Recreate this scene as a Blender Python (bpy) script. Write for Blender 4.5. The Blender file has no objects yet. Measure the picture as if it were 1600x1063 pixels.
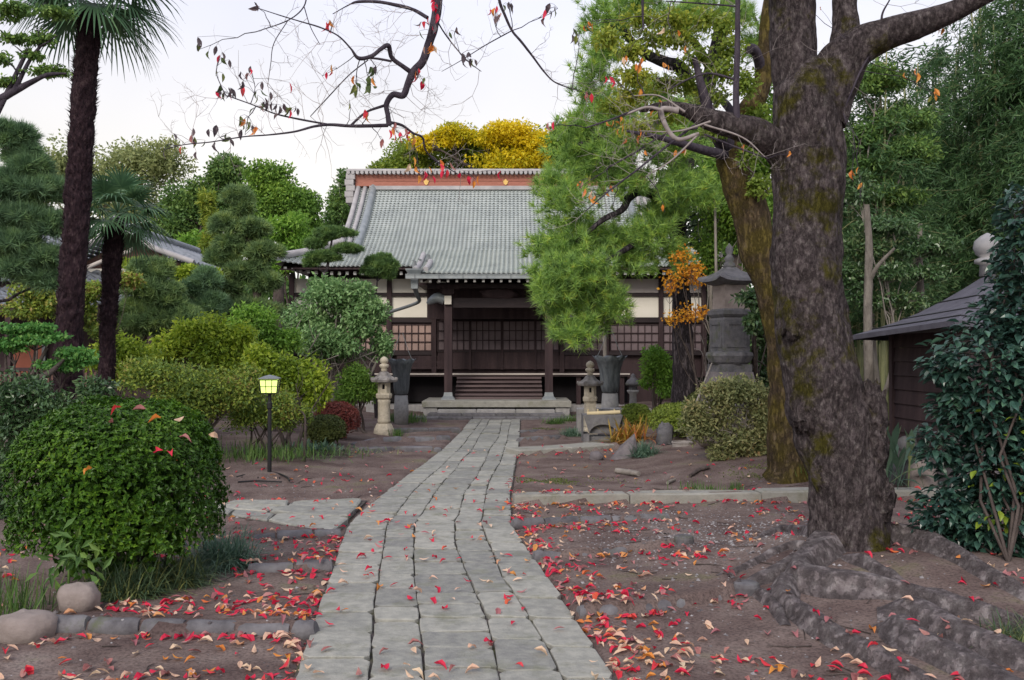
import bpy, math, random
import numpy as np
from mathutils import Vector, Matrix, Euler

rng = np.random.default_rng(7)
random.seed(7)
scene = bpy.context.scene
COL = scene.collection

# ------------------------------------------------------------------ camera
F_PX = 1500.0; CAM_H = 1.6; PITCH = math.atan(21.5 / F_PX)
cam_data = bpy.data.cameras.new('camera')
cam_data.sensor_width = 36.0
cam_data.lens = 36.0 * F_PX / 1600.0
cam_data.clip_start = 0.05; cam_data.clip_end = 2000
cam = bpy.data.objects.new('camera', cam_data)
cam.location = (0, 0, CAM_H)
cam.rotation_euler = (math.pi / 2 + PITCH, 0, 0)
COL.objects.link(cam); scene.camera = cam

# ------------------------------------------------------------------ sky, sun, exposure
SUN_EL, SUN_AZ = math.radians(34), math.radians(200)      # azimuth clockwise from +Y: behind the camera, from the left
world = bpy.data.worlds.new('World'); scene.world = world; world.use_nodes = True
nt = world.node_tree; nt.nodes.clear()
o = nt.nodes.new('ShaderNodeOutputWorld'); bg = nt.nodes.new('ShaderNodeBackground')
sky = nt.nodes.new('ShaderNodeTexSky'); sky.sky_type = 'NISHITA'; sky.sun_disc = False
sky.sun_elevation = SUN_EL; sky.sun_rotation = SUN_AZ
tc = nt.nodes.new('ShaderNodeTexCoord'); sep = nt.nodes.new('ShaderNodeSeparateXYZ')
nt.links.new(tc.outputs['Generated'], sep.inputs[0])
rp = nt.nodes.new('ShaderNodeValToRGB')                       # overcast sheet: warm white low, cool lavender grey higher
e = rp.color_ramp.elements
e[0].position = 0.0; e[0].color = (1.0, .98, .95, 1)
e[1].position = 0.9; e[1].color = (.74, .76, .93, 1)
e2 = e.new(0.17); e2.color = (1.0, .95, .885, 1)
e3 = e.new(0.34); e3.color = (.80, .805, .91, 1)
nt.links.new(sep.outputs['Z'], rp.inputs[0])
nz = nt.nodes.new('ShaderNodeTexNoise'); nz.inputs['Scale'].default_value = 1.6; nz.inputs['Detail'].default_value = 4
nt.links.new(tc.outputs['Generated'], nz.inputs[0])
mr = nt.nodes.new('ShaderNodeMapRange'); mr.inputs['To Min'].default_value = 6.5; mr.inputs['To Max'].default_value = 8.6; mr.inputs['From Min'].default_value = .36; mr.inputs['From Max'].default_value = .64
nt.links.new(nz.outputs[0], mr.inputs[0])
sc_ = nt.nodes.new('ShaderNodeVectorMath'); sc_.operation = 'SCALE'
nt.links.new(rp.outputs[0], sc_.inputs[0]); nt.links.new(mr.outputs[0], sc_.inputs['Scale'])
mx = nt.nodes.new('ShaderNodeMix'); mx.data_type = 'RGBA'; mx.inputs[0].default_value = 0.9
nt.links.new(sky.outputs[0], mx.inputs[6]); nt.links.new(sc_.outputs[0], mx.inputs[7])
nt.links.new(mx.outputs[2], bg.inputs[0]); bg.inputs[1].default_value = 0.095
nt.links.new(bg.outputs[0], o.inputs[0])
sl = bpy.data.lights.new('sun', 'SUN'); sl.energy = 1.5; sl.angle = math.radians(25); sl.color = (1, .91, .80)
sun = bpy.data.objects.new('sun', sl)
sd = Vector((math.sin(SUN_AZ) * math.cos(SUN_EL), math.cos(SUN_AZ) * math.cos(SUN_EL), math.sin(SUN_EL)))
sun.rotation_euler = sd.to_track_quat('Z', 'Y').to_euler(); sun.location = (0, 0, 40)
COL.objects.link(sun)
vs = scene.view_settings
scene.display_settings.display_device = 'sRGB'
vs.view_transform = 'Standard'; vs.look = 'None'; vs.exposure = 0.62; vs.gamma = 1; vs.use_curve_mapping = False
scene.cycles.max_bounces = 6; scene.cycles.transparent_max_bounces = 8
scene.cycles.use_denoising = True

# ------------------------------------------------------------------ pixel -> place helpers (photo is 1600 x 1063)
CP, SP = math.cos(PITCH), math.sin(PITCH)
def P(x, y, Y):
    dx, dz = (x - 800) / F_PX, (531.5 - y) / F_PX
    yy, zz = CP - SP * dz, SP + CP * dz
    k = Y / yy
    return np.array([dx * k, Y, CAM_H + zz * k])
def G(x, y):
    dx, dz = (x - 800) / F_PX, (531.5 - y) / F_PX
    yy, zz = CP - SP * dz, SP + CP * dz
    k = -CAM_H / zz
    return np.array([dx * k, yy * k, 0.0])
def PX(pts):                                                   # list of (x, y, Y)
    return np.array([P(*p) for p in pts])

# ------------------------------------------------------------------ noise
def _h(i, j, k):
    n = (i * 374761393 + j * 668265263 + k * 2147483647 + 12345) & 0xffffffff
    n = ((n ^ (n >> 13)) * 1274126177) & 0xffffffff
    return ((n ^ (n >> 16)) & 0xffff) / 65535.0
def vnoise(p):
    p = np.asarray(p, float); f = np.floor(p).astype(np.int64); t = p - f; t = t * t * (3 - 2 * t)
    i, j, k = f[..., 0], f[..., 1], f[..., 2]; a, b, c = t[..., 0], t[..., 1], t[..., 2]
    r = 0
    for di in (0, 1):
        for dj in (0, 1):
            for dk in (0, 1):
                r = r + _h(i + di, j + dj, k + dk) * (a if di else 1 - a) * (b if dj else 1 - b) * (c if dk else 1 - c)
    return r * 2 - 1
def fbm(p, o=3):
    s = 0; a = 1.0; p = np.asarray(p, float)
    for q in range(o):
        s = s + a * vnoise(p * (2 ** q) + 17.3 * q); a *= .5
    return s

# ------------------------------------------------------------------ mesh builder
class M:
    def __init__(s): s.v = []; s.f = []; s.n = 0
    def add(s, v, *faces):
        v = np.asarray(v, float).reshape(-1, 3)
        for f in faces:
            f = np.asarray(f, dtype=np.int64)
            if f.ndim == 1: f = f[None]
            s.f.append(f + s.n)
        s.v.append(v); s.n += len(v)
    def box(s, a, b, rz=0, c=None):                            # corners a, b; optional turn about its middle
        a = np.array(a, float); b = np.array(b, float)
        lo, hi = np.minimum(a, b), np.maximum(a, b)
        v = np.array([[x, y, z] for z in (lo[2], hi[2]) for x, y in ((lo[0], lo[1]), (hi[0], lo[1]), (hi[0], hi[1]), (lo[0], hi[1]))])
        if rz:
            m = (lo + hi) / 2 if c is None else np.array(c); co, si = math.cos(rz), math.sin(rz)
            d = v - m; v = np.stack([d[:, 0] * co - d[:, 1] * si, d[:, 0] * si + d[:, 1] * co, d[:, 2]], 1) + m
        s.add(v, [[3, 2, 1, 0], [4, 5, 6, 7], [0, 1, 5, 4], [1, 2, 6, 5], [2, 3, 7, 6], [3, 0, 4, 7]])
    def prism(s, poly, z0, z1, inset=0.015, rough=0.0):        # a slab with worn (chamfered) top edges
        poly = np.asarray(poly, float); n = len(poly); c = poly.mean(0)
        d = c - poly; L = np.linalg.norm(d, axis=1, keepdims=True)
        ins = poly + d / np.maximum(L, 1e-6) * inset * 1.4
        z1v = np.full(n, z1) + (rng.normal(0, rough, n) if rough else 0)
        v = np.concatenate([np.c_[poly, np.full(n, z0)], np.c_[poly, z1v - inset * .8], np.c_[ins, z1v]])
        q = []
        for k in (0, 1):
            for i in range(n):
                j = (i + 1) % n; q.append([k * n + i, k * n + j, (k + 1) * n + j, (k + 1) * n + i])
        s.add(v, q, [list(range(2 * n, 3 * n))])
    def tube(s, pts, rad, n=8, amp=0.0, freq=3.0, smooth=0, cap=True, flute=0):
        pts = np.asarray(pts, float); rad = np.broadcast_to(np.asarray(rad, float), (len(pts),)).copy()
        if smooth:
            pts, rad = catmull(pts, rad, smooth)
        t = np.gradient(pts, axis=0); t /= np.maximum(np.linalg.norm(t, axis=1, keepdims=True), 1e-9)
        ref = np.array([0, 0, 1.0]) if abs(t[0][2]) < .8 else np.array([1.0, 0, 0])
        u = np.cross(t[0], ref); u /= np.linalg.norm(u); U = [u]
        for i in range(1, len(pts)):
            u = U[-1] - t[i] * np.dot(U[-1], t[i]); u /= max(np.linalg.norm(u), 1e-9); U.append(u)
        U = np.array(U); W = np.cross(t, U)
        a = np.linspace(0, 2 * np.pi, n, endpoint=False)
        dirs = U[:, None] * np.cos(a)[None, :, None] + W[:, None] * np.sin(a)[None, :, None]
        r = rad[:, None, None] * np.ones((1, n, 1))
        if amp:
            base = pts[:, None] + dirs * r
            r = r * (1 + amp * fbm(base * freq, 3)[..., None])
        v = (pts[:, None] + dirs * r).reshape(-1, 3)
        m = len(pts); i = np.arange(m - 1)[:, None] * n; j = np.arange(n)[None]; j2 = (j + 1) % n
        q = np.stack([i + j, i + j2, i + n + j2, i + n + j], -1).reshape(-1, 4)
        s.add(v, q)
        if cap:
            s.add(v[:n][::-1], [list(range(n))]); s.add(v[-n:], [list(range(n))])
        return pts, rad
    def lathe(s, prof, c, n=16, rot=0.0, sq=None, lobe=0, lobe_amp=0):
        prof = np.asarray(prof, float); a = np.linspace(0, 2 * np.pi, n, endpoint=False) + rot
        k = 1.0
        v = []
        for r, z in prof:
            rr = np.full(n, r)
            if lobe: rr = rr * (1 + lobe_amp * np.cos(lobe * a))
            v.append(np.c_[c[0] + rr * np.cos(a), c[1] + rr * np.sin(a), np.full(n, c[2] + z)])
        v = np.concatenate(v); m = len(prof)
        i = np.arange(m - 1)[:, None] * n; j = np.arange(n)[None]; j2 = (j + 1) % n
        s.add(v, np.stack([i + j, i + j2, i + n + j2, i + n + j], -1).reshape(-1, 4), [list(range(n))[::-1]], [list(range((m - 1) * n, m * n))])
    def blob(s, c, r, amp=.15, freq=2.0, n=12, m=8, seed=0, flat=None):   # a lumpy stone
        c = np.array(c, float); r = np.array(r, float)
        th = np.linspace(0.02, np.pi - .02, m); ph = np.linspace(0, 2 * np.pi, n, endpoint=False)
        T, Q = np.meshgrid(th, ph, indexing='ij')
        d = np.stack([np.sin(T) * np.cos(Q), np.sin(T) * np.sin(Q), np.cos(T)], -1)
        dd = np.sign(d) * np.abs(d) ** .8
        v = dd * r * (1 + amp * fbm(d * freq + seed, 3))[..., None] + c
        v = v.reshape(-1, 3)
        i = np.arange(m - 1)[:, None] * n; j = np.arange(n)[None]; j2 = (j + 1) % n
        s.add(v, np.stack([i + j, i + n + j, i + n + j2, i + j2], -1).reshape(-1, 4), [list(range(n))], [list(range((m - 1) * n, m * n))[::-1]])
    def build(s, name, mat, parent=None, smooth=False, loc=None):
        o = bpy.data.objects.new(name, s.mesh(name, mat, smooth, org_of(parent) if parent is not None else (np.zeros(3) if loc is None else np.array(loc, float))))
        COL.objects.link(o)
        if parent is not None:
            o.parent = parent; ORG[o.name] = org_of(parent)
        else:
            lc = np.zeros(3) if loc is None else np.array(loc, float)
            o.location = lc; ORG[o.name] = lc
        return o
    def mesh(s, name, mat, smooth, org):
        me = bpy.data.meshes.new(name)
        v = np.concatenate(s.v) - np.asarray(org)
        loops = np.concatenate([f.ravel() for f in s.f]); cnt = np.concatenate([np.full(len(f), f.shape[1]) for f in s.f])
        me.vertices.add(len(v)); me.vertices.foreach_set('co', v.ravel().astype(np.float32))
        me.loops.add(len(loops)); me.loops.foreach_set('vertex_index', loops.astype(np.int32))
        me.polygons.add(len(cnt)); st = np.concatenate([[0], np.cumsum(cnt)[:-1]])
        me.polygons.foreach_set('loop_start', st.astype(np.int32)); me.polygons.foreach_set('loop_total', cnt.astype(np.int32))
        me.polygons.foreach_set('use_smooth', np.full(len(cnt), bool(smooth)))
        me.update(calc_edges=True)
        if mat is not None: me.materials.append(mat)
        return me
ORG = {}
def org_of(o): return ORG.get(o.name, np.zeros(3))

def catmull(p, r, k):
    p = np.asarray(p, float); n = len(p)
    e = np.concatenate([[2 * p[0] - p[1]], p, [2 * p[-1] - p[-2]]]); er = np.concatenate([[r[0]], r, [r[-1]]])
    out, orr = [], []
    for i in range(n - 1):
        a, b, c, d = e[i:i + 4]
        for t in np.linspace(0, 1, k, endpoint=False):
            out.append(.5 * (2 * b + (c - a) * t + (2 * a - 5 * b + 4 * c - d) * t * t + (3 * b - a - 3 * c + d) * t ** 3))
            orr.append(er[i + 1] * (1 - t) + er[i + 2] * t)
    out.append(p[-1]); orr.append(r[-1])
    return np.array(out), np.array(orr)

# ------------------------------------------------------------------ object helpers
def tag(o, label=None, cat=None, group=None, kind=None):
    if label: o['label'] = label
    if cat: o['category'] = cat
    if group: o['group'] = group
    if kind: o['kind'] = kind
    return o
def thing(name, label, cat, loc, group=None):
    o = bpy.data.objects.new(name, None); o.empty_display_size = .2
    o.location = loc; COL.objects.link(o); ORG[o.name] = np.array(loc, float)
    return tag(o, label, cat, group)
def place(name, me, parent, loc, rot=(0, 0, 0), sc=(1, 1, 1)):          # an object sharing mesh data
    o = bpy.data.objects.new(name, me); COL.objects.link(o)
    org = np.zeros(3)
    if parent is not None: o.parent = parent; org = org_of(parent)
    o.location = np.asarray(loc, float) - org; o.rotation_euler = rot; o.scale = sc
    ORG[o.name] = np.asarray(loc, float)
    return o
def copy_tree(o, parent=None):
    c = o.copy(); COL.objects.link(c)
    if parent is not None: c.parent = parent
    for ch in list(o.children): copy_tree(ch, c)
    return c

# ------------------------------------------------------------------ materials
def ramp(nt, stops):
    r = nt.nodes.new('ShaderNodeValToRGB'); el = r.color_ramp.elements
    while len(el) < len(stops): el.new(.5)
    for k, (p, c) in enumerate(stops):
        el[k].position = p; el[k].color = (*c, 1)
    return r
def mat(name, stops, scale=6.0, detail=6, rough=.75, bump=0.3, bscale=None, spec=.3, kind='object', random_amt=0.0, metallic=0, stretch=None, dist=.02, second=None):
    m = bpy.data.materials.new(name); m.use_nodes = True; nt = m.node_tree; L = nt.links
    b = nt.nodes['Principled BSDF']; b.inputs['Roughness'].default_value = rough
    b.inputs['Specular IOR Level'].default_value = spec; b.inputs['Metallic'].default_value = metallic
    if not isinstance(stops, list): stops = [(.3, tuple(c * .82 for c in stops)), (.7, tuple(min(1, c * 1.15) for c in stops))]
    t = nt.nodes.new('ShaderNodeTexCoord'); src = t.outputs['Object']
    if stretch:
        mp = nt.nodes.new('ShaderNodeMapping'); mp.inputs['Scale'].default_value = stretch; L.new(src, mp.inputs[0]); src = mp.outputs[0]
    n = nt.nodes.new('ShaderNodeTexNoise'); n.inputs['Scale'].default_value = scale; n.inputs['Detail'].default_value = detail
    n.inputs['Roughness'].default_value = .62; L.new(src, n.inputs[0])
    fac = n.outputs[0]
    if random_amt:
        oi = nt.nodes.new('ShaderNodeObjectInfo')
        ma = nt.nodes.new('ShaderNodeMath'); ma.operation = 'MULTIPLY_ADD'; ma.inputs[1].default_value = random_amt
        L.new(oi.outputs['Random'], ma.inputs[0])
        mb = nt.nodes.new('ShaderNodeMath'); mb.operation = 'SUBTRACT'; mb.inputs[1].default_value = random_amt / 2; L.new(fac, mb.inputs[0])
        L.new(mb.outputs[0], ma.inputs[2]); fac = ma.outputs[0]
    r = ramp(nt, stops); L.new(fac, r.inputs[0]); colour = r.outputs[0]
    if second:                                                  # (colour, noise scale, low, high): patches of moss, lichen or dirt
        c2, s2, lo, hi = second
        n2 = nt.nodes.new('ShaderNodeTexNoise'); n2.inputs['Scale'].default_value = s2; n2.inputs['Detail'].default_value = 7; n2.inputs['Roughness'].default_value = .7
        L.new(t.outputs['Object'], n2.inputs[0])
        q = nt.nodes.new('ShaderNodeMapRange'); q.inputs['From Min'].default_value = lo; q.inputs['From Max'].default_value = hi; L.new(n2.outputs[0], q.inputs[0])
        x = nt.nodes.new('ShaderNodeMix'); x.data_type = 'RGBA'; L.new(q.outputs[0], x.inputs[0]); L.new(colour, x.inputs[6]); x.inputs[7].default_value = (*c2, 1)
        colour = x.outputs[2]
    L.new(colour, b.inputs['Base Color'])
    if bump:
        n3 = nt.nodes.new('ShaderNodeTexNoise'); n3.inputs['Scale'].default_value = bscale or scale * 4; n3.inputs['Detail'].default_value = 8; n3.inputs['Roughness'].default_value = .65
        L.new(src, n3.inputs[0])
        bp = nt.nodes.new('ShaderNodeBump'); bp.inputs['Strength'].default_value = bump; bp.inputs['Distance'].default_value = dist
        L.new(n3.outputs[0], bp.inputs['Height']); L.new(bp.outputs[0], b.inputs['Normal'])
    return m
def leafmat(name, stops, rough=.5, transl=.3, nscale=1.2, spec=.35, isl=.6, objrand=0.0):
    m = bpy.data.materials.new(name); m.use_nodes = True; nt = m.node_tree; L = nt.links
    b = nt.nodes['Principled BSDF']; b.inputs['Roughness'].default_value = rough; b.inputs['Specular IOR Level'].default_value = spec
    g = nt.nodes.new('ShaderNodeNewGeometry'); t = nt.nodes.new('ShaderNodeTexCoord')
    n = nt.nodes.new('ShaderNodeTexNoise'); n.inputs['Scale'].default_value = nscale; n.inputs['Detail'].default_value = 3; L.new(t.outputs['Object'], n.inputs[0])
    q = nt.nodes.new('ShaderNodeMapRange'); q.inputs['From Min'].default_value = .3; q.inputs['From Max'].default_value = .7; L.new(n.outputs[0], q.inputs[0])
    src = g.outputs['Random Per Island']
    if objrand:
        oi = nt.nodes.new('ShaderNodeObjectInfo'); src = oi.outputs['Random']
    x = nt.nodes.new('ShaderNodeMix'); x.data_type = 'FLOAT'; x.inputs[0].default_value = 1 - isl
    L.new(src, x.inputs[2]); L.new(q.outputs[0], x.inputs[3])
    r = ramp(nt, stops); L.new(x.outputs[0], r.inputs[0]); L.new(r.outputs[0], b.inputs['Base Color'])
    tr = nt.nodes.new('ShaderNodeBsdfTranslucent'); L.new(r.outputs[0], tr.inputs[0])
    ms = nt.nodes.new('ShaderNodeMixShader'); ms.inputs[0].default_value = transl
    L.new(b.outputs[0], ms.inputs[1]); L.new(tr.outputs[0], ms.inputs[2])
    L.new(ms.outputs[0], nt.nodes['Material Output'].inputs[0])
    return m
def emis(name, c, s):
    m = bpy.data.materials.new(name); m.use_nodes = True; b = m.node_tree.nodes['Principled BSDF']
    b.inputs['Base Color'].default_value = (*c, 1); b.inputs['Emission Color'].default_value = (*c, 1); b.inputs['Emission Strength'].default_value = s
    return m

MT = {}
MT['stone_path'] = mat('stone_path', [(.2, (.19, .19, .185)), (.5, (.295, .295, .265)), (.8, (.43, .42, .37))], scale=11, detail=14, rough=.8, bump=.9, bscale=34, random_amt=.34, dist=.012, second=((.19, .195, .14), 3.2, .53, .74))
MT['kerb'] = mat('kerb', [(.3, (.085, .08, .088)), (.7, (.185, .18, .19))], scale=9, rough=.8, bump=.5, random_amt=.2, second=((.10, .115, .06), 5, .55, .75))
MT['kerb_pale'] = mat('kerb_pale', [(.3, (.25, .245, .22)), (.7, (.36, .35, .31))], scale=8, rough=.85, bump=.5, random_amt=.15, second=((.14, .14, .09), 4, .52, .75))
MT['granite'] = mat('granite', [(.3, (.24, .235, .24)), (.7, (.42, .41, .40))], scale=12, rough=.85, bump=.35, second=((.16, .16, .13), 3, .5, .8))
MT['granite_cream'] = mat('granite_cream', [(.3, (.42, .37, .28)), (.7, (.60, .54, .43))], scale=14, rough=.85, bump=.4, second=((.19, .175, .15), 5, .5, .72))
MT['granite_dark'] = mat('granite_dark', [(.3, (.085, .085, .095)), (.7, (.17, .165, .175))], scale=10, rough=.85, bump=.5, second=((.09, .10, .055), 4, .52, .72))
MT['lantern_roof'] = mat('lantern_roof', [(.3, (.14, .13, .13)), (.7, (.33, .31, .29))], scale=9, rough=.9, bump=.5)
MT['rock'] = mat('rock', [(.3, (.10, .09, .10)), (.7, (.23, .205, .21))], scale=5, rough=.85, bump=.7, second=((.11, .12, .06), 4, .55, .75))
MT['rock_tan'] = mat('rock_tan', [(.3, (.20, .165, .15)), (.7, (.33, .28, .26))], scale=5, rough=.85, bump=.6)
MT['roof_tile'] = mat('roof_tile', [(.25, (.37, .405, .40)), (.5, (.46, .50, .487)), (.75, (.53, .565, .545))], scale=1.3, rough=.55, bump=.15, spec=.4, second=((.25, .29, .31), 8, .55, .8))
MT['roof_tile_grey'] = mat('roof_tile_grey', [(.3, (.15, .165, .19)), (.7, (.31, .335, .37))], scale=2.5, rough=.5, bump=.2, spec=.5)
MT['ridge_stone'] = mat('ridge_stone', [(.3, (.33, .32, .33)), (.7, (.48, .46, .46))], scale=4, rough=.7, bump=.25)
MT['ridge_red'] = mat('ridge_red', [(.3, (.33, .12, .085)), (.7, (.44, .18, .13))], scale=6, stretch=(1, 1, 12), rough=.6, bump=.2)
MT['gold'] = mat('gold', (.72, .47, .16), rough=.4, bump=.1, metallic=.4)
MT['copper_grey'] = mat('copper_grey', [(.3, (.22, .25, .27)), (.7, (.36, .39, .40))], scale=5, rough=.5, bump=.15, metallic=.25)
MT['wood_dark'] = mat('wood_dark', [(.3, (.026, .015, .018)), (.7, (.070, .044, .046))], scale=5, stretch=(1, 1, .12), rough=.7, bump=.25)
MT['wood_beam'] = mat('wood_beam', [(.3, (.022, .016, .019)), (.7, (.05, .036, .037))], scale=5, stretch=(.12, 1, 1), rough=.7, bump=.25)
MT['wood_step'] = mat('wood_step', [(.3, (.085, .062, .065)), (.7, (.17, .125, .125))], scale=5, stretch=(.12, 1, 1), rough=.7, bump=.25)
MT['wood_pale'] = mat('wood_pale', [(.3, (.40, .36, .33)), (.7, (.60, .55, .5))], scale=5, stretch=(.1, 1, 1), rough=.75, bump=.2)
MT['wood_brown'] = mat('wood_brown', [(.3, (.10, .055, .045)), (.7, (.19, .105, .085))], scale=4, stretch=(.15, 1, 1), rough=.7, bump=.25)
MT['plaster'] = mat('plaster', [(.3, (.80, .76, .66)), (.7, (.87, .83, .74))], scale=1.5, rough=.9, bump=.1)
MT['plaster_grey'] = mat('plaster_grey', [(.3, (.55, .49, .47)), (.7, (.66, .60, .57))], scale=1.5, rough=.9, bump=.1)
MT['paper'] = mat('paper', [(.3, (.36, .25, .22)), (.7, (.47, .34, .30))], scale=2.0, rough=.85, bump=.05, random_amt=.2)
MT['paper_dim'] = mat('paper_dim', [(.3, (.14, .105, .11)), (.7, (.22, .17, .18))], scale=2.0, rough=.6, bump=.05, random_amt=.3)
MT['white_tip'] = mat('white_tip', (.82, .82, .80), rough=.7, bump=0)
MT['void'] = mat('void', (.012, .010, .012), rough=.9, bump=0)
MT['bronze'] = mat('bronze', [(.3, (.06, .07, .08)), (.7, (.20, .22, .235))], scale=5, stretch=(2, 2, .5), rough=.55, bump=.35, metallic=.2)
MT['metal_black'] = mat('metal_black', (.018, .018, .02), rough=.45, bump=.05)
MT['ornament'] = mat('ornament', [(.3, (.12, .135, .145)), (.7, (.24, .255, .26))], scale=6, rough=.7, bump=.2)
MT['metal_grey'] = mat('metal_grey', (.22, .24, .25), rough=.5, bump=.1, metallic=.3)
MT['lamp_pane'] = emis('lamp_pane', (.62, .80, .20), .95)
MT['bamboo_pipe'] = mat('bamboo_pipe', [(.3, (.50, .41, .24)), (.7, (.66, .56, .36))], scale=6, stretch=(.2, 1, 1), rough=.6, bump=.1)
MT['shed_roof'] = mat('shed_roof', [(.3, (.075, .072, .092)), (.7, (.13, .125, .155))], scale=5, rough=.6, bump=.2, bscale=90)
MT['jewel'] = mat('jewel', [(.3, (.22, .22, .235)), (.7, (.36, .355, .365))], scale=5, rough=.6, bump=.2)
MT['red_panel'] = mat('red_panel', [(.3, (.27, .085, .055)), (.7, (.40, .14, .09))], scale=2, rough=.7, bump=.1)
MT['ceramic'] = mat('ceramic', [(.3, (.22, .20, .19)), (.7, (.38, .35, .33))], scale=6, rough=.7, bump=.2)

def bark(name, stops, moss=None, scale=9, stretch=(1, 1, .35), bump=.9, dist=.03, fiss=None, fmin=.4):
    m = mat(name, stops, scale=scale, stretch=stretch, rough=.9, bump=bump, bscale=scale * 3, dist=dist, second=moss, spec=.15)
    if fiss:                                                     # upright fissures between bark plates
        nt = m.node_tree; L = nt.links; b = nt.nodes['Principled BSDF']; src = b.inputs['Base Color'].links[0].from_socket
        t = nt.nodes.new('ShaderNodeTexCoord'); mp = nt.nodes.new('ShaderNodeMapping'); mp.inputs['Scale'].default_value = fiss; L.new(t.outputs['Object'], mp.inputs[0])
        n = nt.nodes.new('ShaderNodeTexNoise'); n.inputs['Scale'].default_value = 1; n.inputs['Detail'].default_value = 9; n.inputs['Roughness'].default_value = .68; L.new(mp.outputs[0], n.inputs[0])
        a = nt.nodes.new('ShaderNodeMath'); a.operation = 'SUBTRACT'; a.inputs[1].default_value = .5; L.new(n.outputs[0], a.inputs[0])
        c = nt.nodes.new('ShaderNodeMath'); c.operation = 'ABSOLUTE'; L.new(a.outputs[0], c.inputs[0])
        q = nt.nodes.new('ShaderNodeMapRange'); q.inputs['From Max'].default_value = .075; q.inputs['To Min'].default_value = fmin; L.new(c.outputs[0], q.inputs[0])
        x = nt.nodes.new('ShaderNodeMix'); x.data_type = 'RGBA'; x.blend_type = 'MULTIPLY'; x.inputs[0].default_value = 1; L.new(src, x.inputs[6]); L.new(q.outputs[0], x.inputs[7]); L.new(x.outputs[2], b.inputs['Base Color'])
        old = b.inputs['Normal'].links[0].from_socket; bp = nt.nodes.new('ShaderNodeBump'); bp.inputs['Strength'].default_value = .9; bp.inputs['Distance'].default_value = .04
        L.new(q.outputs[0], bp.inputs['Height']); L.new(old, bp.inputs['Normal']); L.new(bp.outputs[0], b.inputs['Normal'])
    return m
MT['bark_cherry'] = bark('bark_cherry', [(.30, (.055, .043, .047)), (.46, (.135, .109, .113)), (.58, (.205, .172, .172)), (.74, (.38, .345, .33))], moss=((.115, .105, .022), 2.3, .53, .62), fiss=(13, 13, 4.5), fmin=.42, scale=27, stretch=(1.2, 1.2, .8), bump=1.0, dist=.07)
MT['bark_branch'] = bark('bark_branch', [(.3, (.035, .028, .042)), (.7, (.10, .085, .105))], scale=14)
MT['bark_root'] = bark('bark_root', [(.3, (.11, .092, .095)), (.5, (.19, .163, .166)), (.72, (.33, .30, .298))], scale=13, stretch=(1, 1, 1), fiss=(7, 7, 7), fmin=.72)
MT['bark_moss'] = bark('bark_moss', [(.3, (.05, .038, .03)), (.55, (.12, .085, .05)), (.75, (.21, .165, .115))], moss=((.125, .098, .025), 2.6, .40, .58), scale=18, fiss=(12, 12, 4), fmin=.6)
MT['bark_pine'] = bark('bark_pine', fiss=(13, 13, 3), stops=[(.3, (.035, .030, .038)), (.55, (.095, .08, .09)), (.8, (.18, .155, .155))], scale=8, stretch=(1.6, 1.6, .35))
MT['bark_grey'] = bark('bark_grey', [(.3, (.17, .15, .13)), (.7, (.33, .30, .27))], scale=7)
MT['bark_brown'] = bark('bark_brown', [(.3, (.05, .04, .038)), (.7, (.13, .105, .095))], scale=9)
MT['palm_trunk'] = bark('palm_trunk', [(.3, (.010, .007, .010)), (.54, (.036, .020, .026)), (.82, (.11, .08, .08))], scale=22, stretch=(1.5, 1.5, .6), bump=1.0)
MT['bark_pale_stem'] = bark('bark_pale_stem', [(.3, (.10, .088, .078)), (.7, (.26, .235, .205))], scale=9)
MT['trough'] = mat('trough', [(.3, (.11, .11, .12)), (.7, (.21, .205, .21))], scale=10, rough=.85, bump=.45, second=((.12, .125, .09), 3, .5, .8))
MT['twig'] = mat('twig', [(.3, (.22, .19, .185)), (.7, (.36, .32, .31))], scale=20, rough=.85, bump=0)

LM = {}
LM['bush'] = leafmat('leaf_bush', [(.1, (0.019, 0.058, 0.007)), (.5, (0.052, 0.135, 0.013)), (.85, (0.120, 0.246, 0.020)), (1, (0.206, 0.335, 0.030))], rough=.42, transl=.25, nscale=2)
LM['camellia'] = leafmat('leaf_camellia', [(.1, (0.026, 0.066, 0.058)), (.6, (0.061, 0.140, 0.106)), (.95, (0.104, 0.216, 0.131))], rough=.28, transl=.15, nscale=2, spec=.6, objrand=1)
LM['camellia_mass'] = leafmat('leaf_camellia_mass', [(.1, (0.017, 0.044, 0.039)), (.6, (0.039, 0.094, 0.072)), (.95, (0.066, 0.143, 0.088))], rough=.28, transl=.15, nscale=2, spec=.6)  # camellia leaf colours darkened to stand in for shade inside the bush
LM['camellia_young'] = leafmat('leaf_camellia_young', [(.1, (.17, .27, .03)), (.9, (.36, .46, .06))], rough=.35, transl=.35, objrand=1)
LM['camellia_dark'] = leafmat('leaf_camellia_dark', [(.1, (0.036, 0.081, 0.033)), (.6, (0.082, 0.164, 0.059)), (1, (0.219, 0.283, 0.119))], rough=.3, transl=.2, spec=.6)
LM['pine'] = leafmat('needle_pine', [(.05, (0.089, 0.171, 0.053)), (.45, (0.255, 0.429, 0.113)), (.8, (0.449, 0.643, 0.113)), (1, (0.659, 0.535, 0.106))], rough=.6, transl=.3, nscale=6, isl=.35)
LM['pine_blue'] = leafmat('needle_pine_blue', [(.05, (0.066, 0.127, 0.073)), (.5, (0.162, 0.281, 0.146)), (1, (0.283, 0.428, 0.160))], rough=.6, transl=.25, nscale=5, isl=.35)
LM['pine_cloud'] = leafmat('needle_cloud', [(.05, (0.054, 0.109, 0.042)), (.5, (0.132, 0.241, 0.079)), (1, (0.248, 0.365, 0.091))], rough=.6, transl=.2, nscale=6, isl=.35)
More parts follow.
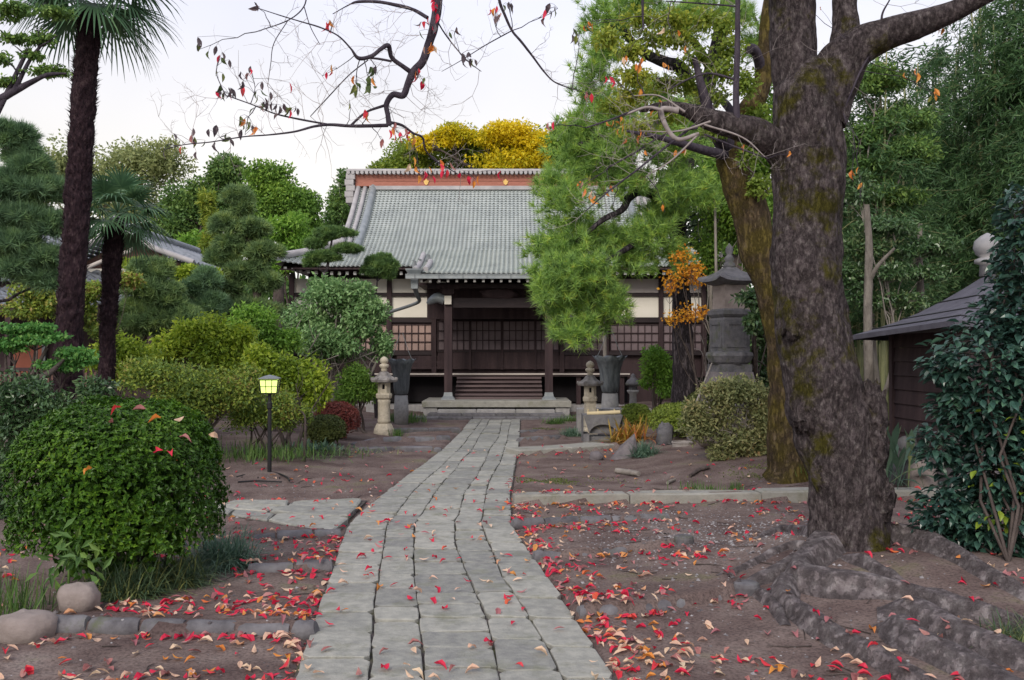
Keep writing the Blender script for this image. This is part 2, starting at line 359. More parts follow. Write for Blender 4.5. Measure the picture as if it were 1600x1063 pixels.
LM['conifer'] = leafmat('needle_conifer', [(.05, (0.074, 0.134, 0.061)), (.5, (0.176, 0.282, 0.112)), (1, (0.325, 0.420, 0.122))], rough=.6, transl=.2, nscale=4, isl=.35)
LM['yellow'] = leafmat('leaf_yellow', [(0, (0.218, 0.327, 0.024)), (.35, (0.508, 0.497, 0.024)), (.7, (0.847, 0.653, 0.019)), (1, (0.900, 0.758, 0.036))], transl=.4, nscale=.30, isl=.35)
LM['yellowgreen'] = leafmat('leaf_yellowgreen', [(0, (0.115, 0.196, 0.034)), (.5, (0.230, 0.322, 0.046)), (.85, (0.414, 0.437, 0.057)), (1, (0.552, 0.460, 0.057))], transl=.4, nscale=.35, isl=.4)
LM['green'] = leafmat('leaf_green', [(0, (0.069, 0.158, 0.030)), (.5, (0.168, 0.313, 0.051)), (1, (0.354, 0.516, 0.073))], transl=.35, nscale=.6, isl=.5)
LM['green_deep'] = leafmat('leaf_green_deep', [(0, (0.051, 0.120, 0.040)), (.5, (0.121, 0.230, 0.063)), (1, (0.261, 0.385, 0.079))], transl=.3, nscale=.6, isl=.5)
LM['olive'] = leafmat('leaf_olive', [(0, (0.160, 0.208, 0.089)), (.5, (0.293, 0.348, 0.140)), (1, (0.479, 0.501, 0.216))], transl=.4, nscale=.5, isl=.5)
LM['spring'] = leafmat('leaf_spring', [(0, (0.092, 0.202, 0.036)), (.5, (0.211, 0.403, 0.060)), (1, (0.370, 0.554, 0.084))], transl=.4, nscale=.8, isl=.5)
LM['silver'] = leafmat('leaf_silver', [(0, (0.080, 0.169, 0.058)), (.4, (0.174, 0.322, 0.119)), (.8, (0.319, 0.490, 0.202)), (1, (0.531, 0.704, 0.356))], rough=.4, transl=.25, nscale=1.0, isl=.65)
LM['autumn_shrub'] = leafmat('leaf_autumn_shrub', [(0, (0.076, 0.158, 0.044)), (.4, (0.184, 0.278, 0.061)), (.7, (0.367, 0.463, 0.070)), (.88, (0.367, 0.223, 0.105)), (1, (0.459, 0.148, 0.105))], transl=.35, nscale=.9, isl=.6)
LM['lime_shrub'] = leafmat('leaf_lime_shrub', [(0, (0.099, 0.182, 0.026)), (.5, (0.299, 0.420, 0.040)), (.9, (0.525, 0.616, 0.066)), (1, (0.474, 0.238, 0.079))], transl=.4, nscale=1.0, isl=.6)
LM['brown_shrub'] = leafmat('leaf_brown_shrub', [(0, (0.124, 0.158, 0.069)), (.4, (0.235, 0.264, 0.113)), (.75, (0.373, 0.356, 0.164)), (1, (0.442, 0.238, 0.113))], transl=.35, nscale=1.4, isl=.55)
LM['russet'] = leafmat('leaf_russet', [(0, (.10, .035, .03)), (.5, (.24, .06, .05)), (.9, (.33, .10, .07)), (1, (.15, .16, .05))], transl=.25, nscale=2)
LM['moundgreen'] = leafmat('leaf_mound', [(0, (0.086, 0.144, 0.024)), (.5, (0.224, 0.306, 0.050)), (1, (0.414, 0.486, 0.083))], transl=.25, nscale=3)
LM['mounddark'] = leafmat('leaf_mound_dark', [(0, (0.051, 0.072, 0.029)), (.5, (0.122, 0.157, 0.043)), (.9, (0.215, 0.243, 0.065)), (1, (0.286, 0.129, 0.086))], transl=.25, nscale=3)
LM['maple_orange'] = leafmat('leaf_maple_orange', [(0, (0.520, 0.168, 0.036)), (.5, (0.780, 0.378, 0.036)), (1, (0.850, 0.525, 0.060))], transl=.4, nscale=2)
LM['maple_green'] = leafmat('leaf_maple_green', [(0, (0.057, 0.184, 0.046)), (.5, (0.127, 0.333, 0.081)), (1, (0.276, 0.460, 0.103))], transl=.4, nscale=2)
LM['bamboo'] = leafmat('leaf_bamboo', [(0, (0.039, 0.088, 0.038)), (.5, (0.078, 0.166, 0.064)), (.85, (0.139, 0.246, 0.090)), (1, (0.232, 0.323, 0.136))], rough=.5, transl=.35, nscale=.8, isl=.6)
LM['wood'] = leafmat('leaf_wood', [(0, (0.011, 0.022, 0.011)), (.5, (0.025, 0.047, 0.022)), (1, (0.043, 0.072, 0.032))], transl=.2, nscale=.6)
LM['grass'] = leafmat('blade_grass', [(0, (.04, .10, .03)), (.6, (.11, .21, .05)), (1, (.22, .30, .08))], transl=.3, nscale=2)
LM['grass_blue'] = leafmat('blade_grass_blue', [(0, (0.060, 0.120, 0.084)), (.6, (0.132, 0.228, 0.156)), (1, (0.240, 0.336, 0.216))], transl=.3, nscale=2)
LM['liriope'] = leafmat('blade_liriope', [(0, (0.042, 0.077, 0.049)), (.6, (0.105, 0.168, 0.084)), (1, (0.336, 0.336, 0.098))], transl=.25, nscale=2, isl=.75)
LM['daylily'] = leafmat('blade_daylily', [(0, (.20, .20, .05)), (.4, (.45, .32, .06)), (.75, (.55, .23, .06)), (1, (.42, .12, .08))], transl=.35, nscale=4)
LM['palm'] = leafmat('frond_palm', [(0, (0.039, 0.098, 0.052)), (.6, (0.098, 0.195, 0.098)), (1, (0.195, 0.325, 0.143))], rough=.4, transl=.25, nscale=1.5, isl=.5)
LM['aspidistra'] = leafmat('leaf_aspidistra', [(0, (0.039, 0.078, 0.058)), (.7, (0.091, 0.156, 0.104)), (1, (0.260, 0.286, 0.104))], rough=.35, transl=.15, nscale=2)
LM['yucca'] = leafmat('blade_yucca', [(0, (.02, .05, .03)), (1, (.06, .11, .06))], rough=.4, transl=.1)
CHERRY = {'red': leafmat('leaf_crimson', [(0, (.60, .012, .055)), (.5, (.74, .03, .085)), (1, (.68, .06, .05))], rough=.5, transl=.3, nscale=6, objrand=1),
          'orange': leafmat('leaf_orange', [(0, (.62, .15, .035)), (.5, (.75, .27, .05)), (1, (.72, .36, .07))], rough=.5, transl=.3, nscale=6, objrand=1),
          'tan': leafmat('leaf_tan', [(0, (.66, .36, .28)), (.5, (.78, .55, .38)), (1, (.83, .68, .47))], rough=.55, transl=.3, nscale=6, objrand=1),
          'brown': leafmat('leaf_brownpink', [(0, (.24, .08, .08)), (.5, (.38, .15, .14)), (1, (.46, .24, .20))], rough=.6, transl=.2, nscale=6, objrand=1),
          'green': leafmat('leaf_hanggreen', [(0, (.06, .11, .05)), (.6, (.13, .17, .05)), (1, (.32, .33, .06))], rough=.5, transl=.35, nscale=6, objrand=1),
          'purple': leafmat('leaf_dusky', [(0, (.07, .06, .08)), (.6, (.13, .10, .11)), (1, (.22, .12, .12))], rough=.5, transl=.3, nscale=6, objrand=1)}
LM['litter'] = leafmat('leaf_litter', [(0, (.58, .015, .06)), (.36, (.74, .035, .08)), (.42, (.70, .20, .05)), (.50, (.72, .33, .09)), (.56, (.72, .44, .34)), (.72, (.80, .60, .43)), (.78, (.52, .22, .22)), (1, (.36, .13, .15))], rough=.55, transl=.25, nscale=6, isl=1.0)
# ------------------------------------------------------------------ foliage builders
def unit(a): return a / np.maximum(np.linalg.norm(a, axis=-1, keepdims=True), 1e-9)
def rdir(n): return unit(rng.normal(0, 1, (n, 3)))
def leaves(m, pos, ax, nm, L, W, fold=.10):
    n = len(pos); ax = unit(ax); sd = unit(np.cross(ax, nm)); nn = np.cross(sd, ax)
    L = np.broadcast_to(L, n)[:, None]; W = np.broadcast_to(W, n)[:, None]
    mid = pos + ax * L * .45 + nn * L * fold
    v = np.stack([pos, mid - sd * W / 2, pos + ax * L, mid + sd * W / 2], 1)
    i = np.arange(n)[:, None] * 4
    m.add(v, i + np.array([[0, 2, 1]]), i + np.array([[0, 3, 2]]))
def needles(m, base, ax, L, W):                                 # one thin blade each
    n = len(base); ax = unit(ax); sd = unit(np.cross(ax, rdir(n)))
    L = np.broadcast_to(L, n)[:, None]; W = np.broadcast_to(W, n)[:, None]
    v = np.stack([base - sd * W / 2, base + sd * W / 2, base + ax * L], 1)
    m.add(v, np.arange(n)[:, None] * 3 + np.array([[0, 1, 2]]))
def tufts(m, c, d, k=16, L=.12, W=.008, spread=.9):             # pine shoots: k needles each
    c = np.repeat(c, k, 0); d = np.repeat(unit(d), k, 0)
    a = unit(d * rng.uniform(.2, 1.2, (len(c), 1)) + rdir(len(c)) * spread)
    needles(m, c + d * rng.uniform(-.02, .05, (len(c), 1)), a, L * rng.uniform(.7, 1.2, len(c)), W)
def rosettes(m, c, d, k=5, L=.035, W=.015, open_=1.0, fold=.12):
    n = len(c); c2 = np.repeat(c, k, 0); d2 = np.repeat(unit(d), k, 0)
    s = unit(rdir(len(c2)) - 0 * d2); s = unit(s - d2 * np.sum(s * d2, 1, keepdims=True))
    a = unit(d2 * rng.uniform(.15, 1.0, (len(c2), 1)) + s * open_)
    leaves(m, c2 - a * .1 * L, a, d2, L * rng.uniform(.6, 1.2, len(c2)), W * rng.uniform(.8, 1.2, len(c2)), fold)
def ell_shell(n, c, r, lo=.6, hi=1.05, zmin=-1):
    d = rdir(int(n * 1.0)); d[:, 2] = np.where(d[:, 2] < zmin, -d[:, 2], d[:, 2])
    k = rng.uniform(lo, hi, (len(d), 1))
    return np.array(c) + d * k * np.array(r), d
def clump(m, c, r, n, L, W, droop=.2, up=.5, lo=.35):
    p, d = ell_shell(n, c, r, lo, 1.05)
    ax = unit(rdir(n) + d * .6 + np.array([0, 0, -droop])); nm = unit(d * .5 + rdir(n) * .7 + np.array([0, 0, up]))
    leaves(m, p, ax, nm, L * rng.uniform(.65, 1.25, n), W * rng.uniform(.7, 1.2, n))
def curve(a, b, bow=.15, k=6, seed=None):
    a, b = np.array(a, float), np.array(b, float); t = np.linspace(0, 1, k)[:, None]
    L = np.linalg.norm(b - a); off = rdir(1)[0] * L * bow; off[2] = abs(off[2]) * .6
    p = a + (b - a) * t + np.sin(t * np.pi) * off
    p[1:-1] += rng.normal(0, L * .02, (k - 2, 3))
    return p

def pxell(cx, cy, rx, ry, Y, ry_depth=None):                   # a pixel ellipse at depth Y -> centre, radii in metres
    c = P(cx, cy, Y); s = Y / F_PX
    return c, np.array([rx * s, (ry_depth if ry_depth else (rx + ry) / 2) * s, ry * s])

def tree(name, label, cat, Y, base_px, ells, leafm, barkm, trunk_r, nleaf=9000, L=.13, W=.07, group=None, nsub=7, droop=.25, sub=.56, base=None, kind='broad', limbs=True, lean=None, multi=1):
    """a tree whose crown is made of leaf clumps round the given pixel ellipses (cx, cy, rx, ry[, dY])"""
    b = G(base_px[0], base_px[1]) if base is None else np.array(base, float)
    if base is None and abs(b[1] - Y) > 1e-3:
        q = P(base_px[0], 553, Y); b = np.array([q[0], Y, 0.0])
    b[2] = float(terr(b[0], b[1])) - .04
    root = thing(name, label, cat, b, group)
    fo, wo = M(), M()
    area = sum(e[2] * e[3] for e in ells); cents = []
    for e in ells:
        c, r = pxell(e[0], e[1], e[2], e[3], Y + (e[4] if len(e) > 4 else 0)); cents.append((c, r))
        n = int(nleaf * e[2] * e[3] / area)
        k = max(3, nsub)
        sc_, d = ell_shell(k, c, r * .72, .5, 1.0)
        for q in sc_:
            rr = r * sub * rng.uniform(.75, 1.25)
            if kind == 'pine':
                nn = max(6, n // k)
                nn = max(10, nn // 2); p, dd = ell_shell(nn, q, rr * rng.uniform(.8, 1.2), .35, 1.15, -.35); tufts(fo, p, dd + np.array([0, 0, .5]), k=12, L=L * 1.15, W=W * 1.25, spread=.8)
            else:
                clump(fo, q, rr, max(8, n // k), L, W, droop)
    top = np.mean([c for c, r in cents], 0)
    for q in range(multi):
        bb = b + (np.array([rng.normal(0, .12), rng.normal(0, .12), 0]) if multi > 1 else 0)
        tp = top if multi == 1 else cents[q % len(cents)][0]
        if multi == 1 and kind == 'pine': tp = max((c for c, r in cents), key=lambda c: c[2])
        mid = bb + (tp - bb) * .5 + (rng.normal(0, .04 * np.linalg.norm(tp - bb), 3) * np.array([1, 1, .3]))
        pts, rad = wo.tube([bb, bb * .7 + mid * .3 + rng.normal(0, .03, 3), mid, tp], [trunk_r * 1.25, trunk_r, trunk_r * .75, trunk_r * .3], n=9, amp=.12, freq=2.5, smooth=5)
        if limbs:
            for c, r in cents[::1]:
                s = pts[int(len(pts) * rng.uniform(.45, .85))] if kind != 'pine' else pts[np.abs(pts[:, 2] - (c[2] - .25 * np.linalg.norm((c - top)[:2]) - .1)).argmin()]
                lp = curve(s, c, .12); wo.tube(lp, np.linspace(trunk_r * .36, trunk_r * .1, len(lp)), n=6)
                for g in range(4):
                    t2 = c + rdir(1)[0] * r * .8
                    l2 = curve(lp[4], t2, .15, 4); wo.tube(l2, np.linspace(trunk_r * .14, trunk_r * .04, 4), n=4)
    wo.build('trunk', barkm, root, smooth=True)
    fo.build('crown', leafm, root)
    return root

# ------------------------------------------------------------------ ground, path and edging layout
PL = np.array([(3.0, -.88), (4.7, -1.065), (9.02, -1.54), (10.86, -1.47), (12.7, -1.37), (15.8, -1.16), (19.7, -1.05), (23.3, -1.0)])
PR = np.array([(3.0, .72), (4.7, .517), (9.25, -.04), (9.32, .0), (10.8, -.02), (18.2, .145), (23.3, .2)])
xL = lambda y: np.interp(y, PL[:, 0], PL[:, 1])
xR = lambda y: np.interp(y, PR[:, 0], PR[:, 1])
BT = np.array([(-9, 11.2), (-5, 10.75), (-3, 10.42), (-2.18, 10.42), (-1.40, 10.72)])    # branch path: far edge, near edge
BB = np.array([(-9, 10.1), (-5, 9.95), (-3.2, 9.72), (-2.8, 9.6), (-2.2, 9.12), (-1.40, 8.46)])
bT = lambda x: np.interp(x, BT[:, 0], BT[:, 1]); bB = lambda x: np.interp(x, BB[:, 0], BB[:, 1])
def on_path(x, y): return (y > 3.0) & (y < 23.3) & (x > xL(y)) & (x < xR(y))
def on_branch(x, y): return (x <= xL(y) + .02) & (x > -9) & (y < bT(x)) & (y > bB(x))
# edging rows: pixel polyline of the front face foot, block length, depth, height, material, label
ROWS = [
 ([(905, 968), (1020, 962), (1150, 942)], .29, .13, .085, 'kerb', 'nearest row of grey log-shaped edging blocks right of the path, ending in a stump block'),
 ([(835, 878), (930, 874), (1055, 862)], .29, .13, .075, 'kerb', 'second row of grey edging blocks right of the path, ending in a stump block'),
 ([(803, 826), (920, 818), (1050, 812)], .30, .12, .065, 'kerb', 'thin row of grey edging blocks right of the path just below the long pale kerb'),
 ([(62, 990), (250, 993), (492, 997)], .29, .13, .085, 'kerb', 'row of grey edging blocks left of the path beside the big boulder, nearest the camera'),
 ([(385, 896), (520, 892)], .30, .13, .07, 'kerb', 'short row of edging blocks left of the path level with the clipped bush'),
 ([(372, 847), (535, 838)], .30, .12, .06, 'kerb', 'short row of edging blocks just below the stone side path'),
 ([(803, 790), (1050, 786), (1290, 783), (1480, 781), (1700, 779)], 1.25, .22, .11, 'kerb_pale', 'long straight pale concrete kerb running right from the path to behind the cherry trunk'),
 ([(812, 713), (905, 708), (962, 702)], .9, .5, .10, 'kerb_pale', 'wide pale stone kerb in front of the water trough'),
 ([(815, 691), (880, 686)], .5, .2, .08, 'kerb', 'short grey kerb between the path and the stone trough'),
 ([(815, 677), (850, 675)], .5, .2, .06, 'kerb', 'shortest grey kerb beside the moss patch near the temple steps'),
 ([(560, 708), (640, 706), (690, 706)], .6, .14, .07, 'kerb', 'thin dark kerb left of the path in front of the left lantern'),
 ([(560, 700), (605, 690), (705, 689)], .5, .22, .10, 'kerb', 'dark bent kerb at the foot of the left stone lantern'),
 ([(612, 677), (720, 676)], .7, .3, .08, 'kerb', 'farthest dark kerb left of the path before the temple steps'),
]
ROWG = []
for r in ROWS:
    g = np.array([G(*p)[:2] for p in r[0]]); ROWG.append(g)
def seg_eval(g, x, y):                                          # distance behind a row (positive = away from camera) where it runs across
    yy = np.interp(x, *(g[np.argsort(g[:, 0])].T)); inside = (x > g[:, 0].min() - .03) & (x < g[:, 0].max() + .05)
    return np.where(inside, y - yy, 99.0)

def terr(x, y):
    x = np.asarray(x, float); y = np.asarray(y, float)
    z = np.zeros(np.broadcast(x, y).shape)
    for r, g in zip(ROWS, ROWG):
        d = seg_eval(g, x, y); z = np.where((d > .02) & (d < 3), np.maximum(z, (r[3] - .02) * np.exp(-np.maximum(d - .1, 0) / .55)), z)
    z = z + .18 * np.exp(-((x - 2.6) ** 2 + (y - 7.0) ** 2) / 1.5) + .12 * np.exp(-((x - 3.6) ** 2 / 1.6 + (y - 6.0) ** 2 / 1.2))
    z = z + np.clip((-x - 2.4) * .1, 0, .22) * np.clip((y - 11.5) / 1.5, 0, 1) + np.clip((x - 1.6) * .12, 0, .25) * np.clip((y - 11.2) / 1.2, 0, 1)
    q = np.stack(np.broadcast_arrays(x, y, np.zeros_like(z)), -1)
    z = z + .014 * fbm(q * 2.2, 3) + .006 * vnoise(q * 9)
    dpx = np.minimum(x - xL(y) + .06, xR(y) + .06 - x); on = (y > 2.9) & (y < 23.4)
    f = np.where(on, np.clip(dpx / .08, 0, 1), 0)
    fb = np.where((x <= xL(y) + .1) & (x > -9), np.clip(np.minimum(bT(x) + .05 - y, y - bB(x) + .05) / .08, 0, 1), 0)
    f = np.maximum(f, fb)
    return z * (1 - f) - .05 * f

def axis(*parts): return np.unique(np.round(np.concatenate([np.arange(a, b, s) for a, b, s in parts]), 4))
gx = axis((-400, -40, 40), (-40, -9, 2), (-9, -4.5, .25), (-4.5, 6.5, .055), (6.5, 12, .3), (12, 40, 2), (40, 401, 40))
gy = axis((-40, 2, 3), (2, 4, .2), (4, 11.5, .05), (11.5, 24, .12), (24, 60, 2), (60, 801, 40))
X, Y = np.meshgrid(gx, gy, indexing='ij')
Z = terr(X, Y)
gm = M(); ni, nj = X.shape
ii = (np.arange(ni - 1)[:, None] * nj + np.arange(nj - 1)[None]).ravel()
gm.add(np.stack([X, Y, Z], -1).reshape(-1, 3), np.stack([ii, ii + nj, ii + nj + 1, ii + 1], 1))
# earth: grey-brown packed soil with moss patches and gravelly grain
def earth():
    m = mat('earth', [(.25, (.085, .058, .056)), (.42, (.148, .108, .098)), (.58, (.215, .166, .148)), (.75, (.30, .25, .228))], scale=1.7, detail=14, rough=.95, bump=.9, bscale=22, dist=.02, second=((.13, .135, .045), .85, .57, .72), spec=.1)
    nt = m.node_tree; L = nt.links; b = nt.nodes['Principled BSDF']
    src = b.inputs['Base Color'].links[0].from_socket
    t = nt.nodes.new('ShaderNodeTexCoord'); v = nt.nodes.new('ShaderNodeTexVoronoi'); v.inputs['Scale'].default_value = 34
    L.new(t.outputs['Object'], v.inputs[0])
    n = nt.nodes.new('ShaderNodeTexNoise'); n.inputs['Scale'].default_value = 55; n.inputs['Detail'].default_value = 6; L.new(t.outputs['Object'], n.inputs[0])
    r = ramp(nt, [(.35, (.55, .55, .56)), (.55, (1, 1, 1)), (.72, (1.0, .97, .97))]); L.new(n.outputs[0], r.inputs[0])
    x = nt.nodes.new('ShaderNodeMix'); x.data_type = 'RGBA'; x.blend_type = 'MULTIPLY'; x.inputs[0].default_value = .9
    L.new(src, x.inputs[6]); L.new(r.outputs[0], x.inputs[7])
    r2 = ramp(nt, [(.03, (.50, .46, .47)), (.07, (0, 0, 0))]); L.new(v.outputs['Distance'], r2.inputs[0])   # pale grit
    y = nt.nodes.new('ShaderNodeMix'); y.data_type = 'RGBA'; y.blend_type = 'LIGHTEN'; y.inputs[0].default_value = .55
    L.new(x.outputs[2], y.inputs[6]); L.new(r2.outputs[0], y.inputs[7]); L.new(y.outputs[2], b.inputs['Base Color'])
    return m
MT['earth'] = earth()
MT['joint'] = mat('joint', [(.3, (.05, .042, .044)), (.7, (.125, .105, .10))], scale=12, rough=.95, bump=.6, second=((.07, .085, .03), 3, .50, .66))
tag(gm.build('ground', MT['earth'], smooth=True), kind='structure')

# path bed and its paving stones
pm = M()
ys = np.arange(3.0, 23.31, .25)
v = np.concatenate([np.c_[xL(ys) - .01, ys, np.full(len(ys), -.014)], np.c_[xR(ys) + .01, ys, np.full(len(ys), -.014)]]); n = len(ys)
i = np.arange(n - 1); pm.add(v, np.stack([i, i + n, i + n + 1, i + 1], 1))
xs = np.arange(-9, -1.5, .2); n = len(xs)
v = np.concatenate([np.c_[xs, bB(xs), np.full(n, -.018)], np.c_[xs, bT(xs), np.full(n, -.018)]]); i = np.arange(n - 1)
pm.add(v, np.stack([i, i + 1, i + n + 1, i + n], 1))
path = tag(pm.build('path', MT['joint']), kind='structure')
FR = np.array([0, .222, .395, .648, .818, 1.0])
KN = []
for k in range(6):
    q = np.cumsum(rng.uniform(.9, 2.4, 18)) + 2.0; KN.append((q, rng.normal(0, .016, 18)))
def colx(k, y):
    f = FR[k] + (np.interp(y, KN[k][0], KN[k][1]) if 0 < k < 5 else 0)
    return xL(y) + f * (xR(y) - xL(y))
def stone_poly(pts, gap, jit):
    pts = np.array(pts, float); out = []
    c = pts.mean(0)
    for a in range(len(pts)):
        p, q = pts[a], pts[(a + 1) % len(pts)]
        for t in (.10, .5, .90): out.append(p + (q - p) * t)
    out = np.array(out); d = c - out; L = np.linalg.norm(d, axis=1, keepdims=True)
    return out + d / L * gap * 1.2 + rng.normal(0, jit, out.shape)
for k in range(5):
    y = 3.3 + rng.uniform(0, .3)
    while y < 23.2:
        ln = rng.uniform(.26, .44) if rng.random() < .55 else rng.uniform(.40, .62)
        if y > 14: ln *= 1.3
        y2 = min(y + ln, 23.28)
        sk = rng.normal(0, .012, 4)
        st = M(); gp = .003 + .005 * rng.random()
        st.prism(stone_poly([(colx(k, y), y + sk[0]), (colx(k + 1, y), y + sk[1]), (colx(k + 1, y2), y2 + sk[2] * .4), (colx(k, y2), y2 + sk[3] * .4)], gp, .003), -.06, .012 + rng.normal(0, .005), .005, .002)
        c = np.array([colx(k, y), y, 0]); st.build('paving_stone', MT['stone_path'], path)
        y = y2
fr3 = [0, .38, .70, 1.0]
for k in range(3):
    x = -1.62
    while x > -7.6:
        ln = rng.uniform(.45, .95); x2 = x - ln
        f = lambda xx, q: (bB(xx) + (bT(xx) - bB(xx)) * fr3[q] + .02 * math.sin(xx * 4 + q), xx)
        p = [(x2, f(x2, k)[0]), (x, f(x, k)[0]), (x + rng.normal(0, .03), f(x, k + 1)[0]), (x2 + rng.normal(0, .03), f(x2, k + 1)[0])]
        if k == 0 and x > -1.7: pass
        st = M(); st.prism(stone_poly(p, .012, .006), -.06, .008 + rng.normal(0, .006), .014, .003); st.build('paving_stone', MT['stone_path'], path)
        x = x2

# edging rows, each block a part
for (px, bl, dp, ht, mk, lab), g in zip(ROWS, ROWG):
    root = thing('edging_row', lab, 'edging', (g[0][0], g[0][1], 0), 'stone edging rows across the earth')
    d = np.r_[0, np.cumsum(np.linalg.norm(np.diff(g, axis=0), axis=1))]; s = 0.0
    while s < d[-1] - .04:
        e = min(s + bl * rng.uniform(.85, 1.2), d[-1]); gap = .012
        a = np.array([np.interp(s + gap * .5, d, g[:, q]) for q in (0, 1)]); b = np.array([np.interp(e - gap * .5, d, g[:, q]) for q in (0, 1)])
        t = (b - a) / max(np.linalg.norm(b - a), 1e-6); nn = np.array([-t[1], t[0]]) * (1 if t[0] > 0 else -1)
        j = rng.normal(0, .006, 2)
        base = [a + nn * j[0], a * .5 + b * .5 + nn * (j[0] + .004 - (0 if bl > .6 else .02)), b + nn * j[0], b + nn * (dp + j[1]), a * .5 + b * .5 + nn * (dp + .012), a + nn * (dp + j[1])]
        m_ = M(); h = ht + rng.normal(0, .006)
        if bl < .6:                                              # rounded, log-shaped concrete block
            n_ = 9; tt = np.linspace(0, 1, n_); ax_ = np.array([np.r_[a + (b - a) * t_ + nn * (dp / 2 + j[0]), h - dp / 2 - .012 * math.sin(math.pi * t_) + j[1] * .5] for t_ in tt])
            m_.tube(ax_, dp / 2 * np.array([.80, .97, 1, 1, 1, 1, 1, .97, .80]), n=14, amp=.05, freq=9)
            m_.build('edging_block', MT[mk], root, smooth=True)
        else:
            m_.prism(np.array(base), -.08, h, .022, .004); m_.build('edging_block', MT[mk], root)
        s = e
    if 'stump' in lab:
        e = g[-1]; m_ = M(); r = .085 if 'nearest' in lab else .08
        m_.lathe([(r * .96, -.08), (r, .0), (r * 1.02, .085), (r * .95, .105), (r * .8, .112), (.01, .114)], (e[0] + .08, e[1] + .05, .01), n=16)
        m_.build('stump_block', MT['kerb'], root, smooth=False)

# ------------------------------------------------------------------ cherry leaf meshes (shared)
def leaf_arrays(curl=.2, w=.45, droop=.15):
    t = np.array([0, .18, .42, .70, 1.0]); wd = np.array([0, .33, .5, .36, 0]) * w * 2
    v = [(0, 0, 0)]
    for a, b in zip(t[1:4], wd[1:4]):
        z = -droop * (a - .4) ** 2 * 2
        v += [(a, -b / 2, z + curl * b), (a, 0, z), (a, b / 2, z + curl * b)]
    v.append((1, 0, -droop * .72))
    f3 = np.array([[0, 1, 2], [0, 2, 3], [7, 10, 8], [8, 10, 9]]); f4 = np.array([[1, 4, 5, 2], [2, 5, 6, 3], [4, 7, 8, 5], [5, 8, 9, 6]])
    return np.array(v) - np.array([.5, 0, 0]), f3, f4
LV = [leaf_arrays(.25, .42, .15), leaf_arrays(.5, .46, .4), leaf_arrays(-.2, .40, -.3), leaf_arrays(.35, .5, .7)]
def leaf_mesh(mat_, k, name='leaf'):
    m_ = M(); m_.add(LV[k][0], LV[k][1], LV[k][2]); return m_.mesh(name, mat_, False, np.zeros(3))
LEAFME = {c: [leaf_mesh(CHERRY[c], k, 'leaf_' + c) for k in range(4)] for c in CHERRY}
def rots(n, tilt=.4):
    e = np.c_[rng.normal(0, tilt, n), rng.normal(0, tilt, n), rng.uniform(0, 2 * np.pi, n)]
    return e
def eul(e):
    cx, sx, cy, sy, cz, sz = np.cos(e[:, 0]), np.sin(e[:, 0]), np.cos(e[:, 1]), np.sin(e[:, 1]), np.cos(e[:, 2]), np.sin(e[:, 2])
    R = np.zeros((len(e), 3, 3))
    R[:, 0, 0] = cy * cz; R[:, 0, 1] = sx * sy * cz - cx * sz; R[:, 0, 2] = cx * sy * cz + sx * sz
    R[:, 1, 0] = cy * sz; R[:, 1, 1] = sx * sy * sz + cx * cz; R[:, 1, 2] = cx * sy * sz - sx * cz
    R[:, 2, 0] = -sy; R[:, 2, 1] = sx * cy; R[:, 2, 2] = cx * cy
    return R
def scatter(m, arr, loc, e, s):
    v, *fs = arr; R = eul(e); n = len(loc)
    w = np.einsum('nij,kj->nki', R * s[:, None, None], v) + loc[:, None]
    m.add(w, *[(np.arange(n)[:, None, None] * len(v) + f[None]).reshape(-1, f.shape[1]) for f in fs])
# ------------------------------------------------------------------ tiled roof surfaces
def tile_roof(m, prof, xl, xr, rows, pitch, h=.036, wave=.006, lift=None, fr=None):
    """rows of overlapping wavy tiles down the profile [(y, z)...] from top to eave; xl, xr: side limits as functions of v"""
    prof = np.array(prof, float); d = np.r_[0, np.cumsum(np.linalg.norm(np.diff(prof, axis=0), axis=1))]; d /= d[-1]
    pv, _ = catmull(np.c_[prof, np.zeros(len(prof))], np.zeros(len(prof)), 8); pv = pv[:, :2]
    dd = np.r_[0, np.cumsum(np.linalg.norm(np.diff(pv, axis=0), axis=1))]; dd /= dd[-1]
    at = lambda v: np.array([np.interp(v, dd, pv[:, 0]), np.interp(v, dd, pv[:, 1])])
    for r in range(rows):
        v0, v1 = r / rows, (r + 1) / rows
        a, b = at(v0), at(v1); t = (b - a) / np.linalg.norm(b - a); nrm = np.array([t[1], -t[0]]);  nrm = nrm if nrm[1] > 0 else -nrm
        L0, R0 = xl(v0), xr(v0); L1, R1 = xl(v1), xr(v1)
        lo, hi = min(L0, L1), max(R0, R1)
        x = np.arange(math.floor(lo / pitch) * pitch, hi + pitch, pitch / 4)
        w = wave * np.sin(2 * np.pi * x / pitch) + .003 * rng.normal(0, 1, len(x))
        sc = .036 * np.cos(2 * np.pi * x / pitch)
        lines = []
        for (q, off, Lx, Rx, k) in ((a, .0, L0, R0, 0), (b, h, L1, R1, 1), (b, -.005, L1, R1, 1)):
            xx = np.clip(x, Lx, Rx); o = w + off + .006
            yy = q[0] + nrm[0] * o + (t[0] * sc * k); zz = q[1] + nrm[1] * o + (t[1] * sc * k)
            if lift is not None: zz = zz + lift(xx, yy)
            p = np.stack([xx, yy, zz], 1)
            if fr is not None: p = fr(p)
            lines.append(p)
        n = len(x); v = np.concatenate(lines); i = np.arange(n - 1)
        keep = (np.clip(x, L0, R0)[1:] - np.clip(x, L0, R0)[:-1] > 1e-5) | (np.clip(x, L1, R1)[1:] - np.clip(x, L1, R1)[:-1] > 1e-5)
        i = i[keep]
        m.add(v, np.stack([i + n, i + n + 1, i + 1, i], 1), np.stack([i + 2 * n, i + 2 * n + 1, i + n + 1, i + n], 1))
    return at

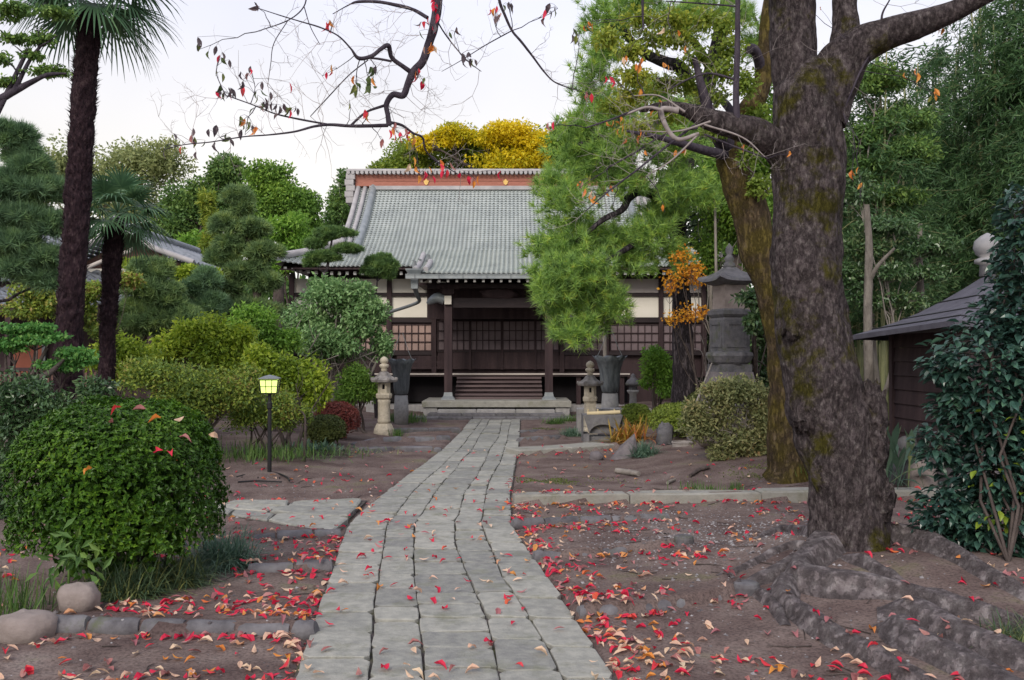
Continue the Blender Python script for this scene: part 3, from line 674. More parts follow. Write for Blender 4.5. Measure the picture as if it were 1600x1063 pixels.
# ------------------------------------------------------------------ temple
XC = -.37; YW = 27.05
temple = thing('temple', 'wide wooden temple hall with grey tiled roof and red ridge band at the path end', 'temple', (XC, 26.5, 0))
lift = lambda x, y: .16 * np.clip((np.abs(x - XC) - 4.4) / 1.6, 0, 1) ** 2 * np.clip((28 - y) / 1.8, 0, 1)
MAIN = [(30.9, 6.95), (29.8, 6.02), (28.6, 5.20), (27.3, 4.48), (26.1, 3.98)]
ZS = 4.75
HW = 4.55
m = M()
atm = tile_roof(m, MAIN, lambda v: XC - HW, lambda v: XC + HW, 40, .125, lift=lift)
rt = tag(m.build('roof_tiles', MT['roof_tile'], temple), kind='stuff')
for s in (-1, 1):                                              # hip skirts at both ends
    m = M(); pr = [(27.75, 4.72), (27.0, 4.33), (26.1, 3.98)]
    if s < 0: tile_roof(m, pr, lambda v: XC - HW - .05 - 1.45 * v - .05, lambda v: XC - HW + .02, 11, .145, lift=lift)
    else: tile_roof(m, pr, lambda v: XC + HW - .02, lambda v: XC + HW + .05 + 1.45 * v + .05, 11, .145, lift=lift)
    tag(m.build('roof_skirt', MT['roof_tile'], temple), kind='stuff')
    m = M(); x0, x1 = XC + s * (HW + .05), XC + s * (HW + 1.55)       # side slope and its hip ridge
    m.add([(x0, 27.8, 4.72), (x1, 26.1, 4.05), (x1, 36, 4.05), (x0, 34.2, 4.72)], [0, 1, 2, 3])
    m.build('side_slope', MT['roof_tile'], temple)
    m = M(); m.tube([(x0, 27.8, 4.86), ((x0 + x1) / 2, 26.95, 4.50), (x1 - s * .05, 26.12, 4.25)], [.09, .09, .11], n=8, smooth=4)
    m.build('hip_ridge', MT['ridge_stone'], temple, smooth=True)
    m = M(); m.add([(XC + s * (HW - .25), 28.0, 4.6), (XC + s * (HW - .25), 33.8, 4.6), (XC + s * (HW - .25), 30.9, 6.95)], [0, 1, 2]); m.build('gable_wall', MT['wood_dark'], temple)
    for k, (dx, r, v1) in enumerate(((.46, .115, .86), (.20, .07, .80), (-.02, .08, .80))):
        p = [(XC + s * (HW - dx), atm(v)[0] - .03, atm(v)[1] + .07) for v in np.linspace(0.0, v1, 9)]
        m = M(); m.tube(p, r, n=8); m.build('verge_ridge', MT['copper_grey'] if k == 0 else MT['ridge_stone'], temple, smooth=True)
m = M(); m.add([(XC - HW, 30.95, 6.95), (XC + HW, 30.95, 6.95), (XC + HW + 1, 36, 4.0), (XC - HW - 1, 36, 4.0)], [3, 2, 1, 0]); m.build('rear_slope', MT['roof_tile'], temple)
# ridge
m = M(); m.box((XC - HW - .1, 30.72, 6.98), (XC + HW + .1, 31.2, 7.36)); ridge = m.build('ridge', MT['ridge_red'], temple)
m = M(); m.box((XC - HW + .35, 30.66, 6.86), (XC + HW - .35, 31.2, 6.978)); m.build('ridge_base', MT['ridge_stone'], temple)
m = M(); m.box((XC - HW + .5, 30.70, 7.14), (XC + HW - .5, 30.718, 7.155)); m.box((XC - HW + .5, 30.70, 7.24), (XC + HW - .5, 30.718, 7.255)); tag(m.build('ridge_moulding', MT['ridge_red'], temple), kind='stuff')
m = M()
for x in np.arange(XC - HW - .3, XC + HW + .3, .145):
    m.tube([(x, 30.52, 7.385), (x, 31.3, 7.385)], .058, n=7); m.box((x - .07, 30.56, 7.43), (x + .07, 31.25, 7.47 + .01 * rng.random()))
tag(m.build('ridge_cap_tiles', MT['ridge_stone'], temple), kind='stuff')
m = M(); m.tube([(XC - HW - .42, 30.9, 7.50), (XC + HW + .42, 30.9, 7.50)], .07, n=8); m.build('ridge_roll', MT['ridge_stone'], temple, smooth=True)
for s in (-1, 1):
    for k in range(5):
        m = M(); x = XC + s * (HW + .24 + .04 * (k % 2)); m.box((x - .14 - .02 * k * 0, 30.55, 6.42 + k * .19), (x + .14, 31.25, 6.42 + k * .19 + .175)); m.build('ridge_end_tile', MT['ridge_stone'], temple)
def crest(cx, cz, s, y):
    m = M()
    outl = []
    for k, (a, L) in enumerate(((160, .62), (145, .95), (128, .70), (110, .80), (90, 1.12), (70, .80), (52, .70), (35, .95), (20, .62), (-30, .55), (-90, .62), (-150, .55))):
        outl.append((cx + s * L * math.cos(math.radians(a)), cz + s * L * math.sin(math.radians(a))))
    n = len(outl); v = [(a, y, b) for a, b in outl] + [(a, y - .03, b) for a, b in outl]
    m.add(v, [list(range(n, 2 * n))], [[i, (i + 1) % n, n + (i + 1) % n, n + i] for i in range(n)])
    m.build('crest', MT['gold'], temple)
for px in (666, 790, 914): c = P(px, 286, 30.7); crest(c[0], c[2], .12, 30.715)
# eaves
m = M(); m.add([(XC - 6.0, 26.16, 3.88), (XC + 6.0, 26.16, 3.88), (XC + 6.0, YW + .1, 4.25), (XC - 6.0, YW + .1, 4.25)], [3, 2, 1, 0]); m.box((XC - 5.6, 26.14, 3.90), (XC + 5.6, 26.2, 3.95)); m.build('soffit', MT['wood_dark'], temple)
rm = M(); rm.box((-.045, 0, -.05), (.045, 1.5, .05)); rme = rm.mesh('rafter', MT['wood_dark'], False, np.zeros(3))
tm = M(); tm.box((-.04, -.02, -.045), (.04, -.001, .045)); tme = tm.mesh('rafter_tip', MT['white_tip'], False, np.zeros(3))
for x in np.arange(XC - 5.85, XC + 5.9, .212):
    if XC - 2.0 < x < XC + 2.0: continue
    q = float(lift(np.array([x]), np.array([26.2]))[0])
    o = place('rafter', rme, temple, (x, 26.32, 3.815 + q), (.22, 0, 0)); place('rafter_tip', tme, o, (x, 26.32, 3.815 + q)).parent = o
    o.children[0].location = (0, 0, 0)
# porch roof
KX0, KX1 = -2.45, 1.72
KO = [(27.35, 4.53), (26.3, 4.17), (25.3, 3.85), (24.2, 3.63)]
m = M(); atk = tile_roof(m, KO, lambda v: KX0 - .0 * v, lambda v: KX1, 22, .125, lift=lambda x, y: .05 * np.clip((np.abs(x - (KX0 + KX1) / 2) - 1.2), 0, 1) ** 2)
tag(m.build('porch_roof_tiles', MT['roof_tile'], temple), kind='stuff')
m = M(); m.add([(KX0, 24.25, 3.55), (KX1, 24.25, 3.55), (KX1, 27, 4.0), (KX0, 27, 4.0)], [3, 2, 1, 0]); m.box((KX0, 24.22, 3.52), (KX1, 24.30, 3.60)); m.build('porch_soffit', MT['wood_dark'], temple)
for s, x in ((-1, KX0), (1, KX1)):
    for dx in (0, .26):
        m = M(); m.tube([(x - s * dx, atk(v)[0] - .02, atk(v)[1] + .09) for v in np.linspace(.25 + dx, .98, 7)], .075, n=8); m.build('porch_ridge', MT['ridge_stone'], temple, smooth=True)
    m = M(); m.add([(x, 24.2, 3.6), (x, 27.3, 3.95), (x, 27.3, 4.5), (x, 25.3, 3.82), (x, 24.2, 3.62)], [0, 1, 2, 3, 4]); m.build('porch_gable', MT['copper_grey'], temple)
    for k, (dx, yy, zz, sz) in enumerate(((.0, 25.5, 3.99, .07), (.2, 25.9, 4.13, .08), (-.05, 24.6, 3.84, .08))):
        m = M(); c = (x - s * dx, yy, zz)
        m.blob(c, (sz * .8, sz * .6, sz), .35, 6, seed=k + s); m.tube([(c[0], yy, zz + sz * .6), (c[0] - s * .02, yy - .02, zz + sz * 1.5), (c[0] + s * .05, yy - .06, zz + sz * 1.9)], [.05, .035, .012], n=6)
        m.build('roof_ornament', MT['ornament'], temple, smooth=True)
m = M(); m.box((KX0 - .22, 24.02, 3.485), (KX1 + .2, 24.06, 3.585)); m.box((KX0 - .22, 24.06, 3.485), (KX1 + .2, 24.16, 3.50)); m.box((KX0 - .22, 24.00, 3.582), (KX1 + .2, 24.03, 3.60)); gut = m.build('gutter', MT['copper_grey'], temple)
m = M()
for x in np.arange(KX0, KX1, .6): m.box((x, 24.0, 3.48), (x + .03, 24.019, 3.59))
tag(m.build('gutter_brackets', MT['metal_grey'], gut), kind='stuff')
for x in np.arange(KX0 + .15, KX1, .225):
    o = place('rafter', rme, temple, (x, 24.36, 3.455), (.12, 0, 0), (.8, .9, .8)); t = place('rafter_tip', tme, o, (0, 0, 0)); t.data = tme; t.location = (0, 0, 0)
# downspout with funnel at the porch corner
def px_tube(m, pts, r, **k): m.tube(PX(pts), r, **k)
m = M(); c = P(648, 433, 24.3)
m.lathe([(.12, -.30), (.13, -.1), (.15, .0), (.30, .16), (.31, .20), (.02, .20)], c, n=4, rot=math.pi / 4); fn = m.build('downspout_funnel', MT['copper_grey'], temple)
m = M(); px_tube(m, [(647, 447, 24.3), (652, 462, 24.6), (655, 471, 24.9), (640, 478, 25.2), (612, 487, 25.8), (590, 495, 26.3)], [.07, .055, .045, .045, .045, .045], n=10, smooth=4); m.build('downspout_pipe', MT['metal_grey'], temple, smooth=True)
# walls
def wbox(m, x0, x1, y0, y1, Y, th=.06):
    a, b = P(x0, y0, Y), P(x1, y1, Y); m.box((a[0], Y, b[2]), (b[0], Y + th, a[2]))
m = M(); wbox(m, 452, 1105, 440, 590, YW + .12, .1); m.box((XC - 5.4, YW + .1, .1), (XC + 5.4, YW + .2, 4.3)); m.build('wall_core', MT['wood_dark'], temple)
posts = [455, 523, 608, 678, 878, 948, 1033, 1100]
for px in posts:
    m = M(); wbox(m, px - 3.5, px + 3.5, 428, 588, YW - .08, .16); m.build('wall_post', MT['wood_dark'], temple)
for i, (a, b) in enumerate(zip(posts[:-1], posts[1:])):
    if a == 678: continue
    for (y0, y1) in ((436, 457.5), (463.5, 496)):
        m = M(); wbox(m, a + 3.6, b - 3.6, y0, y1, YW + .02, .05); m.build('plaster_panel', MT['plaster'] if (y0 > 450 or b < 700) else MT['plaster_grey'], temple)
for (x0, x1) in ((455, 678), (878, 1100)):
    for (y0, y1) in ((458, 463), (496.5, 504), (549, 555)):
        m = M(); wbox(m, x0, x1, y0, y1, YW - .05, .1); m.build('wall_beam', MT['wood_beam'], temple)
for x0, x1 in ((682, 697), (859, 874)):
    for (y0, y1) in ((440, 457), (464, 486)):
        m = M(); wbox(m, x0, x1, y0, y1, YW - .3, .04); m.build('plaster_panel', MT['plaster'], temple)
def window(x0, x1, y0, y1, Y, nv, nh, pm):
    m = M(); wbox(m, x0, x1, y0, y1, Y, .03); w = m.build('window', MT[pm], temple)
    m = M()
    for a in np.linspace(x0, x1, nv + 1): wbox(m, a - .65, a + .65, y0, y1, Y - .035, .034)
    for b in np.linspace(y0, y1, nh + 1): wbox(m, x0 - .6, x1 + .6, b - .65, b + .65, Y - .04, .03)
    l = m.build('lattice', MT['wood_dark'], w); tag(l, kind='stuff')
for (x0, x1, nv) in ((527, 604, 7), (612, 674, 6), (882, 944, 6), (954, 1029, 7), (1037, 1096, 6)):
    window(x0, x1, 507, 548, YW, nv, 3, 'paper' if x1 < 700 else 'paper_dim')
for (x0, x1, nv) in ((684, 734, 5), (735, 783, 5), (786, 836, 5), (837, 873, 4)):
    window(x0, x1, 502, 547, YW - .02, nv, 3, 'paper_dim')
    m = M(); wbox(m, x0, x1, 550, 575, YW - .02, .04); d = m.build('door_panel', MT['wood_brown'] if False else MT['wood_dark'], temple)
    m = M(); wbox(m, x0 - 1, x1 + 1, 548, 550, YW - .05, .05); m.build('door_rail', MT['wood_beam'], d)
for px in (734.5, 784.5, 836.5):
    m = M(); wbox(m, px - 1.8, px + 1.8, 498, 578, YW - .07, .06); m.build('door_post', MT['wood_dark'], temple)
m = M(); wbox(m, 620, 950, 556, 577, YW - .03, .03); m.build('wainscot', MT['wood_dark'], temple)
# veranda, stair, porch frame
m = M(); m.box((XC - 3.6, 26.35, .98), (XC + 3.6, YW, 1.06)); ver = m.build('veranda', MT['wood_step'], temple)
m = M(); m.box((XC - 3.6, 26.30, 1.025), (XC + 3.6, 26.348, 1.065)); m.build('veranda_edge', MT['wood_pale'], ver)
m = M(); m.box((XC - 3.6, 26.9, .25), (XC + 3.6, 27.0, .97)); m.build('underfloor_shade', MT['void'], temple)  # near-black backing, its colour stands in for the shade under the veranda
for x in (XC - 3.4, XC - 2.6, XC + 2.2, XC + 3.4):
    m = M(); m.box((x - .06, 26.42, .1), (x + .06, 26.56, .978)); m.build('veranda_post', MT['wood_dark'], temple)
m = M(); m.box((XC - 3.6, 26.3, 1.36), (XC - 1.5, 26.34, 1.40)); m.box((XC - 3.6, 26.3, 1.20), (XC - 1.5, 26.34, 1.23)); m.build('veranda_rail', MT['wood_dark'], temple)
for k in range(5):
    m = M(); z = .50 + k * .105; y = 25.25 + k * .22
    m.box((-1.50, y, z), (.80, y + .30, z + .045)); o = m.build('stair_tread', MT['wood_step'], temple)
    m = M(); m.box((-1.5, y + .06, z - .07), (.8, y + .09, z - .001)); m.build('riser', MT['wood_dark'], o)
m = M(); m.box((-1.5, 25.2, .412), (.80, 26.3, .47)); m.build('stair_sill', MT['wood_step'], temple)
for px in (700.5, 857.5):
    c = P(px, 560, 25.0); m = M(); m.box((c[0] - .1, 24.9, .55), (c[0] + .1, 25.1, 3.15)); pl = m.build('pillar', MT['wood_dark'], temple)
    m = M(); m.lathe([(.26, .40), (.25, .44), (.17, .50), (.155, .56), (.145, .60)], (c[0], 25, 0), n=4, rot=math.pi / 4); m.build('pillar_shoe', MT['metal_grey'], pl)
    s = -1 if px < 778 else 1
    m = M(); m.tube([(c[0] + s * .10, 25, 3.0), (c[0] + s * .28, 25, 3.06), (c[0] + s * .45, 25, 2.98), (c[0] + s * .55, 25, 2.90)], [.13, .14, .10, .04], n=8, smooth=3); m.build('beam_nose', MT['copper_grey'], pl, smooth=True)
    m = M(); m.box((c[0] - .09, 24.80, 2.88), (c[0] + .09, 24.895, 3.10)); m.build('nose_cap', MT['plaster'], pl)
    m = M(); m.box((c[0] - .16, 24.86, 3.15), (c[0] + .16, 25.14, 3.28)); m.box((c[0] - .3, 24.9, 3.28), (c[0] + .3, 25.1, 3.4)); m.build('bracket', MT['wood_dark'], pl)
m = M(); m.box((-1.58, 24.93, 2.80), (.86, 25.07, 3.05)); m.build('rainbow_beam', MT['wood_beam'], temple)
m = M(); m.box((-2.2, 24.92, 3.3), (1.48, 25.08, 3.42)); m.build('porch_beam', MT['wood_beam'], temple)
m = M(); m.blob((XC, 24.95, 3.17), (.45, .06, .13), .3, 5); m.build('carved_strut', MT['wood_dark'], temple, smooth=True)
m = M(); m.box((XC - 2.1, 25.2, 3.4), (XC + 2.1, 27.5, 3.46)); m.build('porch_ceiling', MT['wood_dark'], temple)
m = M(); m.box((XC - 1.95, 26.2, 2.55), (XC + 1.95, 26.35, 3.4)); m.build('transom', MT['wood_dark'], temple)
# foundation under the hall
m = M(); m.box((XC - 4.4, 26.4, -.1), (XC + 4.4, 27.4, .20)); m.build('foundation', MT['granite'], temple)

steps = thing('stone_steps', 'broad worn stone platform and steps below the temple stairs', 'steps', (XC, 24.2, 0))
m = M(); m.prism([(-2.28, 24.3), (1.5, 24.3), (1.5, 26.2), (-2.28, 26.2)], .25, .41, .02); m.build('platform_slab', MT['kerb_pale'], steps)
for x0, x1 in ((-2.25, -1.9), (1.1, 1.46)):
    m = M(); m.prism([(x0, 24.35), (x1, 24.35), (x1, 25), (x0, 25)], -.05, .248, .015); m.build('support_block', MT['granite'], steps)
for k, (y, z, x0, x1) in enumerate(((24.1, .20, -1.88, 1.08), (23.75, .12, -2.1, 1.3), (23.32, .055, -2.6, 1.5))):
    xs = np.linspace(x0, x1, 4 + k)
    for a, b in zip(xs[:-1], xs[1:]):
        m = M(); m.prism([(a + .006, y), (b - .006, y), (b - .006, y + .7), (a + .006, y + .7)], -.1, z, .015, .003); m.build('step_stone', MT['kerb'] if k else MT['granite'], steps)

# ------------------------------------------------------------------ house at the left
house = thing('tiled_house', 'dark wooden house with grey tiled gable and lean-to roof behind the palms', 'house', (-9.5, 22, 0))
def gslope(ax, az, ex, ez, y0, y1, name):                        # gable slope descending sideways: built along X as profile
    m = M()
    fr = lambda p: np.stack([np.interp(p[:, 1], [0, 1], [ax, ex]) if ax < ex else np.interp(p[:, 1], [0, 1], [ax, ex]), p[:, 0], p[:, 2]], 1)
    tile_roof(m, [(0, az), (.5, (az + ez) / 2 - .08), (1, ez)], lambda v: y0, lambda v: y1, 14, .26, h=.035, wave=.03, fr=fr)
    o = m.build(name, MT['roof_tile_grey'], house); tag(o, kind='stuff'); return o
A = P(196, 362, 22); E = P(312, 414, 22); E2 = P(60, 424, 22)
gslope(A[0], A[2], E[0], E[2], 21.6, 27, 'gable_slope'); gslope(A[0], A[2], E2[0], E2[2], 21.6, 27, 'gable_slope')
m = M(); m.tube([(A[0], 21.5, A[2] + .08), (A[0], 27, A[2] + .08)], .12, n=8); m.blob((A[0], 21.5, A[2] + .1), (.16, .1, .2), .3, 4); m.build('gable_ridge', MT['roof_tile_grey'], house, smooth=True)
for Q in (E, E2):
    m = M(); m.tube([(A[0], 21.58, A[2] + .02), ((A[0] + Q[0]) / 2, 21.58, (A[2] + Q[2]) / 2 - .06), (Q[0], 21.58, Q[2] + .02)], .065, n=8); m.build('verge_tiles', MT['ridge_stone'], house, smooth=True)
m = M(); m.add([(A[0], 22.2, A[2] - .12), (E[0] - .4, 22.2, E[2] - .02), (E[0] - .4, 22.2, 2), (E2[0] + .4, 22.2, 2), (E2[0] + .4, 22.2, E2[2] - .1)], [4, 3, 2, 1, 0]); m.box((E2[0] + .4, 22.25, .1), (E[0] - .4, 27, 3.2)); m.build('upper_wall', MT['wood_brown'], house)
m = M(); m.box(P(132, 420, 22.1), P(200, 428, 22.15)); m.build('white_fascia', MT['plaster'], house)
m = M(); px_tube(m, [(206, 386, 21.7), (204, 392, 21.7), (185, 398, 21.7), (160, 408, 21.7), (132, 420, 21.7)], .045, n=8); m.build('gutter_pipe', MT['wood_pale'], house, smooth=True)
T0, T1 = P(-120, 424, 22.1), P(345, 432, 22.1); B0 = P(-60, 478, 19.8)
m = M(); tile_roof(m, [(22.1, T0[2]), (21, (T0[2] + B0[2]) / 2 - .06), (19.8, B0[2])], lambda v: T0[0], lambda v: -7.3 + v * .3, 13, .26, h=.04, wave=.035); tag(m.build('lean_to_tiles', MT['roof_tile_grey'], house), kind='stuff')
T2 = P(-120, 388, 21.9)
m = M(); tile_roof(m, [(23.8, T2[2] + .5), (22.4, T2[2] + .1), (21.0, P(0, 440, 21.0)[2])], lambda v: P(-140, 0, 22)[0], lambda v: P(98, 0, 22)[0] + .4 * v, 13, .26, h=.04, wave=.035); tag(m.build('side_roof_tiles', MT['roof_tile_grey'], house), kind='stuff')
m = M(); m.box((T0[0], 19.85, B0[2] - .14), (-7.1, 19.95, B0[2] - .03)); m.build('eave_board', MT['wood_dark'], house)
m = M(); m.box((T0[0], 21.2, 0), (-7.4, 21.35, 3.2)); m.build('lower_wall', MT['wood_dark'], house)
for x0, x1 in ((20, 66), (108, 122), (150, 160)):
    m = M(); a, b = P(x0, 535, 21.15), P(x1, 584, 21.15); m.box((a[0], 21.12, b[2]), (b[0], 21.19, a[2])); m.build('wall_panel', MT['red_panel'] if x0 == 20 else MT['wood_brown'], house)
m = M(); a, b = P(66, 530, 21.1), P(71, 584, 21.1); m.box((a[0], 21.08, b[2]), (b[0], 21.14, a[2])); m.build('door_frame', MT['metal_grey'], house)
for px in (-30, 12, 95, 165, 235, 300):
    m = M(); a = P(px, 500, 19.95); m.box((a[0] - .06, 19.95, 0), (a[0] + .06, 20.07, B0[2] - .1)); m.build('veranda_post', MT['wood_dark'], house)
fence = thing('railing', 'dark wooden baluster railing of the house veranda behind the tall palm', 'railing', (-9.8, 19.2, 0))
a, b = P(-40, 577, 19.2), P(158, 577, 19.2)
m = M(); m.box((a[0], 19.16, a[2] - .04), (b[0], 19.24, a[2] + .03)); m.build('handrail', MT['wood_dark'], fence)
lo = P(0, 606, 19.2)[2]
m = M(); m.box((a[0], 19.17, lo - .04), (b[0], 19.23, lo + .02)); m.build('bottom_rail', MT['wood_dark'], fence)
bm_ = M(); bm_.box((-.022, -.015, lo + .02), (.022, .015, a[2] - .04)); bme = bm_.mesh('baluster', MT['wood_brown'], False, np.zeros(3))
for x in np.arange(a[0] + .05, b[0], .095): place('baluster', bme, fence, (x, 19.2, 0))
for x in (a[0] + .02, (a[0] + b[0]) / 2, b[0] - .03):
    m = M(); m.box((x - .04, 19.14, 0), (x + .04, 19.26, a[2] + .08)); m.build('railing_post', MT['wood_dark'], fence)

# ------------------------------------------------------------------ shed at the right
shed = thing('shed', 'small dark shed with a charcoal pyramid roof and a stone jewel finial', 'shed', (6, 12, 0))
N_, L_, R_ = P(1492, 500, 10.0), P(1332, 524, 12.6), P(1660, 512, 12.4); BK = L_ + R_ - N_; AP = P(1543, 428, 12.2)
for k, (p, q) in enumerate(((L_, N_), (N_, R_), (R_, BK), (BK, L_))):
    m = M(); lines = []
    for t in np.linspace(0, 1, 7):                               # gently dished slope
        a, b = AP + (p - AP) * t, AP + (q - AP) * t; sag = -.10 * math.sin(math.pi * t)
        lines += [(a[0], a[1], a[2] + sag), (b[0], b[1], b[2] + sag)]
    dn = [(p[0], p[1], p[2] - .06), (q[0], q[1], q[2] - .06)]
    v = lines + dn
    m.add(v, [[2 * i, 2 * i + 2, 2 * i + 3, 2 * i + 1] for i in range(7)]); sl_ = m.build('roof_slope', MT['shed_roof'], shed)
    if k < 2:
        for t in (.36, .62, .85):
            sag = -.10 * math.sin(math.pi * t) + .008; a, b = AP + (p - AP) * t, AP + (q - AP) * t; a[2] += sag; b[2] += sag
            m = M(); m.tube([a, (a + b) / 2, b], .009, n=5); m.build('roof_seam', MT['metal_black'], sl_)
m = M(); m.lathe([(.10, 0), (.09, .14), (.16, .17), (.15, .21), (.09, .24), (.14, .28), (.17, .36), (.15, .45), (.08, .51), (.01, .55)], AP - [0, 0, .03], n=18); m.build('finial', MT['jewel'], shed, smooth=True)
cen = (L_ + R_) / 2; W4 = [cen + (p - cen) * .60 for p in (N_, R_, BK, L_)]
for i in range(4):
    a, b = W4[i], W4[(i + 1) % 4]; zs = np.linspace(.42, 1.86, 9)
    t = (b - a) / np.linalg.norm(b - a); nr = np.array([t[1], -t[0], 0])
    root = None
    for k in range(8):                                           # lapped horizontal boards
        m = M(); z0, z1 = zs[k], zs[k + 1] - .004; o0, o1 = nr * .03, nr * .008
        m.add([np.r_[(a + o0)[:2], z0], np.r_[(b + o0)[:2], z0], np.r_[(b + o1)[:2], z1], np.r_[(a + o1)[:2], z1], np.r_[(a - nr * .02)[:2], z0], np.r_[(b - nr * .02)[:2], z0], np.r_[(b - nr * .02)[:2], z1], np.r_[(a - nr * .02)[:2], z1]], [[0, 1, 2, 3], [0, 4, 5, 1], [3, 2, 6, 7], [1, 5, 6, 2], [0, 3, 7, 4]])
        m.build('wall_board', MT['wood_dark'], shed)
for p in W4:
    m = M(); m.box((p[0] - .05, p[1] - .05, .4), (p[0] + .05, p[1] + .05, 1.95)); m.build('corner_post', MT['wood_dark'], shed)
m = M(); pts = np.array([p[:2] for p in [cen + (p - cen) * .66 for p in (N_, R_, BK, L_)]]); m.prism(pts, -.05, .42, .03); m.build('stone_base', MT['rock'], shed)
for i, (x, y, w, h, Y) in enumerate(((1408, 736, 22, 26, 11.4), (1440, 742, 24, 30, 11.0), (1418, 690, 16, 14, 11.9), (1395, 722, 12, 12, 12.0))):
    c = P(x, y, Y); s = Y / F_PX; m = M(); m.blob(c - [0, 0, h * s * .3], (w * s, w * s * .7, h * s), .14, 3, seed=i * 3)
    tag(m.build('rock', MT['rock_tan'] if i % 2 else MT['granite_dark'], smooth=True, loc=(c[0], c[1], 0)), ['squat dark rock at the foot of the shed base', 'tan rock beside the camellia at the shed base', 'grey rock set high against the shed base', 'small tan rock right of the cherry trunk by the shed'][i], 'rock', 'rocks around the shed base')

# ------------------------------------------------------------------ stone lanterns, pagoda, urns, trough
def ground_pt(x, y, Y):
    p = P(x, y, Y); p[2] = float(terr(p[0], p[1])); return p
def stone_lantern(name, label, c, s, column_round, mt):
    """s: metres per photo pixel; profile heights from the ground"""
    root = thing(name, label, 'stone lantern', c, 'pair of cream stone lanterns flanking the path')
    b = np.array(c)
    if column_round:
        m = M(); m.lathe([(15 * s, -.05), (16.5 * s, 3 * s), (16 * s, 9 * s), (13 * s, 16 * s), (11.5 * s, 19 * s), (2 * s, 19 * s)], b, n=18, lobe=6, lobe_amp=.05); m.build('base', mt, root)
        m = M(); m.lathe([(10.5 * s, 19 * s), (11 * s, 24 * s), (10.2 * s, 27 * s), (10.4 * s, 54 * s), (11.2 * s, 57 * s), (9.5 * s, 59 * s)], b, n=20); m.build('column', mt, root, smooth=True)
    else:
        m = M(); m.lathe([(16 * s, -.05), (16 * s, 12 * s), (12 * s, 18 * s), (2 * s, 18 * s)], b, n=4, rot=.9); m.build('base', mt, root)
        m = M(); m.lathe([(14.5 * s, 18 * s), (12.3 * s, 57 * s), (13.5 * s, 59 * s), (1 * s, 59 * s)], b, n=4, rot=.9); m.build('column', mt, root)
    m = M(); m.lathe([(10 * s, 59 * s), (13.2 * s, 62 * s), (13.8 * s, 67 * s), (12.5 * s, 69.5 * s), (1 * s, 69.5 * s)], b, n=6, rot=.3); m.build('platform', mt, root)
    m = M(); rr, hb, ht = 10.5 * s, 69.5 * s, 88 * s; n = 6; al = [.3 + k * math.pi / 3 - math.pi / 2 - .3 + math.pi / 6 * 0 for k in range(6)]
    al = [-math.pi / 2 - math.pi / 6 + k * math.pi / 3 for k in range(6)]
    ring = lambda r, z: [(b[0] + r * math.cos(a), b[1] + r * math.sin(a), b[2] + z) for a in al]
    lo, hi = ring(rr, hb), ring(rr, ht)
    for k in range(6):
        p0, p1, p2, p3 = [np.array(q) for q in (lo[k], lo[(k + 1) % 6], hi[(k + 1) % 6], hi[k])]
        if k in (0, 2, 4):                                        # faces with a square opening
            f = lambda u, v: p0 * (1 - u) * (1 - v) + p1 * u * (1 - v) + p2 * u * v + p3 * (1 - u) * v
            cen_ = np.array([b[0], b[1], 0]); inn = lambda q: q + (np.r_[cen_[:2], q[2]] - q) * .3
            o_ = [f(0, 0), f(1, 0), f(1, 1), f(0, 1)]; i_ = [f(.27, .38), f(.73, .38), f(.73, .82), f(.27, .82)]; d_ = [inn(q) for q in i_]
            m.add(o_ + i_ + d_, [[0, 1, 5, 4], [1, 2, 6, 5], [2, 3, 7, 6], [3, 0, 4, 7], [4, 5, 9, 8], [5, 6, 10, 9], [6, 7, 11, 10], [7, 4, 8, 11]])
        else: m.add([p0, p1, p2, p3], [0, 1, 2, 3])
    m.add(hi, [list(range(6))]); fb = m.build('fire_box', mt, root)
    m = M(); m.lathe([(5.5 * s, hb), (5.5 * s, ht - .005)], b, n=6); m.build('hollow', MT['void'], fb)
    m = M(); m.lathe([(9 * s, 87 * s), (19.5 * s, 88.5 * s), (20.5 * s, 92 * s), (17 * s, 95 * s), (11 * s, 99 * s), (7.5 * s, 104 * s), (5 * s, 106 * s), (1 * s, 106 * s)], b, n=36, rot=0, lobe=6, lobe_amp=.11); roof = m.build('roof', MT['lantern_roof'], root, smooth=False)
    for k in range(6):
        a = k * math.pi / 3; m = M(); m.blob((b[0] + 20 * s * math.cos(a), b[1] + 20 * s * math.sin(a), b[2] + 93 * s), (3.4 * s,) * 3, .15, 20, n=8, m=6); m.build('eave_scroll', MT['lantern_roof'], roof, smooth=True)
    m = M(); m.lathe([(4.5 * s, 106 * s), (5.5 * s, 109 * s), (4.5 * s, 111 * s), (7.5 * s, 113 * s), (8.5 * s, 116 * s), (7 * s, 118 * s), (4 * s, 119 * s), (6.4 * s, 121 * s), (7.2 * s, 124.5 * s), (6 * s, 128 * s), (2.5 * s, 130.5 * s), (.2 * s, 131.5 * s)], b, n=16); m.build('finial', mt, root, smooth=True)
    return root
c1 = G(600, 681); stone_lantern('stone_lantern', 'cream stone lantern with a round column left of the path', c1 + [0, 0, .02], c1[1] / F_PX * .93, True, MT['granite_cream'])
c2 = P(922, 553, 18.6); c2[2] = 0.0; stone_lantern('stone_lantern', 'cream stone lantern with a square tapering column behind the stone trough', c2 + [0, 0, 0], 18.6 / F_PX * .90, False, MT['granite_cream'])
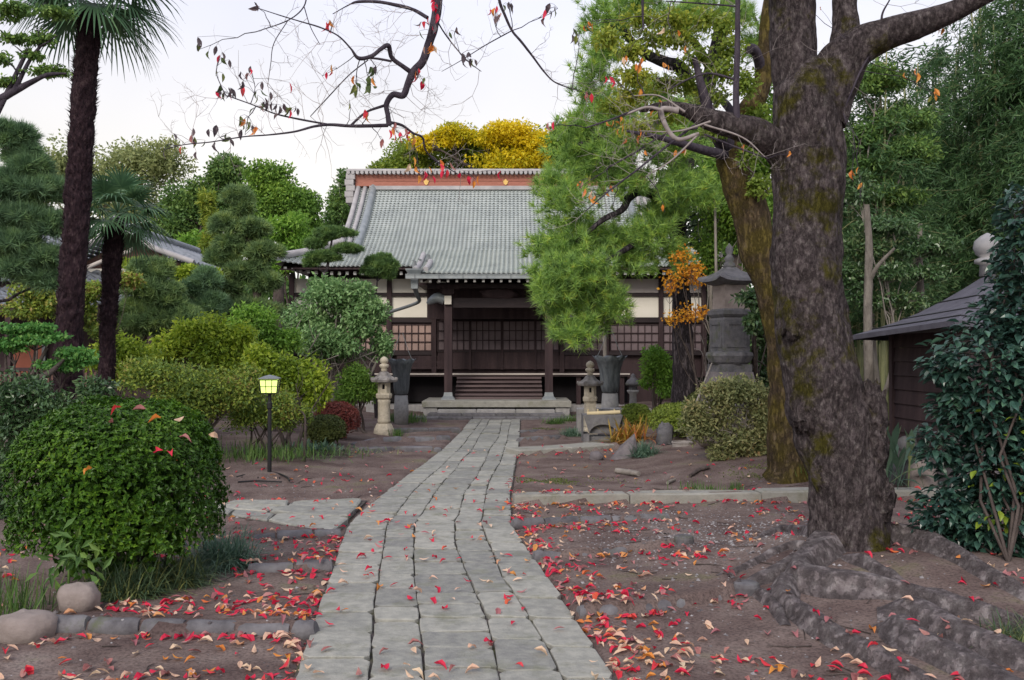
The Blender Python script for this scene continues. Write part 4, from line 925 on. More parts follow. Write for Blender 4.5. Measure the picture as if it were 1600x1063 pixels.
# small grey lantern by the urn
c = P(989, 553, 23); c[2] = .35; s = 23 / F_PX; r = thing('garden_lantern', 'small squat grey stone lantern right of the bronze urn', 'stone lantern', c)
m = M(); m.lathe([(8 * s, -.35), (6 * s, 1 * s), (5.5 * s, 18 * s), (9 * s, 22 * s), (9.5 * s, 25 * s), (1 * s, 25 * s)], c, n=14); m.build('column', MT['granite'], r, smooth=True)
m = M(); m.lathe([(6.5 * s, 25 * s), (6.5 * s, 33 * s), (1 * s, 33 * s)], c, n=6); m.build('fire_box', MT['granite_dark'], r)
m = M(); m.lathe([(11.5 * s, 32 * s), (12 * s, 35 * s), (9 * s, 40 * s), (5 * s, 43 * s), (3.5 * s, 46 * s), (3.8 * s, 48 * s), (.3 * s, 51 * s)], c, n=14); m.build('roof', MT['granite_dark'], r, smooth=True)

# tall stone pagoda
pc = P(1140, 553, 15.2); pc[2] = 0; s = 15.2 / F_PX; zz = lambda y: 1.6 + (553 - y) * s
pag = thing('stone_pagoda', 'tall dark stone pagoda lantern with sweeping eaves on a stepped base', 'stone pagoda', pc)
def sq(name, prof, mt, rot=math.pi / 4 + .30, n=4, parent=pag, sm=False):
    m = M(); m.lathe([(r * s * (1.414 if n == 4 else 1), zz(y)) for r, y in prof], pc, n=n, rot=rot); return m.build(name, MT[mt], parent, smooth=sm)
sq('plinth', [(44, 665), (44, 632), (38, 630), (1, 630)], 'granite_dark')
sq('base_mound', [(33, 630), (31, 612), (27.5, 590), (26, 581), (1, 581)], 'rock')
sq('neck', [(25, 581), (25, 569), (1, 569)], 'granite_dark')
m = M(); m.lathe([(26 * s, zz(570)), (31 * s, zz(566)), (36 * s, zz(556)), (35 * s, zz(551)), (28 * s, zz(549)), (1 * s, zz(549))], pc, n=40, lobe=10, lobe_amp=.05); m.build('lotus_moulding', MT['granite_dark'], pag)
body = sq('lower_body', [(22.5, 549), (22.5, 500), (20.5, 496), (1, 496)], 'granite_dark')
for k in range(4):
    a = .30 + k * math.pi / 2 - math.pi / 2; d = np.array([math.cos(a), math.sin(a), 0]); t = np.array([-d[1], d[0], 0])
    fr_ = M()
    for u0, u1, y0, y1 in ((-18, 18, 508, 504), (-18, 18, 543, 539), (-18, -15, 539, 508), (15, 18, 539, 508)):
        q = [pc + d * 22.6 * s + t * u0 * .92 * s, pc + d * 22.6 * s + t * u1 * .92 * s]; v = []
        for o_ in (0, 1.3 * s):
            for z in (zz(y0), zz(y1)):
                for g_ in q: v.append((g_ + d * o_) * [1, 1, 0] + [0, 0, z])
        fr_.add(v, [[4, 5, 7, 6], [0, 1, 5, 4], [2, 6, 7, 3], [0, 4, 6, 2], [1, 3, 7, 5]])
    fr_.build('panel_frame', MT['granite_dark'], body)
sq('cornice', [(22, 496), (25, 492), (25, 486), (19, 483), (1, 483)], 'granite_dark')
ub = sq('upper_body', [(19, 483), (19, 446), (1, 446)], 'rock_tan')
# roof with upturned corners
m = M(); NN = 32; rows_ = []
for r, y, up in ((8, 418, 0), (14, 424, 0), (24, 431, 1.5), (35, 437, 5), (37, 441, 6), (24, 446, 2), (10, 447, 0)):
    ring = []
    for k in range(NN):
        a = 2 * math.pi * k / NN; q = max(abs(math.cos(a)), abs(math.sin(a))); rad = r / q; cor = (1 / q - 1) / .414
        x, y_ = rad * math.cos(a), rad * math.sin(a); co, si = math.cos(.30), math.sin(.30)
        ring.append((pc[0] + s * (x * co - y_ * si), pc[1] + s * (x * si + y_ * co), zz(y - up * cor * cor)))
    rows_.append(ring)
i = np.arange(len(rows_) - 1)[:, None] * NN; j = np.arange(NN)[None]; j2 = (j + 1) % NN
m.add(np.array(rows_).reshape(-1, 3), np.stack([i + j2, i + j, i + NN + j, i + NN + j2], -1).reshape(-1, 4)); m.build('eaves', MT['granite_dark'], pag)
m = M(); m.lathe([(8 * s, zz(420)), (10 * s, zz(416)), (8 * s, zz(411)), (6 * s, zz(410)), (8 * s, zz(405)), (5 * s, zz(400)), (4 * s, zz(398)), (6.5 * s, zz(393)), (5.5 * s, zz(387)), (.4 * s, zz(380))], pc, n=14); m.build('finial', MT['granite_dark'], pag, smooth=True)

# bronze lotus urns on stone drums
def urn(label, cx, top, bot, hw, Y, drum_bot):
    c = P(cx, bot, Y); s = Y / F_PX; root = thing('bronze_urn', label, 'urn', (c[0], Y, 0), 'bronze lotus urns at the temple corners')
    H = (bot - top) * s
    m = M(); NL = 48; rows_ = []
    for r, z in ((.05, 0), (.50, 0), (.60, .04), (.66, .18), (.70, .40), (.76, .62), (.95, .85), (1.25, 1.0), (1.22, 1.0), (.88, .84), (.70, .6), (.6, .3), (.05, .25)):
        ring = []
        for k in range(NL):
            a = 2 * math.pi * k / NL; lob = abs(math.cos(a * 4)) ; w = max(0, z - .35)
            rr = r * hw * s * (1 + .10 * (lob - .5) * (z > .1)); ring.append((c[0] + rr * math.cos(a), c[1] + rr * math.sin(a), c[2] + H * (z + .09 * w * (lob - .6))))
        rows_.append(ring)
    i = np.arange(len(rows_) - 1)[:, None] * NL; j = np.arange(NL)[None]; j2 = (j + 1) % NL
    m.add(np.array(rows_).reshape(-1, 3), np.stack([i + j, i + j2, i + NL + j2, i + NL + j], -1).reshape(-1, 4)); m.build('bowl', MT['bronze'], root, smooth=True)
    m = M(); z1 = c[2]; z0 = -.05; m.lathe([(.62 * hw * s, z0), (.66 * hw * s, z1 * .5), (.58 * hw * s, z1 - .012), (.01, z1 - .01)], (c[0], c[1], 0), n=18); m.build('stone_drum', MT['granite'], root, smooth=True)
    m = M()
    for q in (-1, 1): m.tube([c + [q * hw * s * 1.0, 0, H * .95], c + [q * hw * s * .55, 0, H * 1.3], c + [q * .03, 0, H * 1.75]], .008, n=5)
    m.build('hanger_wire', MT['metal_grey'], root)
    return root
urn('large bronze lotus urn behind the left stone lantern', 627, 562, 617, 17.5, 21.5, 640)
urn('large dark bronze lotus urn behind the right stone lantern', 953, 557, 614, 21, 21.5, 640)
# stone trough with bamboo spout lying on it
t0 = P(910, 692, 17.2); s = 17.2 / F_PX
tr = thing('stone_trough', 'grey stone water trough slab with an arched recess right of the path', 'trough', (P(941, 0, 17.2)[0], 17.2, 0))
x0, x1 = P(911, 0, 17.2)[0], P(972, 0, 17.2)[0]; zt = P(0, 649, 17.2)[2]; n = 12
arc = [((x0 + x1) / 2 + .70 * (x1 - x0) / 2 * math.cos(a), .04 + .25 * zt + .32 * zt * math.sin(a) * 0 + .34 * zt * math.sin(a)) for a in np.linspace(0, math.pi, n)]
m = M()
outer = [(x1, -.05), (x1, zt), (x0, zt), (x0, -.05)]; top = [(x1 + (x0 - x1) * k / (n - 1), zt) for k in range(n)]
f0 = [(x, 17.2, z) for x, z in arc]; f1 = [(x, 17.2, z) for x, z in top]; f2 = [(x, 17.30, z) for x, z in arc]; f3 = [(x, 17.75, z) for x, z in top]
m.add(f0 + f1 + f2 + f3, [[k + 1, k, n + k, n + k + 1] for k in range(n - 1)], [[k, k + 1, 2 * n + k + 1, 2 * n + k] for k in range(n - 1)], [[n + k + 1, n + k, 3 * n + k, 3 * n + k + 1] for k in range(n - 1)], [list(range(2 * n, 3 * n))])
m.box((x0, 17.2, -.05), (arc[-1][0], 17.75, arc[-1][1])); m.box((arc[0][0], 17.2, -.05), (x1, 17.75, arc[0][1])); m.box((arc[-1][0], 17.3, -.05), (arc[0][0], 17.75, .11))
m.add([(x0, 17.2, arc[-1][1]), (x0, 17.75, arc[-1][1]), (x0, 17.75, zt), (x0, 17.2, zt)], [0, 3, 2, 1]); m.add([(x1, 17.2, arc[0][1]), (x1, 17.75, arc[0][1]), (x1, 17.75, zt), (x1, 17.2, zt)], [0, 1, 2, 3])
tag(m.build('trough_block', MT['trough'], tr), kind='stuff')
m = M(); m.box((P(921, 0, 17.1)[0], 17.05, -.04), (P(964, 0, 17.1)[0], 17.19, .045)); m.build('front_sill', MT['kerb'], tr)
sp = thing('bamboo_spout', 'pale bamboo water pipe lying across the stone trough', 'bamboo pipe', (P(943, 0, 17.4)[0], 17.4, zt))
a, b = P(917, 646.5, 17.4), P(969, 644, 17.4)
m = M(); m.tube([a, a + (b - a) * .3, a + (b - a) * .31, a + (b - a) * .7, a + (b - a) * .71, b], [.036, .034, .038, .034, .038, .034], n=10); m.build('pipe', MT['bamboo_pipe'], sp, smooth=True)
for px in (934, 960, 919):
    q = P(px, 644, 17.4); m = M(); m.tube([q + [0, 0, -.065], q + [0, 0, .055]], .014, n=7); m.build('peg', MT['bamboo_pipe'], sp, smooth=True)
cw = thing('low_wall', 'low pinkish granite border wall behind the stone trough', 'wall', (P(960, 0, 19)[0], 19.3, 0))
for x0, x1 in ((902, 939), (940.5, 978), (979.5, 1018)):
    a, b = P(x0, 637, 19.3), P(x1, 637, 19.3); m = M(); m.prism([(a[0], 19.3), (b[0], 19.3), (b[0], 19.6), (a[0], 19.6)], -.05, a[2] - .02, .015, .003); m.build('wall_stone', MT['granite'], cw)
sb = G(583, 652); m = M(); m.prism([(sb[0] - .18, sb[1]), (sb[0] + .16, sb[1]), (sb[0] + .16, sb[1] + .3), (sb[0] - .18, sb[1] + .3)], -.05, .60, .03); tag(m.build('stone_post', MT['granite'], loc=(sb[0], sb[1], 0)), 'squared grey stone block left of the bronze urn', 'stone block')

# ------------------------------------------------------------------ loose rocks, pots, poles
def rock(label, px, py, w, h, Y=None, mt='rock', seed=0, dep=.8, amp=.16, tilt=0):
    c = G(px, py) if Y is None else ground_pt(px, py, Y); Y = c[1]; s = Y / F_PX
    m = M(); m.blob((0, 0, 0), (w * s / 2, w * s / 2 * dep, h * s * .62), amp, 2.2 / max(w * s, .1) * .5, n=18, m=12, seed=seed)
    v = np.concatenate(m.v); co, si = math.cos(tilt), math.sin(tilt); v = np.stack([v[:, 0] * co - v[:, 2] * si, v[:, 1], v[:, 0] * si + v[:, 2] * co], 1)
    m.v = [v + c + [0, w * s / 2 * dep, h * s * .36 + (float(terr(c[0], c[1])))]]
    return tag(m.build('rock', MT[mt], smooth=True, loc=c), label, 'rock')
rock('large rounded tan boulder at the left edge of the picture beside the edging', 22, 1003, 95, 44, mt='rock_tan', seed=1)
rock('pinkish grey stone under the clipped bush, behind the edging', 112, 972, 62, 42, mt='rock_tan', seed=5)
rock('small round grey stone wedged between boulder and edging blocks', 80, 990, 28, 22, mt='granite_dark', seed=9)
m = M(); a_ = [np.array(P(*q)) for q in ((952, 722, 14.6), (968, 700, 14.7), (990, 681, 14.8), (996, 700, 14.75), (985, 722, 14.6))]
v_ = a_ + [q + [.05, .28, .0] for q in a_]; v_ = [q + rng.normal(0, .012, 3) for q in v_]; m.add(v_, [[0, 4, 3, 2, 1], [5, 6, 7, 8, 9]], [[k, (k + 1) % 5, 5 + (k + 1) % 5, 5 + k] for k in range(5)]); m.blob(P(965, 722, 14.7), (.14, .1, .07), .2, 5)
tag(m.build('rock', MT['rock'], loc=P(970, 722, 14.7)), 'dark slab of rock leaning up beside the grassy tuft', 'rock')
rock('small flat brown stone in front of the wide kerb', 932, 719, 22, 13, mt='rock', seed=8)
rock('upright grey rock between grassy tuft and plant pot', 1040, 706, 24, 34, mt='granite_dark', seed=12, amp=.3)
rock('grey block of rock under the pagoda shrub', 1085, 706, 20, 22, mt='rock', seed=15)
rock('pale broad rock below the pagoda base', 1108, 640, 40, 50, Y=14.3, mt='rock_tan', seed=18)
pt = G(1067, 709); s = pt[1] / F_PX; pot = thing('plant_pot', 'low round grey-brown ceramic pot beside the upright rock', 'pot', pt)
m = M(); m.lathe([(15 * s, -.02), (16.5 * s, 5 * s), (17 * s, 16 * s), (18 * s, 17 * s), (18 * s, 19 * s), (15.5 * s, 19 * s), (15 * s, 14 * s), (.5 * s, 14 * s)], pt, n=20); m.build('bowl', MT['ceramic'], pot, smooth=False)
sl2 = G(1052, 676); s = 17 / F_PX; c = P(1052, 672, 16.6); g2 = thing('snow_lantern', 'tiny dark stone lantern with a flat cap beside the orange day lilies', 'stone lantern', (c[0], 16.6, 0))
m = M(); m.lathe([(12 * s, -c[2]), (12 * s, 2 * s), (9 * s, 5 * s), (9 * s, 13 * s), (1 * s, 13 * s)], c, n=10); m.build('body', MT['rock_tan'], g2, smooth=True)
m = M(); m.lathe([(10 * s, 13 * s), (15 * s, 15 * s), (14.5 * s, 18 * s), (8 * s, 22 * s), (1 * s, 23 * s)], c, n=12); m.build('cap', MT['granite_dark'], g2, smooth=True)
m = M(); a, b = P(1117, 312, 17), P(1120, 620, 17); b[2] = 0; m.tube([b, (a + b) / 2 + [.02, 0, 0], a], [.035, .03, .022], n=8); tag(m.build('pole', MT['bark_grey'], smooth=True, loc=b), 'tall thin pale pole standing left of the pagoda', 'pole')
m = M(); a, b = P(1112, 568, 14.6), P(1084, 640, 13.9); m.tube([b - [0, 0, .3], b, (a + b) / 2, a], [.02, .02, .016, .012], n=7); tag(m.build('bamboo_stake', MT['bark_grey'], smooth=True, loc=b), 'thin bamboo stake leaning against the pagoda base', 'stake')
def stick(label, pts, r, mt='bark_grey'):
    q = [G(*p) for p in pts]; q = [np.array([g[0], g[1], float(terr(g[0], g[1])) + r * .7 + .01]) for g in q]
    m = M(); m.tube(q, r, n=7, amp=.25, freq=9); tag(m.build('fallen_branch', MT[mt], smooth=True, loc=q[0]), label, 'fallen branch')
stick('pale piece of fallen branch on the mossy earth behind the long kerb', [(963, 741), (980, 743), (998, 746)], .035)
stick('dark curved stick on the earth below the autumn shrub', [(1078, 754), (1092, 749), (1108, 748)], .025, 'bark_brown')
stick('short grey stick near the grass tuft above the long kerb', [(1043, 762), (1050, 758), (1055, 757)], .02)

# ------------------------------------------------------------------ garden lamp
lc = G(421, 745); s = lc[1] / F_PX; lamp = thing('garden_lamp', 'black post lamp with glowing yellow-green panes left of the path', 'lamp', lc)
lz = lambda y: (745 - y) * s
m = M(); m.lathe([(.075, -.03), (.075, .012), (.028, .03), (.026, lz(640)), (.034, lz(638)), (.034, lz(630)), (.024, lz(628)), (.022, lz(616)), (.01, lz(616))], lc, n=14); m.build('post', MT['metal_black'], lamp, smooth=False)
hd = lc + [0, 0, lz(616)]
m = M(); m.lathe([(.075 * 1.41, 0), (.08 * 1.41, .012), (.02, .012)], hd, n=4, rot=.9); m.build('tray', MT['metal_black'], lamp)
m = M(); r0, r1, h = 13.5 * s, 16 * s, 22 * s
m.lathe([(r0 * 1.22, .012), (r1 * 1.22, h)], hd, n=4, rot=.9); m.build('pane', MT['lamp_pane'], lamp)
fm = M()
for k in range(4):
    a0, a1 = .9 + k * math.pi / 2, .9 + (k + 1) * math.pi / 2
    p = lambda a, t, o=1.26: hd + np.array([math.cos(a) * (r0 + (r1 - r0) * t) * o, math.sin(a) * (r0 + (r1 - r0) * t) * o, .012 + (h - .012) * t])
    fm.tube([p(a0, 0), p(a0, 1)], .008, n=5)
    for u in (.33, .67): fm.tube([p(a0, 0) * (1 - u) + p(a1, 0) * u, p(a0, 1) * (1 - u) + p(a1, 1) * u], .0045, n=4)
    for t in (.01, .5, .99): fm.tube([p(a0, t), p(a1, t)], .0045, n=4)
tag(fm.build('pane_grille', MT['metal_black'], lamp), kind='stuff')
m = M(); m.lathe([(r1 * .9, h), (22 * s, h + 1.5 * s), (22 * s, h + 2.5 * s), (10 * s, h + 6.2 * s), (2 * s, h + 7.5 * s), (.2 * s, h + 8 * s)], hd, n=4, rot=.9); m.build('shade', MT['metal_grey'], lamp)
m = M(); q = [G(370, 752), G(388, 747), G(408, 744), G(430, 745), G(448, 752), G(452, 758)]
m.tube(np.array(q) + [0, 0, .05], .012, n=6, smooth=3); m.tube(np.array([G(372, 757), G(400, 755), G(440, 757)]) + [0, 0, .03], .010, n=6)
for x in (378, 403, 437):
    g = G(x, 752); m.tube([g - [0, 0, .02], g + [0, 0, .055]], .008, n=5)
tag(m.build('wire_edging', MT['metal_black'], loc=q[0]), 'low curved black wire hoop on the ground at the foot of the lamp', 'garden hoop')
# ------------------------------------------------------------------ background woods and trees
def Gt(x, y):                                                   # where the line of sight meets the uneven ground
    z = 0.0
    for _ in range(12):
        dx, dz = (x - 800) / F_PX, (531.5 - y) / F_PX; yy, zz_ = CP - SP * dz, SP + CP * dz
        k = (z - CAM_H) / zz_; p = np.array([dx * k, yy * k, z]); z = .5 * z + .5 * float(terr(p[0], p[1]))
    return p
m = M()
n = 46000
x = rng.uniform(-60, 60, n); y = rng.uniform(54, 62, n); top = 6.5 + 2.2 * vnoise(np.c_[x * .15, x * 0, x * 0]) + 1.0 * vnoise(np.c_[x * .6, x * 0 + 4, x * 0])
z = top * rng.uniform(0, 1, n) ** .7
leaves(m, np.c_[x, y, z], rdir(n), rdir(n), .62, .38)
tag(m.build('distant_wood', LM['green_deep'], loc=(0, 58, 0)), 'far green wood closing the garden behind the temple', 'wood', kind='stuff')
m = M(); n = 80000
x = rng.uniform(3.2, 26, n); y = 24 + rng.uniform(0, 3, n); y = np.where(x < 8, y + 9.0, y); top = 7.6 + 1.0 * vnoise(np.c_[x * .5, x * 0, x * 0]); z = top * rng.uniform(0, 1, n)
leaves(m, np.c_[x, y, z], rdir(n), rdir(n), .24, .11)
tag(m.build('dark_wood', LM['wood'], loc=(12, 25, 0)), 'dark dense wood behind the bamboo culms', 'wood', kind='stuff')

GB = 'trees behind the garden'
tree('pale_tree', 'pale olive tree with sky showing through its thin crown behind the tall palm', 'tree', 45, (210, 553), [(200, 265, 75, 50), (262, 248, 45, 36), (100, 262, 60, 45), (60, 290, 50, 40), (180, 320, 70, 40)], LM['olive'], MT['bark_grey'], .25, 14000, .22, .11, GB, nsub=11)
tree('broadleaf_tree', 'dense mid green round-topped tree left of the big dark conifer', 'tree', 40, (330, 553), [(345, 275, 42, 36), (322, 325, 50, 50), (290, 360, 45, 35), (260, 330, 45, 40)], LM['green_deep'], MT['bark_brown'], .3, 22000, .18, .10, GB)
tree('broadleaf_tree', 'yellow-green tree right of the big dark conifer', 'tree', 38, (440, 553), [(425, 282, 40, 34), (462, 312, 48, 44), (412, 340, 40, 45), (480, 360, 40, 40)], LM['green'], MT['bark_brown'], .3, 24000, .17, .095, GB)
tree('broadleaf_tree', 'slim loose dark green tree just left of the temple ridge', 'tree', 42, (528, 553), [(530, 322, 24, 36), (545, 292, 20, 26), (512, 360, 26, 30), (552, 345, 16, 30)], LM['green_deep'], MT['bark_brown'], .16, 7000, .18, .09, GB)
tree('spring_green_tree', 'bright fresh green feathery tree in front of the yellow-green tree', 'tree', 33, (450, 553), [(448, 352, 34, 30), (470, 385, 36, 28), (440, 410, 36, 30)], LM['spring'], MT['bark_brown'], .16, 6500, .2, .08, GB)
tree('spring_green_tree', 'bright fresh green low tree over the house gable', 'tree', 33, (300, 553), [(310, 385, 44, 26), (340, 400, 40, 26), (285, 405, 36, 22)], LM['spring'], MT['bark_brown'], .16, 6500, .2, .09, GB)
tree('golden_cypress', 'narrow golden cypress standing between green trees above the house', 'tree', 31, (325, 553), [(325, 318, 11, 20), (326, 345, 15, 22), (328, 375, 17, 20)], LM['yellowgreen'], MT['bark_brown'], .1, 2600, .2, .06, GB)
tree('yellow_tree', 'large green and yellow tree rising behind the left half of the temple ridge', 'tree', 46, (680, 553), [(645, 250, 66, 40), (735, 236, 80, 40), (600, 270, 40, 26), (660, 280, 90, 30), (820, 236, 60, 40)], LM['yellowgreen'], MT['bark_brown'], .35, 30000, .18, .10, GB, nsub=20, sub=.40)
tree('yellow_tree', 'brilliant golden yellow tree rising behind the middle of the temple ridge', 'tree', 44, (800, 553), [(785, 212, 60, 24), (705, 212, 44, 20), (800, 256, 66, 26), (850, 236, 36, 36), (660, 224, 24, 16)], LM['yellow'], MT['bark_brown'], .3, 24000, .17, .10, GB, nsub=24, sub=.42)
tree('broadleaf_tree', 'tall green tree between the golden tree and the black pine', 'tree', 40, (905, 553), [(885, 225, 30, 34), (915, 255, 36, 40), (880, 265, 30, 20), (960, 240, 50, 50)], LM['green'], MT['bark_brown'], .3, 9000, .24, .13, GB)
tree('broadleaf_tree', 'tall leafy green tree seen between the two leaning trunks and the pine', 'tree', 27, (1150, 553), [(1130, 280, 60, 60), (1190, 230, 60, 60), (1160, 350, 50, 50), (1210, 330, 50, 60), (1240, 160, 60, 60), (1090, 200, 50, 60)], LM['green'], MT['bark_brown'], .3, 22000, .15, .08, GB, nsub=10)

# ------------------------------------------------------------------ conifers and pruned pines
GP = 'pruned garden conifers'
tree('dark_conifer', 'big dark green conifer left of the temple eave', 'conifer', 24, (380, 553), [(372, 318, 20, 24), (350, 352, 24, 16), (392, 360, 30, 18), (365, 385, 26, 14), (412, 395, 26, 16), (345, 408, 26, 14), (385, 425, 34, 15), (350, 450, 30, 15), (412, 445, 28, 16), (380, 478, 36, 16), (335, 485, 26, 14), (415, 488, 24, 16)], LM['conifer'], MT['bark_brown'], .15, 30000, .16, .02, GP, nsub=12, kind='pine', sub=.42)
tree('dark_conifer', 'pruned dark conifer in front of the house lean-to roof', 'conifer', 18, (240, 553), [(238, 425, 34, 20), (225, 455, 38, 20), (255, 470, 38, 22), (240, 505, 55, 24), (205, 490, 30, 20), (285, 500, 30, 20)], LM['conifer'], MT['bark_brown'], .07, 16000, .12, .014, GP, nsub=9, kind='pine', sub=.42)
tree('dark_conifer', 'grey-green thin pine between the house and the big conifer', 'conifer', 19, (305, 553), [(300, 455, 30, 14), (322, 440, 22, 16), (300, 490, 36, 16), (335, 480, 26, 18)], LM['pine_blue'], MT['bark_brown'], .06, 8000, .13, .014, GP, nsub=7, kind='pine', sub=.42)
tree('cloud_pine', 'cloud-pruned pine with flat tiers in front of the temple roof end', 'pine', 22, (505, 553), [(520, 366, 34, 7), (492, 384, 18, 6), (540, 390, 26, 6), (508, 403, 24, 6), (486, 411, 12, 5)], LM['pine_cloud'], MT['bark_pine'], .07, 14000, .09, .014, GP, nsub=9, kind='pine', sub=.45)
tree('cloud_pine', 'round cloud-pruned pine ball at the temple eave', 'pine', 22.6, (590, 553), [(592, 414, 22, 13), (586, 428, 20, 10), (604, 427, 14, 10)], LM['pine_cloud'], MT['bark_pine'], .05, 8000, .09, .016, GP, nsub=9, kind='pine', sub=.45)

def pine_tree():
    b = np.array([P(1069, 0, 19)[0], 19.0, .05]); root = thing('black_pine', 'tall black pine with a long trained limb of bright green needles over the temple roof', 'pine', b)
    wo = M(); tr = PX([(1073, 660, 19), (1069, 585, 19), (1066, 500, 19), (1062, 420, 19), (1060, 340, 19), (1072, 260, 19), (1092, 190, 19), (1112, 110, 19), (1132, 20, 19), (1150, -80, 19)]); tr[0][2] = 0
    wo.tube(tr, [.30, .23, .19, .175, .165, .16, .15, .15, .13, .1], n=20, amp=.10, freq=6, smooth=8)
    wo.build('trunk', MT['bark_pine'], root, smooth=True)
    lm = M()
    for pts, r in ([[(1092, 190, 19), (1068, 112, 18.6), (1040, 98, 18.3), (1008, 84, 18), (985, 62, 17.8), (975, 30, 17.6)], (.15, .05)], [[(1062, 330, 19), (1010, 300, 18), (985, 306, 17.6), (972, 328, 17.3), (940, 345, 17), (900, 380, 17)], (.11, .03)], [[(1062, 340, 19), (1030, 360, 17.8), (960, 400, 17), (900, 440, 16.8)], (.09, .03)], [[(1070, 270, 19), (1010, 230, 18), (950, 215, 17.4), (905, 225, 17)], (.10, .03)], [[(1112, 110, 19), (1080, 60, 18), (1040, 30, 17.5)], (.10, .04)], [[(985, 62, 17.8), (960, 40, 17.3), (945, 60, 17)], (.07, .03)], [[(1090, 200, 19), (1060, 160, 18.2), (1000, 150, 17.5), (940, 170, 17)], (.08, .03)], [[(940, 400, 17), (930, 470, 17), (915, 515, 17)], (.05, .02)], [[(1130, 30, 19), (1170, 20, 18.4), (1190, 50, 18)], (.06, .02)]):
        lm.tube(PX(pts), np.linspace(r[0], r[1], len(pts)), n=9, amp=.12, freq=5, smooth=5)
    lm.build('limbs', MT['bark_pine'], root, smooth=True)
    pads = [(880, 318, 34, 32), (868, 290, 26, 20), (905, 368, 52, 28), (960, 384, 58, 28), (1018, 372, 42, 28), (1042, 335, 32, 24), (985, 288, 55, 16), (932, 280, 52, 16), (1062, 296, 40, 20), (1095, 312, 28, 24), (872, 430, 40, 30), (912, 430, 50, 28), (858, 462, 26, 22), (890, 478, 44, 24), (932, 472, 44, 26), (958, 484, 24, 20), (850, 398, 22, 24), (885, 395, 40, 25), (1050, 405, 26, 16), (900, 522, 36, 24), (925, 505, 28, 20), (985, 410, 40, 20),
            (950, 35, 34, 34), (1000, 14, 44, 24), (1062, 38, 38, 32), (1100, 12, 32, 26), (946, 84, 30, 26), (930, 124, 26, 24), (930, 165, 30, 26), (914, 206, 32, 26), (962, 186, 40, 28), (1020, 160, 40, 26), (1055, 195, 34, 28), (900, 238, 32, 22), (950, 244, 40, 22), (1058, 240, 42, 26), (1005, 225, 40, 24), (1150, 30, 28, 24), (1182, 75, 24, 20)]
    area = sum(q[2] * q[3] for q in pads); cr = M()
    for (cx, cy, rx, ry) in pads:
        dY = rng.uniform(-.8, .6) + (0 if cx < 1040 else .5); c, r = pxell(cx, cy, rx, ry, 17.2 + dY)
        n = int(16 + 3500 * rx * ry / area)
        p, d = ell_shell(n, c, r, .2, 1.18, -.6); p += rng.normal(0, .10, p.shape)
        tufts(cr, p, unit(d + np.array([-.1, -.2, .6])), k=34, L=.19, W=.0125, spread=.85)
    cr.build('crown', LM['pine'], root)
pine_tree()
m = M(); a = P(946, 500, 22.6); b = np.array([a[0], 22.6, 0]); m.tube([b, (a + b) / 2, P(942, 425, 22.4)], [.06, .05, .04], n=8); tag(m.build('prop_post', MT['bark_grey'], smooth=True, loc=b), 'slim grey post propping the trained pine limb above the right urn', 'post')
# ------------------------------------------------------------------ shrubs
def mound(name, label, cx, yb, w, h, Y, lm, nr=1500, L=.03, W=.014, k=5, ex=2.4, group=None, dep=1.0, cat='shrub', jag=.05):
    s = Y / F_PX; c = P(cx, 553, Y); g = float(terr(c[0], c[1])); c[2] = g
    rx, rz = w * s / 2, h * s
    root = thing(name, label, cat, c, group)
    d = rdir(nr); d[:, 2] = np.where(d[:, 2] < -.35, -d[:, 2], d[:, 2])
    q = (np.abs(d) ** ex).sum(1) ** (-1 / ex)
    p = d * q[:, None] * np.array([rx, rx * dep, rz * .56]) * (1 + jag * fbm(d * 3 + cx, 3))[:, None] * rng.uniform(.86, 1.02, (nr, 1)) + c + [0, 0, rz * .46]
    keep = p[:, 2] > g - .01; p, d = p[keep], d[keep]
    fo = M(); rosettes(fo, p, unit(d + rdir(len(d)) * .35 + [0, 0, .25]), k, L, W)
    fo.build('foliage', lm, root)
    st = M()
    for _ in range(9):
        a = rng.uniform(0, 6.28); t = c + np.array([math.cos(a) * rx * .7, math.sin(a) * rx * .7 * dep, rz * rng.uniform(.5, .85)])
        st.tube(curve(c + [math.cos(a) * .04, math.sin(a) * .04, -.03], t, .1, 4), [.018, .014, .010, .005], n=5)
    st.build('stems', MT['bark_brown'], root)
    # dense dim core of twigs and shaded leaves
    co = M(); n = nr // 2; d = rdir(n); pp = d * rng.uniform(.3, .84, (n, 1)) * np.array([rx, rx * dep, rz * .54]) + c + [0, 0, rz * .46]
    pp = pp[pp[:, 2] > g]; leaves(co, pp, rdir(len(pp)), rdir(len(pp)), L * 2.2, W * 2.6); co.build('inner_foliage', lm, root)
    return root
bushY = 6.7
bush = mound('clipped_bush', 'big clipped dark green azalea bush in the left foreground dotted with fallen leaves', 188, 922, 300, 276, bushY, LM['bush'], nr=10500, L=.036, W=.016, k=5, ex=2.7, jag=.055, dep=.95, cat='bush')
mound('azalea_mound', 'round russet red clipped azalea behind the green one left of the path', 526, 676, 70, 55, 17.3, LM['russet'], 2600, .035, .018, 4, dep=1.0, group='clipped azalea mounds')
mound('azalea_mound', 'round dark green clipped azalea in front of the russet one', 508, 697, 64, 44, 16.2, LM['mounddark'], 2600, .035, .018, 4, group='clipped azalea mounds')
mound('azalea_mound', 'large domed yellow-green clipped azalea below the pagoda', 1062, 645, 94, 52, 16.6, LM['moundgreen'], 3400, .035, .016, 4, group='clipped azalea mounds')
mound('azalea_mound', 'small domed yellow-green clipped azalea beside the small grey lantern', 992, 636, 50, 36, 19.4, LM['moundgreen'], 1800, .04, .018, 4, group='clipped azalea mounds')
mound('azalea_mound', 'dark clipped azalea mound behind the large domed one', 1108, 620, 74, 50, 18.6, LM['mounddark'], 2200, .04, .018, 4, group='clipped azalea mounds')
